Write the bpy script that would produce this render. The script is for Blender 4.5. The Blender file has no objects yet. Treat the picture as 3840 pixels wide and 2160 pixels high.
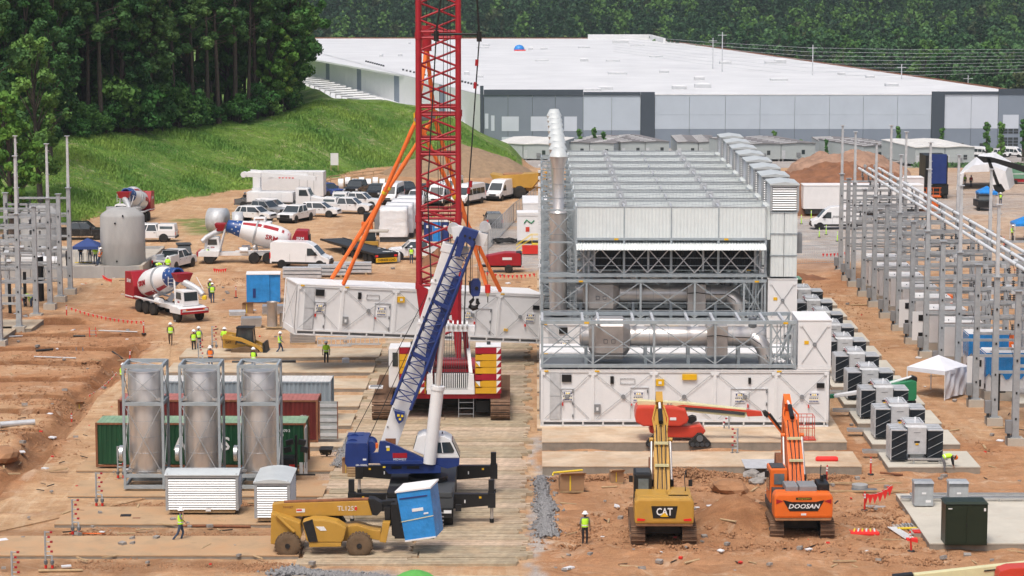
import bpy,bmesh,math,random
import numpy as np
from mathutils import Vector,Matrix,noise
R=math.radians
PI=math.pi
SC=bpy.context.scene
COL=SC.collection
random.seed(7)
# ---------------- camera, light, exposure ----------------
F=9300.0;HC=29.1;TH=math.atan(1210/F)
cd=bpy.data.cameras.new('camera');cam=bpy.data.objects.new('camera',cd);COL.objects.link(cam)
cam.location=(0,0,HC);cam.rotation_euler=(PI/2-TH,0,0)
cd.sensor_width=36;cd.lens=F/3840*36;cd.clip_start=1;cd.clip_end=6000
SC.camera=cam
SC.view_settings.view_transform='Standard';SC.view_settings.look='None'
SC.view_settings.exposure=0.43;SC.view_settings.gamma=1
SC.view_settings.use_curve_mapping=False
SUN_EL,SUN_AZ=62.0,200.0
world=bpy.data.worlds.new('World');SC.world=world;world.use_nodes=True
wn=world.node_tree;wn.nodes.clear()
wo=wn.nodes.new('ShaderNodeOutputWorld');wb=wn.nodes.new('ShaderNodeBackground')
sky=wn.nodes.new('ShaderNodeTexSky');sky.sky_type='NISHITA';sky.sun_disc=False
sky.sun_elevation=R(SUN_EL);sky.sun_rotation=R(SUN_AZ);sky.dust_density=6;sky.air_density=0.9;sky.ozone_density=0.6
wb.inputs[1].default_value=0.115
wn.links.new(sky.outputs[0],wb.inputs[0]);wn.links.new(wb.outputs[0],wo.inputs[0])
sd=bpy.data.lights.new('sun','SUN');sun=bpy.data.objects.new('sun',sd);COL.objects.link(sun)
sd.energy=1.45;sd.angle=R(14);sd.color=(1,.96,.9)
_d=Vector((math.sin(R(SUN_AZ))*math.cos(R(SUN_EL)),math.cos(R(SUN_AZ))*math.cos(R(SUN_EL)),math.sin(R(SUN_EL))))
sun.rotation_euler=(-_d).to_track_quat('-Z','Y').to_euler()
SC.render.engine='CYCLES'
SC.cycles.max_bounces=5;SC.cycles.diffuse_bounces=3;SC.cycles.glossy_bounces=3;SC.cycles.transparent_max_bounces=6
SC.cycles.transmission_bounces=2;SC.cycles.caustics_reflective=False;SC.cycles.caustics_refractive=False
SC.cycles.use_denoising=True;SC.cycles.volume_bounces=0;SC.cycles.volume_max_steps=64
# ---------------- picture position -> place ----------------
CTH,STH=math.cos(TH),math.sin(TH)
def ray(px,py):
 a,b=(px-1920)/F,(1080-py)/F
 return Vector((a,CTH+b*STH,-STH+b*CTH))
def P(px,py,z=0.0):
 d=ray(px,py);t=(z-HC)/d.z
 return Vector((d.x*t,d.y*t,z))
def T(px,py,Y):
 d=ray(px,py);t=Y/d.y
 return Vector((d.x*t,Y,HC+d.z*t))
def sc_at(Y,z=0):
 return F/(Y*CTH+(HC-z)*STH)
# ---------------- materials ----------------
MATS={}
def lin(h):
 if isinstance(h,str):
  h=h.lstrip('#');c=[int(h[i:i+2],16)/255 for i in(0,2,4)]
  return tuple(v/12.92 if v<=.04045 else((v+.055)/1.055)**2.4 for v in c)
 return tuple(h)
def mat(name,rgb,rough=.6,metal=0.,var=.12,scale=1.2,bump=0.,bscale=8.,dirt=0.,dcol=(.30,.17,.09),rnd=0.,spec=.4,wave=None,streak=0.,trans=0.,wd=0,dsc=1.7):
 if name in MATS:return MATS[name]
 m=bpy.data.materials.new(name);m.use_nodes=True;nt=m.node_tree;N=nt.nodes;L=nt.links
 b=N['Principled BSDF'];c=lin(rgb)
 tc=N.new('ShaderNodeTexCoord');no=N.new('ShaderNodeTexNoise');no.inputs['Scale'].default_value=scale;no.inputs['Detail'].default_value=5
 no.inputs['Roughness'].default_value=.65
 src=tc.outputs['Object'];wsrc=N.new('ShaderNodeNewGeometry').outputs['Position'] if wd else src
 if streak:
  mp=N.new('ShaderNodeMapping');mp.inputs['Scale'].default_value=(1,1,streak);L.new(src,mp.inputs[0]);L.new(mp.outputs[0],no.inputs['Vector'])
 else:L.new(src,no.inputs['Vector'])
 rp=N.new('ShaderNodeValToRGB');rp.color_ramp.elements[0].position=.3;rp.color_ramp.elements[1].position=.72
 rp.color_ramp.elements[0].color=(*[v*(1-var) for v in c],1);rp.color_ramp.elements[1].color=(*[min(1,v*(1+var)) for v in c],1)
 L.new(no.outputs['Fac'],rp.inputs[0]);out=rp.outputs[0]
 if rnd:
  oi=N.new('ShaderNodeObjectInfo');hs=N.new('ShaderNodeHueSaturation')
  mr=N.new('ShaderNodeMapRange');mr.inputs[3].default_value=1-rnd;mr.inputs[4].default_value=1+rnd
  L.new(oi.outputs['Random'],mr.inputs[0]);L.new(mr.outputs[0],hs.inputs['Value'])
  mr2=N.new('ShaderNodeMapRange');mr2.inputs[3].default_value=.5+rnd*.07;mr2.inputs[4].default_value=.5-rnd*.05
  L.new(oi.outputs['Random'],mr2.inputs[0]);L.new(mr2.outputs[0],hs.inputs['Hue'])
  L.new(out,hs.inputs['Color']);out=hs.outputs[0]
 if dirt:
  n2=N.new('ShaderNodeTexNoise');n2.inputs['Scale'].default_value=dsc;n2.inputs['Detail'].default_value=8;n2.inputs['Roughness'].default_value=.72
  L.new(wsrc,n2.inputs['Vector'])
  mr=N.new('ShaderNodeMapRange');mr.inputs[1].default_value=.62-dirt*.25;mr.inputs[2].default_value=.85-dirt*.15;mr.inputs[4].default_value=min(1,.25+dirt)
  L.new(n2.outputs['Fac'],mr.inputs[0])
  mx=N.new('ShaderNodeMixRGB');mx.inputs[2].default_value=(*dcol,1);L.new(mr.outputs[0],mx.inputs[0]);L.new(out,mx.inputs[1]);out=mx.outputs[0]
 L.new(out,b.inputs['Base Color'])
 b.inputs['Metallic'].default_value=metal;b.inputs['Roughness'].default_value=rough
 b.inputs['Specular IOR Level'].default_value=spec
 rr=N.new('ShaderNodeMapRange');rr.inputs[3].default_value=max(0,rough-.1);rr.inputs[4].default_value=min(1,rough+.12)
 L.new(no.outputs['Fac'],rr.inputs[0]);L.new(rr.outputs[0],b.inputs['Roughness'])
 if trans:b.inputs['Transmission Weight'].default_value=trans
 if bump or wave:
  bp=N.new('ShaderNodeBump');bp.inputs['Strength'].default_value=1
  if wave:
   wv=N.new('ShaderNodeTexWave');wv.wave_type='BANDS';wv.bands_direction=wave[0];wv.inputs['Scale'].default_value=.314159/wave[1]
   L.new(tc.outputs['Object'],wv.inputs['Vector']);L.new(wv.outputs['Fac'],bp.inputs['Height']);bp.inputs['Distance'].default_value=wave[2]
  else:
   n3=N.new('ShaderNodeTexNoise');n3.inputs['Scale'].default_value=bscale;n3.inputs['Detail'].default_value=6
   L.new(tc.outputs['Object'],n3.inputs['Vector']);L.new(n3.outputs['Fac'],bp.inputs['Height']);bp.inputs['Distance'].default_value=bump
  L.new(bp.outputs[0],b.inputs['Normal'])
 MATS[name]=m
 return m
CLAY=(.36,.20,.11)
mat('white',(.72,.73,.74),.42,var=.05,dirt=.12,dcol=(.5,.42,.33))
mat('white_clean',(.8,.8,.8),.4,var=.04)
mat('panel_white',(.72,.73,.74),.45,var=.05,scale=.7,dirt=.1,dcol=(.46,.42,.37))
mat('roof_white',(.67,.68,.69),.5,var=.10,scale=.06)
mat('carwhite',(.74,.75,.76),.22,var=.03,dirt=.06,dcol=(.5,.4,.3),spec=.6)
mat('carblack',(.018,.02,.022),.25,var=.1,dirt=.10,dcol=(.2,.15,.1),spec=.6)
mat('cargrey',(.13,.14,.15),.25,var=.1,dirt=.1,spec=.6)
mat('carsilver',(.38,.39,.4),.25,var=.1,dirt=.08,spec=.6,metal=.3)
mat('carblue',(.03,.06,.22),.25,var=.1,spec=.6)
mat('glass',(.03,.04,.045),.06,var=.2,spec=.9)
mat('glass_pale',(.12,.16,.18),.08,var=.3,spec=.9)
mat('galv',(.37,.395,.415),.5,.25,var=.16,scale=2.5,rnd=.1)
mat('galv_light',(.53,.55,.57),.45,.2,var=.14,scale=2.5)
mat('galv_dark',(.17,.185,.2),.5,.4,var=.2,scale=2.5)
mat('stainless',(.62,.60,.585),.34,.62,var=.09,scale=1.2,streak=.12)
mat('stainless_dull',(.47,.45,.435),.42,.6,var=.12,scale=1.5)
mat('alu',(.55,.56,.57),.35,.7,var=.1)
mat('cladding',(.66,.71,.71),.5,0,var=.05,wave=('X',.25,.02))
mat('cladding_y',(.60,.65,.66),.5,0,var=.05,wave=('Y',.25,.02))
mat('rubber',(.022,.021,.02),.85,var=.3,dirt=.35,dcol=(.16,.11,.07))
mat('rubber_muddy',(.13,.085,.05),.9,var=.35,bump=.01)
mat('black',(.012,.012,.013),.5,var=.3,dirt=.12,dcol=(.14,.1,.07))
mat('black_clean',(.012,.012,.013),.4,var=.2)
mat('darkgrey',(.05,.055,.06),.55,var=.2,dirt=.1)
mat('grey',(.22,.23,.24),.55,var=.12)
mat('red',(.34,.012,.022),.38,var=.12,dirt=.05,dcol=(.2,.1,.07))
mat('redbright',(.62,.03,.02),.45,var=.12)
mat('orange',(.82,.17,.03),.7,var=.15)
mat('blue',(.018,.04,.17),.35,var=.15,dirt=.1,dcol=(.2,.15,.12))
mat('yellow',(.46,.26,.045),.42,var=.1,dirt=.22,dcol=(.34,.22,.12))
mat('yellowbright',(.75,.55,.03),.5,var=.1)
mat('ctw_yellow',(.62,.33,.015),.5,var=.1,dirt=.08)
mat('exorange',(.72,.145,.02),.4,var=.08,dirt=.12,dcol=(.36,.2,.1))
mat('jlgred',(.55,.055,.03),.38,var=.08,dirt=.05)
mat('cream',(.62,.60,.36),.5,var=.08,dirt=.1)
mat('greenpaint',(.02,.19,.08),.4,var=.1)
mat('palegreen',(.14,.30,.2),.5,var=.1)
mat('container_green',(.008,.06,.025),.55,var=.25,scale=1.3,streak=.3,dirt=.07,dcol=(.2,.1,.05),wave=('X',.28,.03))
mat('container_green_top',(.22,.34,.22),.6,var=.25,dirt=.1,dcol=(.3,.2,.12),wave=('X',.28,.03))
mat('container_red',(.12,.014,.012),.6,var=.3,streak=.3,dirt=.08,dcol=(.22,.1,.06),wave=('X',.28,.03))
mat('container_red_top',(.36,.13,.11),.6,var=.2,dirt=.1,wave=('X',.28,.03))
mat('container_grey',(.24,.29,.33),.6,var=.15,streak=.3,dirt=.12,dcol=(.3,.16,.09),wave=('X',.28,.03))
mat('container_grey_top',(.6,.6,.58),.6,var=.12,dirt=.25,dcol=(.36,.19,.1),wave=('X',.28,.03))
mat('rust',(.22,.09,.045),.85,var=.35,scale=3)
mat('concrete',(.44,.40,.34),.85,var=.12,scale=.8,dirt=.35,dcol=(.42,.28,.17),bump=.004,bscale=20)
mat('concrete_grey',(.35,.35,.345),.85,var=.18,scale=.5,streak=.35,bump=.01,bscale=4)
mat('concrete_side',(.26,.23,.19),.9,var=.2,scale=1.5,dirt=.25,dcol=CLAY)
mat('wood',(.42,.30,.17),.85,var=.2,scale=4)
mat('wood_grey',(.36,.31,.26),.9,var=.25,scale=2,rnd=.12)
mat('cardboard',(.33,.20,.11),.9,var=.1)
mat('tarp_blue',(.02,.22,.62),.3,var=.2,scale=2,bump=.03,bscale=5)
mat('wrap_blue',(.03,.24,.6),.22,var=.2,scale=1.4,bump=.03,bscale=4)
mat('wrap_white',(.72,.73,.75),.4,var=.05,bump=.12,bscale=1.2)
mat('fabric_white',(.68,.70,.76),.8,var=.06)
mat('fabric_blue',(.03,.06,.2),.8,var=.12)
mat('hivis',(.52,.95,.05),.75,var=.1)
mat('hivis_orange',(.9,.2,.02),.75,var=.1)
mat('reflective',(.75,.76,.74),.4,var=.05)
mat('jeans',(.05,.075,.13),.85,var=.25,scale=8)
mat('trousers_dark',(.02,.02,.025),.85,var=.3,scale=8)
mat('trousers_brown',(.10,.07,.045),.85,var=.25,scale=8)
mat('shirt_grey',(.17,.18,.2),.85,var=.15)
mat('shirt_dark',(.02,.022,.03),.85,var=.2)
mat('skin',(.42,.23,.15),.6,var=.08)
mat('skin_dark',(.13,.07,.045),.6,var=.08)
mat('boots',(.12,.07,.04),.8,var=.2)
mat('hair',(.03,.02,.015),.8)
mat('lamp_red',(.7,.02,.02),.3)
mat('lamp_clear',(.6,.62,.64),.15,spec=.8)
mat('lamp_amber',(.9,.3,.02),.3)
mat('label_yellow',(.72,.42,.01),.5,var=.05)
mat('flag_red',(.78,.035,.03),.7,var=.1)
mat('cable',(.015,.015,.016),.6)
mat('transgreen',(.012,.022,.012),.45,var=.1)
mat('fins',(.012,.016,.022),.45,var=.2,wave=('X',.12,.03))
mat('gravel_grey',(.24,.24,.245),.95,var=.3,scale=6,bump=.05,bscale=9)
mat('clay',(.33,.175,.09),.95,var=.3,scale=.8,bump=.05,bscale=4)
mat('clay_dark',(.22,.115,.06),.95,var=.35,scale=.8,bump=.08,bscale=3)
mat('rockgrey',(.28,.26,.24),.9,var=.25,scale=3,bump=.02)
# ---------------- mesh builder ----------------
def V(*a):return Vector(a)
class MB:
 def __init__(s,o=None):
  s.v=[];s.f=[];s.m=[];s.sm=[];s.mats=[];s.o=Vector(o) if o else None
 def mi(s,m):
  m=m or 'grey'
  if m not in s.mats:s.mats.append(m)
  return s.mats.index(m)
 def add(s,vs,fs,m=None,smooth=False):
  n=len(s.v);k=s.mi(m);s.v+=[tuple(v) for v in vs]
  for f in fs:s.f.append([i+n for i in f]);s.m.append(k);s.sm.append(smooth)
  return s
 def box(s,x0,x1,y0,y1,z0,z1,m=None):
  return s.frus(x0,x1,y0,y1,z0,x0,x1,y0,y1,z1,m)
 def frus(s,x0,x1,y0,y1,z0,X0,X1,Y0,Y1,z1,m=None):
  return s.add([(x0,y0,z0),(x1,y0,z0),(x1,y1,z0),(x0,y1,z0),(X0,Y0,z1),(X1,Y0,z1),(X1,Y1,z1),(X0,Y1,z1)],[(3,2,1,0),(4,5,6,7),(0,1,5,4),(1,2,6,5),(2,3,7,6),(3,0,4,7)],m)
 def cb(s,c,d,m=None,rz=0,rx=0,ry=0):
  M=Matrix.Rotation(rz,3,'Z')@Matrix.Rotation(ry,3,'Y')@Matrix.Rotation(rx,3,'X');c=Vector(c)
  vs=[c+M@Vector((sx*d[0]/2,sy*d[1]/2,sz*d[2]/2)) for sx,sy,sz in((-1,-1,-1),(1,-1,-1),(1,1,-1),(-1,1,-1),(-1,-1,1),(1,-1,1),(1,1,1),(-1,1,1))]
  return s.add(vs,[(3,2,1,0),(4,5,6,7),(0,1,5,4),(1,2,6,5),(2,3,7,6),(3,0,4,7)],m)
 def beam(s,p,q,w,h=None,m=None,up=(0,0,1)):
  h=h or w;p=Vector(p);q=Vector(q);d=(q-p)
  if d.length<1e-6:return s
  d.normalize();u=Vector(up)
  if abs(d.dot(u))>.98:u=Vector((0,1,0))
  a=d.cross(u).normalized();b=a.cross(d)
  vs=[c+a*(i*w/2)+b*(j*h/2) for c in(p,q) for i,j in((-1,-1),(1,-1),(1,1),(-1,1))]
  return s.add(vs,[(3,2,1,0),(4,5,6,7),(0,1,5,4),(1,2,6,5),(2,3,7,6),(3,0,4,7)],m)
 def cyl(s,p,q,r,r2=None,n=12,m=None,cap=True,smooth=True):
  r2=r if r2 is None else r2;p=Vector(p);q=Vector(q);d=(q-p).normalized()
  u=Vector((0,0,1)) if abs(d.z)<.95 else Vector((1,0,0));a=d.cross(u).normalized();b=d.cross(a)
  vs=[]
  for c,rr in((p,r),(q,r2)):
   for i in range(n):
    t=2*PI*i/n;vs.append(c+a*(math.cos(t)*rr)+b*(math.sin(t)*rr))
  s.add(vs,[(i,(i+1)%n,n+(i+1)%n,n+i)[::-1] for i in range(n)],m,smooth)
  if cap:
   s.add(vs[:n],[tuple(range(n))],m);s.add(vs[n:],[tuple(range(n))[::-1]],m)
  return s
 def tube(s,pts,r,n=6,m=None,cap=True):
  pts=[Vector(p) for p in pts];rs=r if isinstance(r,(list,tuple)) else[r]*len(pts);vs=[]
  for i,p in enumerate(pts):
   d=(pts[min(i+1,len(pts)-1)]-pts[max(i-1,0)]).normalized()
   u=Vector((0,0,1)) if abs(d.z)<.92 else Vector((1,0,0));a=d.cross(u).normalized();b=d.cross(a)
   for k in range(n):
    t=2*PI*k/n;vs.append(p+a*(math.cos(t)*rs[i])+b*(math.sin(t)*rs[i]))
  fs=[]
  for i in range(len(pts)-1):
   for k in range(n):fs.append((i*n+k,i*n+n+k,i*n+n+(k+1)%n,i*n+(k+1)%n))
  s.add(vs,fs,m,True)
  if cap:s.add(vs[:n],[tuple(range(n))],m);s.add(vs[-n:],[tuple(range(n))[::-1]],m)
  return s
 def lathe(s,prof,c=(0,0,0),ax='Z',n=16,m=None,smooth=True):
  c=Vector(c);vs=[]
  for r,h in prof:
   for k in range(n):
    t=2*PI*k/n;x,y=r*math.cos(t),r*math.sin(t)
    vs.append(c+(Vector((x,y,h)) if ax=='Z' else Vector((x,h,y)) if ax=='Y' else Vector((h,x,y))))
  fs=[]
  for i in range(len(prof)-1):
   for k in range(n):fs.append((i*n+k,i*n+(k+1)%n,i*n+n+(k+1)%n,i*n+n+k))
  s.add(vs,fs,m,smooth)
  if prof[0][0]>1e-4:s.add(vs[:n],[tuple(range(n))],m)
  if prof[-1][0]>1e-4:s.add(vs[-n:],[tuple(range(n))],m)
  return s
 def prism(s,poly,ax,a,b,m=None,poly2=None):
  """polygon in the plane across axis ax, from a to b. X: (y,z)  Y: (x,z)  Z: (x,y)"""
  poly2=poly2 or poly;n=len(poly)
  def g(p,t):return(t,p[0],p[1]) if ax=='X' else(p[0],t,p[1]) if ax=='Y' else(p[0],p[1],t)
  vs=[g(p,a) for p in poly]+[g(p,b) for p in poly2]
  return s.add(vs,[tuple(range(n)),tuple(range(2*n-1,n-1,-1))]+[(i,n+i,n+(i+1)%n,(i+1)%n) for i in range(n)],m)
 def ppx(s,pts,Y0,Y1,m=None):
  """outline read off the photograph at distance Y0, given its own real thickness to Y1"""
  w=[T(x,y,Y0) for x,y in pts]
  return s.prism([(p.x,p.z) for p in w],'Y',Y0,Y1,m)
 def quad(s,pts,m=None):return s.add(pts,[tuple(range(len(pts)))],m)
 def merge(s,o,M=None):
  n=len(s.v)
  for v in o.v:s.v.append(tuple(M@Vector(v)) if M else v)
  for f,k,q in zip(o.f,o.m,o.sm):s.f.append([i+n for i in f]);s.m.append(s.mi(o.mats[k]));s.sm.append(q)
  return s
 def xf(s,M):
  s.v=[tuple(M@Vector(v)) for v in s.v];return s
 def mesh(s,name,bevel=0):
  me=bpy.data.meshes.new(name);me.from_pydata(s.v,[],s.f)
  for m in s.mats:me.materials.append(MATS[m])
  me.polygons.foreach_set('material_index',s.m);me.polygons.foreach_set('use_smooth',s.sm)
  bm=bmesh.new();bm.from_mesh(me)
  bmesh.ops.recalc_face_normals(bm,faces=bm.faces)
  if bevel:
   bmesh.ops.remove_doubles(bm,verts=bm.verts,dist=1e-4)
   es=[e for e in bm.edges if len(e.link_faces)==2 and e.calc_face_angle(0)>.5]
   bmesh.ops.bevel(bm,geom=es,offset=bevel,segments=2,profile=.6,affect='EDGES',clamp_overlap=True)
  bm.to_mesh(me);bm.free();me.update()
  return me
 def build(s,name,parent=None,world=False,bevel=0,label=None,kind=None):
  if world and parent is not None:
   M=INV.get(parent.name)
   if M is not None:s.xf(M)
  o=bpy.data.objects.new(name,s.mesh(name,bevel));COL.objects.link(o)
  if parent is not None:o.parent=parent
  if label:o['label']=label
  if kind:o['kind']=kind
  return o
INV={}
def thing(name,label,cat,loc=(0,0,0),rz=0,group=None,M=None):
 o=bpy.data.objects.new(name,None);COL.objects.link(o);o.empty_display_size=.3
 if M is not None:o.matrix_world=M
 else:o.location=loc;o.rotation_euler=(0,0,rz)
 MW=M if M is not None else Matrix.Translation(Vector(loc))@Matrix.Rotation(rz,4,'Z')
 INV[o.name]=MW.inverted()
 o['label']=label;o['category']=cat
 if group:o['group']=group
 return o
def tag(o,label=None,cat=None,group=None,kind=None):
 if label:o['label']=label
 if cat:o['category']=cat
 if group:o['group']=group
 if kind:o['kind']=kind
 return o
def ob(name,me,parent=None,loc=(0,0,0),rot=(0,0,0),scale=None):
 o=bpy.data.objects.new(name,me);COL.objects.link(o);o.location=loc;o.rotation_euler=rot
 if scale:o.scale=scale if hasattr(scale,'__len__') else(scale,)*3
 if parent is not None:o.parent=parent
 return o
def kids(o):return[c for c in bpy.data.objects if c.parent is o]
KID={}
def copy_tree(o,loc=None,rz=None,label=None,scale=None,top=True,parent=None,kmap=None):
 if kmap is None:
  kmap={}
  for x in bpy.data.objects:
   if x.parent:kmap.setdefault(x.parent.name,[]).append(x)
 c=o.copy();COL.objects.link(c);c.parent=parent
 if loc is not None:c.location=loc
 if rz is not None:c.rotation_euler=(0,0,rz)
 if label:c['label']=label
 if scale:c.scale=(scale,)*3
 if top:INV[c.name]=(Matrix.Translation(c.location)@Matrix.Rotation(c.rotation_euler.z,4,'Z')).inverted()
 for k in kmap.get(o.name,[]):copy_tree(k,top=False,parent=c,kmap=kmap)
 return c
def text(s,size,mname,parent,M,name='lettering',depth=.004,bold=False,squash=1,shear=0,align='CENTER'):
 cu=bpy.data.curves.new('t','FONT');cu.body=s;cu.size=size;cu.extrude=depth;cu.align_x=align;cu.align_y='CENTER'
 if bold:cu.offset=size*.022
 cu.shear=shear;cu.resolution_u=2
 to=bpy.data.objects.new('t',cu);COL.objects.link(to)
 bpy.context.view_layer.update()
 dg=bpy.context.evaluated_depsgraph_get();me=bpy.data.meshes.new_from_object(to.evaluated_get(dg))
 bpy.data.objects.remove(to);bpy.data.curves.remove(cu)
 me.materials.clear();me.materials.append(MATS[mname]);me.name=name
 o=bpy.data.objects.new(name,me);COL.objects.link(o);o.parent=parent
 o.matrix_local=M@Matrix.Diagonal((squash,1,1,1))
 return o
def face_y(x,y,z):
 return Matrix.Translation((x,y,z))@Matrix.Rotation(PI/2,4,'X')
# ---------------- terrain ----------------
def ip(x,pts):
 return np.interp(x,[p[0] for p in pts],[p[1] for p in pts])
BASE=[(-3000,262),(-400,268),(0,272),(270,279),(570,301),(650,307),(835,318),(950,324),(1130,332),(1270,345),(1390,357),(1700,362),(1910,358),(2050,358)]
CREST=[(-3000,300),(0,315),(300,325),(800,358),(1000,372),(1200,384),(1450,398),(1700,398),(1905,392),(2050,392)]
CRH=[(-3000,7),(0,7),(300,6.7),(800,6.0),(1000,6.6),(1200,8.1),(1450,6.9),(1600,5.6),(1700,4.2),(1800,1.2),(1905,-1),(2050,-4)]
RIGHT=[(0,0),(335,0),(400,-3.6),(517,-12.7),(620,-18),(680,-20),(1205,-20),(1520,28),(1900,75),(3000,120),(6000,160)]
TR=[(1545,-400,250),(1620,-400,190),(1258,-400,515),(1310,-400,480),(1363,-400,440),(1425,-400,370),(1490,-400,262),(1215,60,300)]
TRW=[(P(0,a).y,P(b,a).x,P(c,a).x) for a,b,c in TR]
def sstep(t):t=np.clip(t,0,1);return t*t*(3-2*t)
def ground(x,y):
 x=np.asarray(x,float);y=np.asarray(y,float)
 px=1920+F*x/np.maximum(y,60);px=np.clip(px,-3000,7000)
 b,c,h=ip(px,BASE),ip(px,CREST),ip(px,CRH)
 L=sstep((y-b)/(c-b))*.55*h+np.clip((y-b)/(c-b),0,1)*.45*h
 fall0=np.where(px<1050,560,c+6+np.maximum(0,1250-px)*.5)
 L=L+(ip(y,RIGHT)-h)*sstep((y-fall0)/130)
 Rr=ip(y,RIGHT)
 w=sstep((px-1900)/120)
 z=L*(1-w)+Rr*w
 for ty,xa,xb in TRW:
  m=sstep((x-xa+.5))*(1-sstep((x-xb)/1.0))*(y<225)
  wob=.25*np.sin(x*.9+ty)+.12*np.sin(x*2.7)
  d=np.abs(y-ty+wob)
  z=z-m*.75*(1-sstep((d-.42)/.25))+m*.10*np.exp(-((y-ty+wob-1.5)/.5)**2)+m*.05*np.exp(-((y-ty+wob+1.3)/.5)**2)
 dm=np.full(x.shape,99.)
 for(ax,ay),(bx_,by_) in zip(DITCH,DITCH[1:]):
  t=np.clip(((x-ax)*(bx_-ax)+(y-ay)*(by_-ay))/((bx_-ax)**2+(by_-ay)**2),0,1);dm=np.minimum(dm,np.hypot(x-ax-t*(bx_-ax),y-ay-t*(by_-ay)))
 z=z-.55*(1-sstep((dm+.3*np.sin(x*1.9+y)-.3)/.7))
 for hx,hy,hr,hh in HEAPS:
  d=np.hypot((x-hx)/hr[0],(y-hy)/hr[1]);z=z+hh*np.exp(-d*d*1.6)
 return z
HEAPS=[]
DITCH=[tuple(P(*q)[:2]) for q in((520,1300),(440,1350),(395,1420),(300,1480),(262,1550),(150,1690),(60,1790),(-60,1850))]
def heap(px,py,rx,ry,h):
 p=P(px,py);HEAPS.append((p.x,p.y,(rx,ry),h))
heap(40,1680,3.5,4,.9);heap(60,1800,2.5,2,.8);heap(20,1730,2,2,.5)
heap(2765,1975,2.6,2.6,1.7);heap(2560,1790,3,1.2,.5);heap(2700,1700,2.2,.9,.35);heap(3010,1840,2.0,2,.4)
heap(2200,1700,2.2,.6,.3);heap(3400,1950,1.2,.5,.25);heap(60,1930,5,.8,.1)
heap(200,1205,3,1.2,.5);heap(420,1080,4,2,.6);heap(860,1060,5,1.5,.4)
heap(3150,1030,3,1.5,.5);heap(2900,2080,4,.7,.2);heap(2500,2080,5,.5,.12);heap(640,1180,3,2,.1)
def axis(segs):
 out=[]
 for a,b,d in segs:out+=list(np.arange(a,b-1e-6,d))
 return out+[segs[-1][1]]
GX=axis([(-2500,-600,190),(-600,-200,25),(-200,-60,5),(-60,-46,1),(-46,30,.36),(30,60,1),(60,200,5),(200,600,25),(600,2500,190)])
GY=axis([(-400,60,115),(60,112,4),(112,215,.3),(215,340,.8),(340,460,1.6),(460,900,8),(900,1900,30),(1900,5500,300)])
gx,gy=np.meshgrid(GX,GY)
gz_=ground(gx,gy)
PXm=1920+F*gx/(gy*CTH+HC*STH);
zc_=gy*CTH+(HC-gz_)*STH
PYm=1080+F*((HC-gz_)*CTH-gy*STH)/zc_
def nz(x,y,s,sx=1,o=0):
 return np.array([noise.noise((a*s*sx,b*s,o)) for a,b in zip(x,y)])
fx,fy=gx.ravel(),gy.ravel()
near=(fy>100)&(fy<345)&(np.abs(fx)<70)
rel=np.zeros(fx.shape);n1=np.zeros(fx.shape);n2=np.zeros(fx.shape)
n1[near]=nz(fx[near],fy[near],.22);n2[near]=nz(fx[near],fy[near],1.3,.6,5)
n3=np.zeros(fx.shape);nn=near&(fy<230);n3[nn]=nz(fx[nn],fy[nn],3.1,.35,9)
px_,py_=PXm.ravel(),PYm.ravel()
rough=.25+.9*((px_>2010)&(py_>1690))+.35*((px_<620)&(py_>1150)&(py_<1500))+.35*((px_<250)&(py_>=1500)&(py_<1850))+.3*(px_>3300)
n4=np.zeros(fx.shape);n4[nn]=np.array([noise.fractal((a*.9,b*1.1,3),.7,2.1,4) for a,b in zip(fx[nn],fy[nn])])
rel=(.07*n2+.06*n3+.10*n4)*rough+.04*n1
rel[~near]=0
zz=gz_.ravel()+rel
far=fy>345
hill=(fy>ip(np.clip(px_,-3000,7000),BASE))&(px_<2000)
zz[hill]+=.22*np.array([noise.noise((a*.35,b*.35,2)) for a,b in zip(fx[hill],fy[hill])])
ny,nx=gx.shape
me=bpy.data.meshes.new('ground')
idx=np.arange(nx*ny).reshape(ny,nx)
q=np.stack([idx[:-1,:-1],idx[:-1,1:],idx[1:,1:],idx[1:,:-1]],-1).reshape(-1,4)
me.from_pydata(np.stack([fx,fy,zz],-1).tolist(),[],q.tolist())
me.polygons.foreach_set('use_smooth',[True]*len(q))
px0_,py0_=px_,py_
px_=px_+60*n1+30*n2;py_=py_+30*n1+14*n2
def band(v,a,b,w):return sstep((v-a)/w+.5)*(1-sstep((v-b)/w+.5))
zr=np.full(fx.shape,.18)
zr+=.6*band(px_,2030,9000,90)*band(py_,1650,3000,60)
zr+=.55*band(px_,-9000,560,160)*band(py_,1160,1520,60)
zr+=.35*band(px_,3080,9000,80)*band(py_,1000,1700,60)
zr+=.45*band(px_,820,1100,80)*band(py_,1010,1200,60)+.3*band(px_,300,620,80)*band(py_,1080,1300,60)
zr+=.5*band(px_,2840,3200,60)*band(py_,980,1120,40)+.35*band(px_,1100,1950,90)*band(py_,1000,1160,40)
zr+=.25*band(px_,1300,2000,80)*band(py_,600,740,40)
zr+=.5*np.exp(-((px_-2780)/260)**2-((py_-1960)/110)**2)
for ty,xa,xb in TRW:zr+=.5*(np.abs(fy-ty)<1.0)*(fx>xa)*(fx<xb+.5)
zr+=.3*band(px_,-900,1150,60)*(band(py_,1872,1915,14)+band(py_,1978,2030,14)+band(py_,2098,2200,14)+band(py_,1780,1810,14))
zg=np.zeros(fx.shape)
zg+=.95*band(px_,1790,2050,30)*band(py_,840,1010,30)
zg+=.8*band(px_,2960,3330,80)*band(py_,820,970,60)+.55*band(px_,3450,9000,90)*band(py_,640,800,50)
zg+=.35*band(px_,2900,3900,120)*band(py_,740,1000,80)
zg+=.9*band(px_,1990,2035+25*np.sin(py_*.05),20)*band(py_,1640,3000,40)
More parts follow.
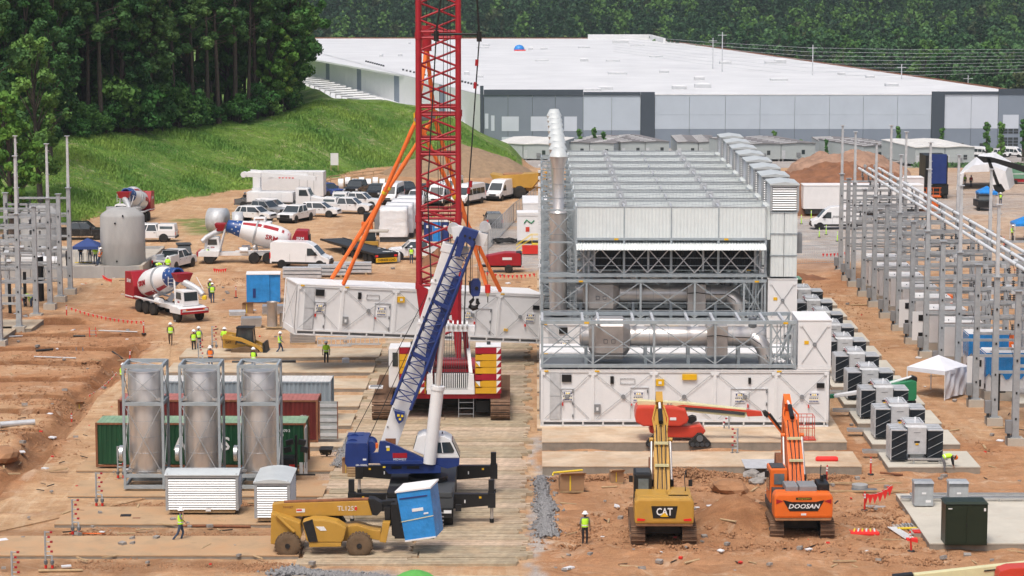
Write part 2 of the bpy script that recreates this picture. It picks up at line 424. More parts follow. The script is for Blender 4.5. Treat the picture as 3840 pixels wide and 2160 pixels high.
zg+=.8*band(px_,1060,1480,90)*band(py_,2135,2600,18)
zg+=.5*(np.abs(px_-1760)<60)*(np.abs(py_-1640)<30)+.4*band(px_,1170,1320,50)*band(py_,1640,1830,60)
zg+=1.0*(fy>470)*(px_>1900)*(fy<700)
zb=np.zeros(fx.shape)
bb=ip(np.clip(px_,-3000,7000),BASE)
zb+=(sstep((fy-bb+1.5*n1)/2.0))*(px_<1960)
zb+=.9*(fy>700)
zb+=.9*band(px_,3350,9000,60)*band(fy,470,500,6)
zb+=.8*np.exp(-(((px_-780)/110)**2+((py_-838+(px_-780)*.18)/26)**2)**2)
za=np.zeros(fx.shape)  # darkening mask: trenches, ditch, heap by the excavators, strips between pads
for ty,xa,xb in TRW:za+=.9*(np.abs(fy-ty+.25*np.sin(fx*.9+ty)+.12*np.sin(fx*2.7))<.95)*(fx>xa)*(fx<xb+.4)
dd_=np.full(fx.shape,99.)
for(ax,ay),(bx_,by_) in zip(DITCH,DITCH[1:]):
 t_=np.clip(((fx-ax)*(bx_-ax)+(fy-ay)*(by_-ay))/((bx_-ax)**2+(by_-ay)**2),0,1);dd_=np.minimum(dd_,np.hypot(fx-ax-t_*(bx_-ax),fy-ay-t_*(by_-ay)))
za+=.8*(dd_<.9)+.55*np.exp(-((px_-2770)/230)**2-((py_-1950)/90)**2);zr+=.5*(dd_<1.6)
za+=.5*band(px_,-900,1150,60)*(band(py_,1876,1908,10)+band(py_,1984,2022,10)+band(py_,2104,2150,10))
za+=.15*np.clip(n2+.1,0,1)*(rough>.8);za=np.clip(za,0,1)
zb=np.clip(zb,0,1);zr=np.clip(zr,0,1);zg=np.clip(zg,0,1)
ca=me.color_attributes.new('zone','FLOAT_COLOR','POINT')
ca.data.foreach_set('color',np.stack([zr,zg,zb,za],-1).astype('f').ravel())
def ground_mat():
 m=bpy.data.materials.new('ground_earth');m.use_nodes=True;nt=m.node_tree;N=nt.nodes;L=nt.links;b=N['Principled BSDF']
 tc=N.new('ShaderNodeTexCoord');g=N.new('ShaderNodeNewGeometry')
 at=N.new('ShaderNodeAttribute');at.attribute_name='zone';sp=N.new('ShaderNodeSeparateColor');L.new(at.outputs['Color'],sp.inputs[0])
 def nse(sc,det=8,rg=.65,mp=None,dist=0):
  n=N.new('ShaderNodeTexNoise');n.inputs['Scale'].default_value=sc;n.inputs['Detail'].default_value=det;n.inputs['Roughness'].default_value=rg;n.inputs['Distortion'].default_value=dist
  s_=g.outputs['Position']
  if mp:k=N.new('ShaderNodeMapping');k.inputs['Scale'].default_value=mp;L.new(s_,k.inputs[0]);s_=k.outputs[0]
  L.new(s_,n.inputs['Vector']);return n.outputs['Fac']
 def ramp(f,c0,c1,a=.3,b_=.7):
  r=N.new('ShaderNodeValToRGB');r.color_ramp.elements[0].position=a;r.color_ramp.elements[1].position=b_
  r.color_ramp.elements[0].color=(*c0,1);r.color_ramp.elements[1].color=(*c1,1);L.new(f,r.inputs[0]);return r.outputs[0]
 def mix(f,a,b_,mode='MIX'):
  x=N.new('ShaderNodeMixRGB');x.blend_type=mode
  if isinstance(f,float):x.inputs[0].default_value=f
  else:L.new(f,x.inputs[0])
  L.new(a,x.inputs[1]);L.new(b_,x.inputs[2]);return x.outputs[0]
 def math_(op,a,b_,clamp=False):
  x=N.new('ShaderNodeMath');x.operation=op;x.use_clamp=clamp
  for i,v in enumerate((a,b_)):
   if isinstance(v,(int,float)):x.inputs[i].default_value=v
   else:L.new(v,x.inputs[i])
  return x.outputs[0]
 big=nse(.13,6);mid=nse(.9,10,.7);fine=nse(9,6,.75);trk=nse(1.0,6,.6,(.35,1.6,1),1.2)
 trk2=nse(1.1,5,.6,(1.5,.12,1),.6)
 tan=ramp(mid,(.36,.225,.12),(.57,.41,.26))
 tan=mix(math_('MULTIPLY',ramp(trk,(0,0,0),(1,1,1),.48,.58),.75),tan,ramp(fine,(.40,.235,.125),(.47,.30,.17)))
 tan=mix(math_('MULTIPLY',ramp(trk2,(0,0,0),(1,1,1),.5,.6),.35),tan,ramp(fine,(.52,.41,.28),(.56,.46,.34)))
 clay=ramp(mid,(.27,.125,.06),(.46,.25,.13))
 clay=mix(math_('MULTIPLY',ramp(trk,(0,0,0),(1,1,1),.45,.56),.65),clay,ramp(fine,(.26,.13,.065),(.36,.20,.11)))
 f1=math_('MULTIPLY_ADD',mid,1.2);N[f1.node.name].inputs[2].default_value=-.6
 fr=math_('ADD',sp.outputs[0],f1,True)
 f3=math_('MULTIPLY_ADD',big,1.4);N[f3.node.name].inputs[2].default_value=-.75
 fr=math_('ADD',fr,f3,True)
 col=mix(fr,tan,clay)
 grey=ramp(fine,(.25,.245,.24),(.44,.43,.42),.35,.65)
 col=mix(math_('MULTIPLY',sp.outputs[1],ramp(mid,(.6,.6,.6),(1,1,1),.3,.5),True),col,grey)
 gl=nse(.07,5,.6);gm=nse(.5,8,.7)
 gr=ramp(gl,(.07,.16,.035),(.16,.28,.05),.35,.65)
 gr=mix(ramp(gm,(0,0,0),(1,1,1),.42,.62),gr,ramp(fine,(.055,.13,.03),(.09,.17,.03)))
 gr=mix(math_('MULTIPLY',ramp(nse(.16,7,.7),(0,0,0),(1,1,1),.56,.68),.8),gr,ramp(fine,(.16,.21,.035),(.21,.25,.06)))
 gf=math_('ADD',sp.outputs[2],f1,True)
 gf=math_('MULTIPLY',gf,ramp(sp.outputs[2],(0,0,0),(1,1,1),.05,.5),True)
 col=mix(gf,col,gr)
 spk=nse(22,3,.8);col=mix(.85,col,ramp(spk,(.72,.68,.65),(1.2,1.2,1.2),.33,.6),'MULTIPLY');pat=nse(.32,9,.74,None,1.5);col=mix(math_('MULTIPLY',ramp(pat,(0,0,0),(1,1,1),.54,.64),.45),col,ramp(fine,(.52,.41,.30),(.60,.50,.38)));col=mix(.8,col,ramp(nse(.2,9,.74,None,1.5),(.82,.74,.68),(1.22,1.22,1.22),.36,.62),'MULTIPLY')
 mottled=mix(1.0,col,ramp(fine,(.46,.42,.39),(.70,.64,.60)),'MULTIPLY');col=mix(at.outputs['Alpha'],col,mottled)  # zone alpha blends in a darker, mottled tone of the same earth
 L.new(col,b.inputs['Base Color']);b.inputs['Roughness'].default_value=.95;b.inputs['Specular IOR Level'].default_value=.15
 bp=N.new('ShaderNodeBump');bp.inputs['Distance'].default_value=.16;bp.inputs['Strength'].default_value=.9
 hh=math_('ADD',math_('MULTIPLY',mid,.9),math_('MULTIPLY',fine,.35));hh=math_('ADD',hh,math_('MULTIPLY',trk,.5))
 L.new(hh,bp.inputs['Height']);L.new(bp.outputs[0],b.inputs['Normal'])
 MATS['ground']=m;return m
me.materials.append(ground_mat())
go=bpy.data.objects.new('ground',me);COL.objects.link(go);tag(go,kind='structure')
def gz(x,y):return float(ground(x,y))
def hillpt(px,Y):
 """a point of the terrain in the direction of picture column px at distance Y"""
 x=(px-1920)/F*(Y*CTH+(HC-4)*STH);return Vector((x,Y,gz(x,Y)))
# ---------------- foliage ----------------
def leafmat(name,c0,c1,rnd=.3,trans=.25):
 m=bpy.data.materials.new(name);m.use_nodes=True;nt=m.node_tree;N=nt.nodes;L=nt.links;b=N['Principled BSDF']
 oi=N.new('ShaderNodeObjectInfo');tc=N.new('ShaderNodeTexCoord');no=N.new('ShaderNodeTexNoise');no.inputs['Scale'].default_value=.45;no.inputs['Detail'].default_value=6
 ad=N.new('ShaderNodeVectorMath');ad.operation='ADD';mu=N.new('ShaderNodeVectorMath');mu.operation='SCALE';mu.inputs['Scale'].default_value=13
 L.new(oi.outputs['Location'],mu.inputs[0]);L.new(tc.outputs['Object'],ad.inputs[0]);L.new(mu.outputs[0],ad.inputs[1]);L.new(ad.outputs[0],no.inputs['Vector'])
 rp=N.new('ShaderNodeValToRGB');rp.color_ramp.elements[0].position=.32;rp.color_ramp.elements[1].position=.68
 rp.color_ramp.elements[0].color=(*c0,1);rp.color_ramp.elements[1].color=(*c1,1);L.new(no.outputs['Fac'],rp.inputs[0])
 hs=N.new('ShaderNodeHueSaturation');L.new(rp.outputs[0],hs.inputs['Color'])
 a=N.new('ShaderNodeMapRange');a.inputs[3].default_value=1-rnd;a.inputs[4].default_value=1+rnd;L.new(oi.outputs['Random'],a.inputs[0]);L.new(a.outputs[0],hs.inputs['Value'])
 a2=N.new('ShaderNodeMapRange');a2.inputs[3].default_value=.53;a2.inputs[4].default_value=.485;L.new(oi.outputs['Random'],a2.inputs[0]);L.new(a2.outputs[0],hs.inputs['Hue'])
 L.new(hs.outputs[0],b.inputs['Base Color']);b.inputs['Roughness'].default_value=.7;b.inputs['Specular IOR Level'].default_value=.2
 MATS[name]=m
leafmat('leaf_dark',(.032,.082,.026),(.078,.165,.042))
leafmat('leaf_mid',(.048,.12,.03),(.105,.23,.046))
leafmat('leaf_bright',(.06,.14,.02),(.15,.27,.04),.15)
leafmat('leaf_far',(.032,.085,.035),(.07,.155,.055),.5)
leafmat('leaf_farbright',(.055,.13,.03),(.10,.20,.045),.25)
leafmat('leaf_farbrown',(.06,.085,.035),(.10,.12,.05),.2)
leafmat('grass_blade',(.10,.235,.045),(.25,.37,.07),.1);MATS['grass_blade'].node_tree.nodes['Noise Texture'].inputs['Scale'].default_value=.13
mat('bark',(.075,.06,.05),.9,var=.3,scale=4,rnd=.2)
rng=np.random.default_rng(11)
def leaves(cs,rs,n,size,flat=.8,shell=.55):
 """n leaf-clump quads spread through blobs cs (centres) with radii rs"""
 cs=np.asarray(cs,float);rs=np.asarray(rs,float)
 pr=rs**2;pr/=pr.sum();k=rng.choice(len(cs),n,p=pr)
 d=rng.normal(size=(n,3));d/=np.linalg.norm(d,axis=1)[:,None]
 r=rs[k]*(shell+(1-shell)*rng.random(n));p=cs[k]+d*(r[:,None])*np.array([1,1,flat])
 nn=d+rng.normal(size=(n,3))*.55;nn/=np.linalg.norm(nn,axis=1)[:,None]
 t=np.cross(nn,rng.normal(size=(n,3)));t/=np.linalg.norm(t,axis=1)[:,None];u=np.cross(nn,t)
 s=(size*(.6+.8*rng.random(n)))[:,None]
 w=.55+.4*rng.random(n)[:,None]
 vs=np.stack([p-t*s,p+u*s*w,p+t*s,p-u*s*w],1).reshape(-1,3)
 return vs,np.arange(4*n).reshape(-1,4)
def leafmesh(name,vs,fs,mname):
 me=bpy.data.meshes.new(name);me.vertices.add(len(vs));me.vertices.foreach_set('co',np.asarray(vs,'f').ravel())
 me.loops.add(fs.size);me.loops.foreach_set('vertex_index',fs.ravel().astype('i'))
 me.polygons.add(len(fs));me.polygons.foreach_set('loop_start',(np.arange(len(fs))*fs.shape[1]).astype('i'))
 me.materials.append(MATS[mname]);me.update(calc_edges=True);me.validate();return me
def tree_kind(kind,h,n,leaf,mname,seed):
 r=random.Random(seed);cs=[];rs=[];mb=MB();lean=(r.uniform(-.03,.03)*h,r.uniform(-.03,.03)*h)
 tr=.012*h+.08
 tr*=.72 if kind=='pine' else 1;pts=[(lean[0]*t,lean[1]*t,h*t*.93) for t in(0,.15,.35,.55,.75,1)]
 mb.tube(pts,[tr*1.25,tr,tr*.85,tr*.65,tr*.4,.03],7,'bark')
 if kind=='pine':
  for k in range(44):
   t=.45+.55*(k/44)**.9;R_=(1.02-t)*h*.2+.9;a=r.uniform(0,2*PI);q=r.uniform(.25,1)*R_
   c=(lean[0]*t+math.cos(a)*q,lean[1]*t+math.sin(a)*q,h*t*.97);cs.append(c);rs.append(r.uniform(.5,1.05)*(1.25-t*.5))
   mb.tube([(lean[0]*t,lean[1]*t,h*t*.93-.5),((c[0])*.7,c[1]*.7,c[2]-.35),c],[.07,.05,.02],4,'bark')
  for k in range(7):
   t=r.uniform(.2,.5);a=r.uniform(0,2*PI);q=r.uniform(.8,2.2)
   mb.tube([(lean[0]*t,lean[1]*t,h*t*.93),(math.cos(a)*q,math.sin(a)*q,h*t*.93+r.uniform(-.2,.5))],[.05,.015],4,'bark')
 elif kind=='broad':
  for k in range(64):
   t=.2+.78*(k/64);R_=math.sin(min(1,(t-.1)/.75)*PI*.86)**.7*h*.21;a=r.uniform(0,2*PI);q=r.uniform(.35,1)*R_
   c=(lean[0]*t+math.cos(a)*q,lean[1]*t+math.sin(a)*q,h*t);cs.append(c);rs.append(r.uniform(.55,1.25)*h/20*(1.1-t*.35))
   if k%2==0:mb.tube([(lean[0]*t*.8,lean[1]*t*.8,h*t*.7),(c[0]*.6,c[1]*.6,c[2]-h*.05),c],[.012*h*.5,.05,.02],5,'bark')
 elif kind=='column':
  for k in range(20):
   t=.12+.86*k/20;R_=.09*h*(1.15-t*.7);a=r.uniform(0,2*PI);q=r.uniform(.1,1)*R_
   cs.append((math.cos(a)*q,math.sin(a)*q,h*t));rs.append(h*.055*r.uniform(.8,1.4))
 elif kind=='shrub':
  for k in range(14):
   a=r.uniform(0,2*PI);q=r.uniform(0,.45)*h;cs.append((math.cos(a)*q,math.sin(a)*q,r.uniform(.25,.85)*h*(1-q/h*.5)));rs.append(h*r.uniform(.14,.24))
   mb.tube([(0,0,0),cs[-1]],[.05,.02],4,'bark')
 vs,fs=leaves(cs,rs,n,leaf)
 return mb.mesh('trunk'),leafmesh('crown',vs,fs,mname)
TK={}
def kindset(key,*a,count=2):
 TK[key]=[tree_kind(*a,seed=hash(key)%97+i if False else sum(map(ord,key))+i*13) for i in range(count)]
kindset('pine','pine',26,8000,.22,'leaf_dark',count=4)
kindset('broad','broad',22,10000,.22,'leaf_mid',count=3)
kindset('broaddark','broad',24,10000,.22,'leaf_dark',count=3)
kindset('bright','broad',14,9000,.19,'leaf_bright',count=2)
kindset('under','shrub',6,1500,.22,'leaf_mid',count=3)
kindset('sapling','column',5,700,.16,'leaf_mid',count=2)
kindset('farA','broad',20,2200,.46,'leaf_far',count=5)
kindset('farB','broad',21,2200,.45,'leaf_farbright',count=2)
kindset('farC','broad',18,900,.55,'leaf_farbrown',count=2)
def tree(key,loc,label,group,s=1,name='tree',i=0,rz=None):
 tm,cm=TK[key][i%len(TK[key])]
 t=thing(name,label,'tree' if 'shrub' not in name else 'shrub',loc,rz if rz is not None else random.uniform(0,6.28),group)
 t.scale=(s,)*3
 ob('trunk',tm,t);ob('crown',cm,t);return t
r_=random.Random(5)
PINE_L='tall pine with bare trunk in the dark wood above the grass bank'
MIX_L='leafy broadleaf tree in the dark wood above the grass bank'
UND_L='low green undergrowth shrub at the foot of the wood on the bank'
def crestY(px):return float(ip(px,CREST))
for row in range(7):
 npr=24-row
 for k in range(npr):
  px=-60+(1140+60-row*10)*(k+r_.uniform(.1,.9))/npr
  Y=crestY(px)+3+row*9.5+r_.uniform(-3,3)
  if px>1080 and row>3:continue
  p=hillpt(px,Y);key='pine' if(px>560 and r_.random()<.93) or r_.random()<.35 else('broad' if r_.random()<.4 else 'broaddark')
  if px>1000 and r_.random()<.5:key='broad'
  tree(key,p,PINE_L if key=='pine' else MIX_L,'trees of the wood on the bank',r_.uniform(.92,1.25),'pine_tree' if key=='pine' else 'broadleaf_tree',r_.randrange(9))
for k in range(80):
 px=r_.uniform(-40,1120);p=hillpt(px,crestY(px)+r_.uniform(-2,10))
 tree('under',p,UND_L,'undergrowth along the edge of the wood',r_.uniform(.35,1.0)*(1.5 if px>450 and px<700 else 1),'undergrowth_shrub',r_.randrange(9))
for px,Y,s,lb,key in((45,262,1.15,'big light green leafy tree rising behind the left steel frame','bright'),(-90,270,1.2,'dark leafy tree at the left edge beside the light green tree','broaddark'),(150,288,.9,'rounded mid green tree at the bank foot right of the light green tree','broad'),(190,306,.75,'dark tree standing between the wood and the left steel frame','broaddark'),(1105,380,.6,'slender pale tree at the right end of the wood before the long wall','broad'),(1060,374,.85,'bright green tree at the right end of the wood','bright'),(1020,372,1.2,'tall light green tree near the right end of the wood','bright')):
 p=hillpt(px,Y);tree(key,p,lb,None,s,'broadleaf_tree',0)
def grass_on_bank():
 n=42000;px=rng.uniform(120,1930,n);b=ip(px,BASE);c=ip(px,CREST);f=rng.random(n)
 Y=b+1+f*(c+3-b);X=(px-1920)/F*(Y*CTH+(HC-4)*STH);Z=ground(X,Y)-.05
 vs=[];
 base=np.stack([X,Y,Z],-1);big=.5+.9*np.clip(np.array([noise.noise((a*.12,bb_*.12,7)) for a,bb_ in zip(X,Y)])+.3,0,1)
 out=[]
 for j in range(3):
  a=rng.uniform(0,2*PI,n);w=.085*big;h=(.22+.32*rng.random(n))*big
  d=np.stack([np.cos(a),np.sin(a),np.zeros(n)],-1);o=rng.normal(size=(n,3))*.22*np.array([1,1,0])
  tip=base+o+d[:,[1,0,2]]*(h*.5)[:,None]+np.array([0,0,1])*h[:,None]
  out.append(np.stack([base+o-d*w[:,None],base+o+d*w[:,None],tip],1))
 vs=np.concatenate(out).reshape(-1,3);fs=np.arange(len(vs)).reshape(-1,3)
 o=bpy.data.objects.new('grass',leafmesh('grass',vs,fs,'grass_blade'));COL.objects.link(o)
 tag(o,'long green grass covering the bank below the wood','grass',kind='stuff')
grass_on_bank()
def weeds(x0,x1,y0,y1,n,h,lb):
 X=rng.uniform(x0,x1,n);Y=rng.uniform(y0,y1,n);Z=ground(X,Y)-.05
 cs=np.stack([X,Y,Z+h*.4],-1);vs,fs=leaves(cs,np.full(n,h*.6),n*5,.3)
 o=bpy.data.objects.new('weeds',leafmesh('weeds',vs,fs,'leaf_mid'));COL.objects.link(o);tag(o,lb,'weeds',kind='stuff')
weeds(78,130,470,482,1500,1.2,'tall green weeds along the fence below the site cabins')
def frontY(X):
 return float(np.interp(X,[-400,-110,60,75,150,230,400],[1120,1190,1190,1080,740,640,600]))
FAR_L='crown of a tree on the wooded hillside behind the white roofed warehouse'
cand=[]
for j in range(88):
 for i in range(90):
  X=-330+i*8.2+r_.uniform(-3,3);Y=590+j*8.8+r_.uniform(-3,3)
  if Y<frontY(X)+8:continue
  zt=gz(X,Y)+20;zc=Y*CTH+(HC-zt)*STH;px=1920+F*X/zc
  pyb=1080+F*((HC-zt+20)*CTH-Y*STH)/zc;pyt=1080+F*((HC-zt)*CTH-Y*STH)/zc
  if px<1000 or px>4050 or pyb<-60:continue
  if Y>frontY(X)+130 and Y<1150 and r_.random()<.45:continue
  cand.append((Y,X,pyb))
cand.sort()
near_t,far_t=cand[:290],cand[290:]
for Y,X,_ in near_t:
 u=r_.random();key='farB' if u<.16 else 'farC' if u<.26 else 'farA'
 tree(key,(X,Y,gz(X,Y)),FAR_L,'trees on the far hillside',r_.uniform(.75,1.25),'broadleaf_tree',r_.randrange(9))
vsl=[];fsl=[];o_=0
for key in('farA','farB','farC'):
 vv=[];
 pool=[np.array([v.co for v in m[1].vertices])[:4*420] for m in TK[key]]
 sel=[c for i,c in enumerate(far_t) if(i*7919%100<74)==(key=='farA') and(key=='farA' or(i*7919%100<90)==(key=='farB'))]
 for Y,X,_ in sel:
  a=r_.uniform(0,6.28);s=r_.uniform(.8,1.3);v=pool[r_.randrange(len(pool))]
  ca_,sa_=math.cos(a)*s,math.sin(a)*s;p0=np.array([X,Y,gz(X,Y)])
  w=np.stack([v[:,0]*ca_-v[:,1]*sa_,v[:,0]*sa_+v[:,1]*ca_,v[:,2]*s],-1)
  c4=w.reshape(-1,4,3);cc=c4.mean(1,keepdims=True);c4=cc+(c4-cc)*1.5
  vv.append(c4.reshape(-1,3)+p0)
 vs=np.concatenate(vv);o=bpy.data.objects.new('far_wood',leafmesh('far_wood',vs,np.arange(len(vs)).reshape(-1,4),{'farA':'leaf_far','farB':'leaf_farbright','farC':'leaf_farbrown'}[key]));COL.objects.link(o)
 tag(o,{'farA':'mass of dark green trees covering the far hillside','farB':'lighter green crowns scattered through the far wooded hillside','farC':'brownish green crowns scattered through the far wooded hillside'}[key],'forest',kind='stuff')
def Yc(zc,z=0):return(zc-(HC-z)*STH)/CTH
def XT(Y):return .0102*(Y-154.5)
# ---------------- warehouse ----------------
WY=662.0;WZ=T(2460,356,WY).z;WB=-21.0
mat('tilt_light',(.44,.50,.57),.8,var=.05,scale=.2);mat('tilt_pale',(.52,.57,.64),.8,var=.05,scale=.2)
mat('tilt_mid',(.19,.225,.27),.8,var=.06,scale=.2);mat('tilt_dark',(.055,.07,.09),.8,var=.08,scale=.2);mat('tilt_lower',(.20,.24,.295),.8,var=.06,scale=.2)
wh=thing('warehouse','huge warehouse with flat white roof and grey panelled walls behind the site','warehouse',(0,WY,WB))
def wx(px):return T(px,450,WY).x
def wz(py):return T(2500,py,WY).z
def wpan(x0,x1,y0,y1,m,proud=0,name='wall_panel'):
 a,b=wx(x0)+.04,wx(x1)-.04;z1,z0=wz(y0),(WB if y1 is None else wz(y1))
 MB().box(a,b,WY-proud,WY+.4,z0+.03,z1,m).build(name,wh,world=True)
lowy=484
for a,b in((1814,1905),(1905,1996),(1996,2082),(2082,2187)):wpan(a,b,357,None,'tilt_mid')
for a,b,c,d in((1881,1946,437,492),(1990,2059,437,492),(2115,2164,437,492),(1818,1832,426,483),(1841,1855,433,491),(1881,1946,514,526),(1990,2059,514,526),(2115,2155,514,526)):
 wpan(a,b,c,d,'tilt_pale',.05,'inset_panel')
wpan(1800,1814,322,None,'tilt_dark',.3);wpan(1814,2187,336,357,'tilt_dark',.3);wpan(2187,2402,345,357,'tilt_dark',.3);wpan(2402,2455,345,None,'tilt_dark',.3)
for a,b in((2187,2294),(2294,2402)):wpan(a,b,357,489,'tilt_light');wpan(a,b,489,None,'tilt_lower')
js=[2455,2585,2720,2850,2980,3110,3237,3365,3492]
for a,b in zip(js,js[1:]):wpan(a,b,357,431,'tilt_light');wpan(a,b,431,lowy,'tilt_light');wpan(a,b,lowy,None,'tilt_lower')
wpan(2455,3492,353,357,'white',.1,'roof_trim')
wpan(3492,3541,343,None,'tilt_dark',.3);wpan(3541,3742,343,354,'tilt_dark',.3)
for a,b in((3541,3641),(3641,3742)):wpan(a,b,354,482,'tilt_pale');wpan(a,b,482,None,'tilt_lower')
wpan(3742,4300,333,354,'tilt_dark',.4)
for a,b in((3742,3840),(3840,4060),(4060,4300)):wpan(a,b,354,None,'tilt_lower',.2)
wpan(3760,3820,430,482,'tilt_pale',.25,'inset_panel')
for y0,y1 in((482,502),(514,549)):
 for i in range(3):
  for j in range(2 if y0==482 else 3):
   h=(y1-y0)/(2 if y0==482 else 3);wpan(3760+i*20+1,3780+i*20-1,y0+j*h+1,y0+j*h+h-1,'glass',.3,'window')
wpan(3560,3616,537,550,'glass',.06,'window');wpan(3675,3715,537,552,'glass',.06,'window')
for px in(2195,2290,3570,3640):pass
fl=Vector((wx(1800),WY,0));bl=P(1100,175,WZ);bl.z=0
d_=(bl-fl);n_=40
for i in range(n_):
 a=fl+d_*(i/n_);b=fl+d_*((i+.97)/n_);m='tilt_lower' if i%8==5 else 'panel_white'
 MB().add([(a.x,a.y,WB),(b.x,b.y,WB),(b.x,b.y,WZ),(a.x,a.y,WZ),(a.x+.4,a.y,WB),(b.x+.4,b.y,WB),(b.x+.4,b.y,WZ),(a.x+.4,a.y,WZ)],[(0,1,2,3),(4,7,6,5),(0,4,5,1),(3,2,6,7),(0,3,7,4),(1,5,6,2)],m).build('wall_panel',wh,world=True)
mb=MB()
for k,(o_,h) in enumerate(((3,3.2),(7,3.0),(14,2.6))):
 a=fl+d_*.05;b=fl+d_*(.98-.1*k);o=Vector((-o_,0,0))
 mb.add([a+o+V(0,0,WB+h+3),b+o+V(0,0,WB+h+3),b+o+V(3.5,0,WB+h+3.6),a+o+V(3.5,0,WB+h+3.6),a+o+V(0,0,WB),b+o+V(0,0,WB)],[(0,1,2,3),(0,4,5,1)],'white')
mb.build('dock_canopy',wh,world=True)
for t in np.linspace(.3,.8,16):
 a=fl+d_*t+V(-16,0,0);mb=MB().tube([(a.x,a.y,WB),(a.x,a.y,WB+8),(a.x+9,a.y+2,WB+8.4)],.35,5,'white');mb.build('bent_pipe',wh,world=True)
rr=P(2440,145,WZ);rf=P(3745,333,WZ);e=(rf-rr);t_=(WY-rr.y)/e.y;fr_=rr+e*t_
rl=P(900,141,WZ);rl.x-=20
mb=MB();mb.prism([(wx(1800),WY+.2),(fr_.x,WY+.2),(rr.x,rr.y),(rl.x,rr.y+6),(fl.x-260*.18-40,WY+330),(fl.x+d_.x*.3,fl.y+d_.y*.3)],'Z',WZ-.6,WZ,'roof_white');mb.build('roof',wh,world=True)
mb=MB();mb.beam(V(rr.x,rr.y,WZ+.2),V(fr_.x,fr_.y,WZ+.1),.5,.5,'rust');mb.beam(V(rl.x,rr.y+4,WZ+.3),V(rr.x,rr.y,WZ+.1),.5,.5,'rust');mb.build('roof_edge',wh,world=True)
mb=MB();a=P(2208,150,WZ);b=P(2443,150,WZ);mb.box(a.x,b.x,rr.y-8,rr.y-6.5,WZ,WZ+2.2,'roof_white');mb.beam(V(b.x,rr.y-8,WZ+1.1),V(b.x+3,rr.y-70,WZ+1.1),1,2.2,'roof_white');mb.build('parapet',wh,world=True)
r_=random.Random(3)
for i,(px,py,w,h) in enumerate(((1823,172,3,1),(2190,179,5,.7),(2460,214,5,.7),(2298,230,5,.7),(2032,229,5,.7),(2315,278,6,.8),(2191,230,3,1.2),(2490,273,3,1),(2635,329,4.5,1.4),(2622,300,3,1.2),(2720,240,4,1.2),(2890,238,4,1),(2925,237,4,1.6),(2920,302,5,.8),(3343,323,3.5,1),(3155,280,2,.8),(3262,292,2.4,.9),(2270,336,4,1),(2220,340,5,.8),(2547,334,4,1.2),(2327,162,7,1.6),(2390,171,6,.6),(1500,210,1.6,1),(1430,212,1.2,1),(1750,280,1.6,1.2),(1800,290,2,.8),(2040,185,3,.8),(1990,188,2,1.4),(1810,180,5,.6),(1535,165,1,1))):
 p=P(px,py,WZ);mb=MB();mb.box(p.x-w/2,p.x+w/2,p.y-2,p.y+2,WZ,WZ+h*.75,'galv_light');mb.frus(p.x-w/2,p.x+w/2,p.y-2,p.y+2,WZ+h*.75,p.x-w/3,p.x+w/3,p.y-1,p.y+1,WZ+h,'white');mb.build('roof_vent',wh,world=True)
for ln in(((1373,232),(1438,249)),((1512,264),(1620,290)),((1700,300),(1790,322))):
 for i in range(9):
  x=ln[0][0]+(ln[1][0]-ln[0][0])*i/8;y=ln[0][1]+(ln[1][1]-ln[0][1])*i/8;p=P(x,y,WZ);MB().box(p.x-.3,p.x+.3,p.y-1,p.y+1,WZ,WZ+.5,'darkgrey').build('roof_stud',wh,world=True)
p=P(1947,190,WZ);bt=thing('roof_tarp','small blue tarp dome on the white warehouse roof','tarp',(p.x,p.y,WZ))
MB().lathe([(2.2,0),(2.1,.9),(1.6,1.8),(.8,2.3),(0,2.4)],n=10,m='tarp_blue').build('tarp',bt);MB().box(-2,2.6,-2.4,-2.0,0,.5,'redbright').build('base_rail',bt)
# ---------------- site cabins ----------------
mat('cabin_wall',(.40,.44,.44),.7,var=.06);mat('cabin_roof',(.19,.18,.18),.8,var=.35,scale=.4);mat('cabin_roof_pale',(.62,.61,.58),.7,var=.1,scale=.4)
def cabin(x0,x1,yb,zc,h,segs,m,label,rot=0):
 s=F/zc;L_=(x1-x0)/s;w=L_/segs;X0=(x0-1920)/s;Y0=Yc(zc,-12);zb=gz(X0+L_/2,Y0+4)
 t=thing('site_cabin',label,'site cabin',(X0,Y0,zb),rot,'pale site cabins in front of the warehouse')
 for k in range(segs):
  a,b=k*w,(k+1)*w-.15;
  mb=MB();mb.prism([(a,.6),(b,.6),(b,h*.96),((a+b)/2,h),(a,h*.96)],'Y',0,24,'cabin_wall',[(x,z) for x,z in[(a,.6),(b,.6),(b,h*.96),((a+b)/2,h),(a,h*.96)]]);mb.build('cabin_body',t)
  mb=MB();mb.prism([(a-.1,h*.97),((a+b)/2,h+.04),(b+.1,h*.97),(b+.1,h*.97+.14),((a+b)/2,h+.2),(a-.1,h*.97+.14)],'Y',-.25,24.2,m);mb.build('roof',t)
  for i in range(7):MB().beam((a,1+i*3.5,h*.97+.2),((a+b)/2,1+i*3.5,h+.24),.12,.12,'white').build('roof_rib',t)
  MB().box((a+b)/2-.45,(a+b)/2+.45,-.35,0,1.2,2.0,'grey').build('air_conditioner',t)
  MB().box((a+b)/2+.8,(a+b)/2+1.6,-.04,.05,1.6,2.6,'glass').build('window',t)
  MB().box(a+.15,a+.95,-.05,.05,.65,2.6,'galv_light').build('door',t)
  mb=MB();[mb.box(a+.3+q*(w-1.0),a+.7+q*(w-1.0),.2,.6,0,.6,'concrete_grey') for q in(0,1)];mb.build('footing',t)
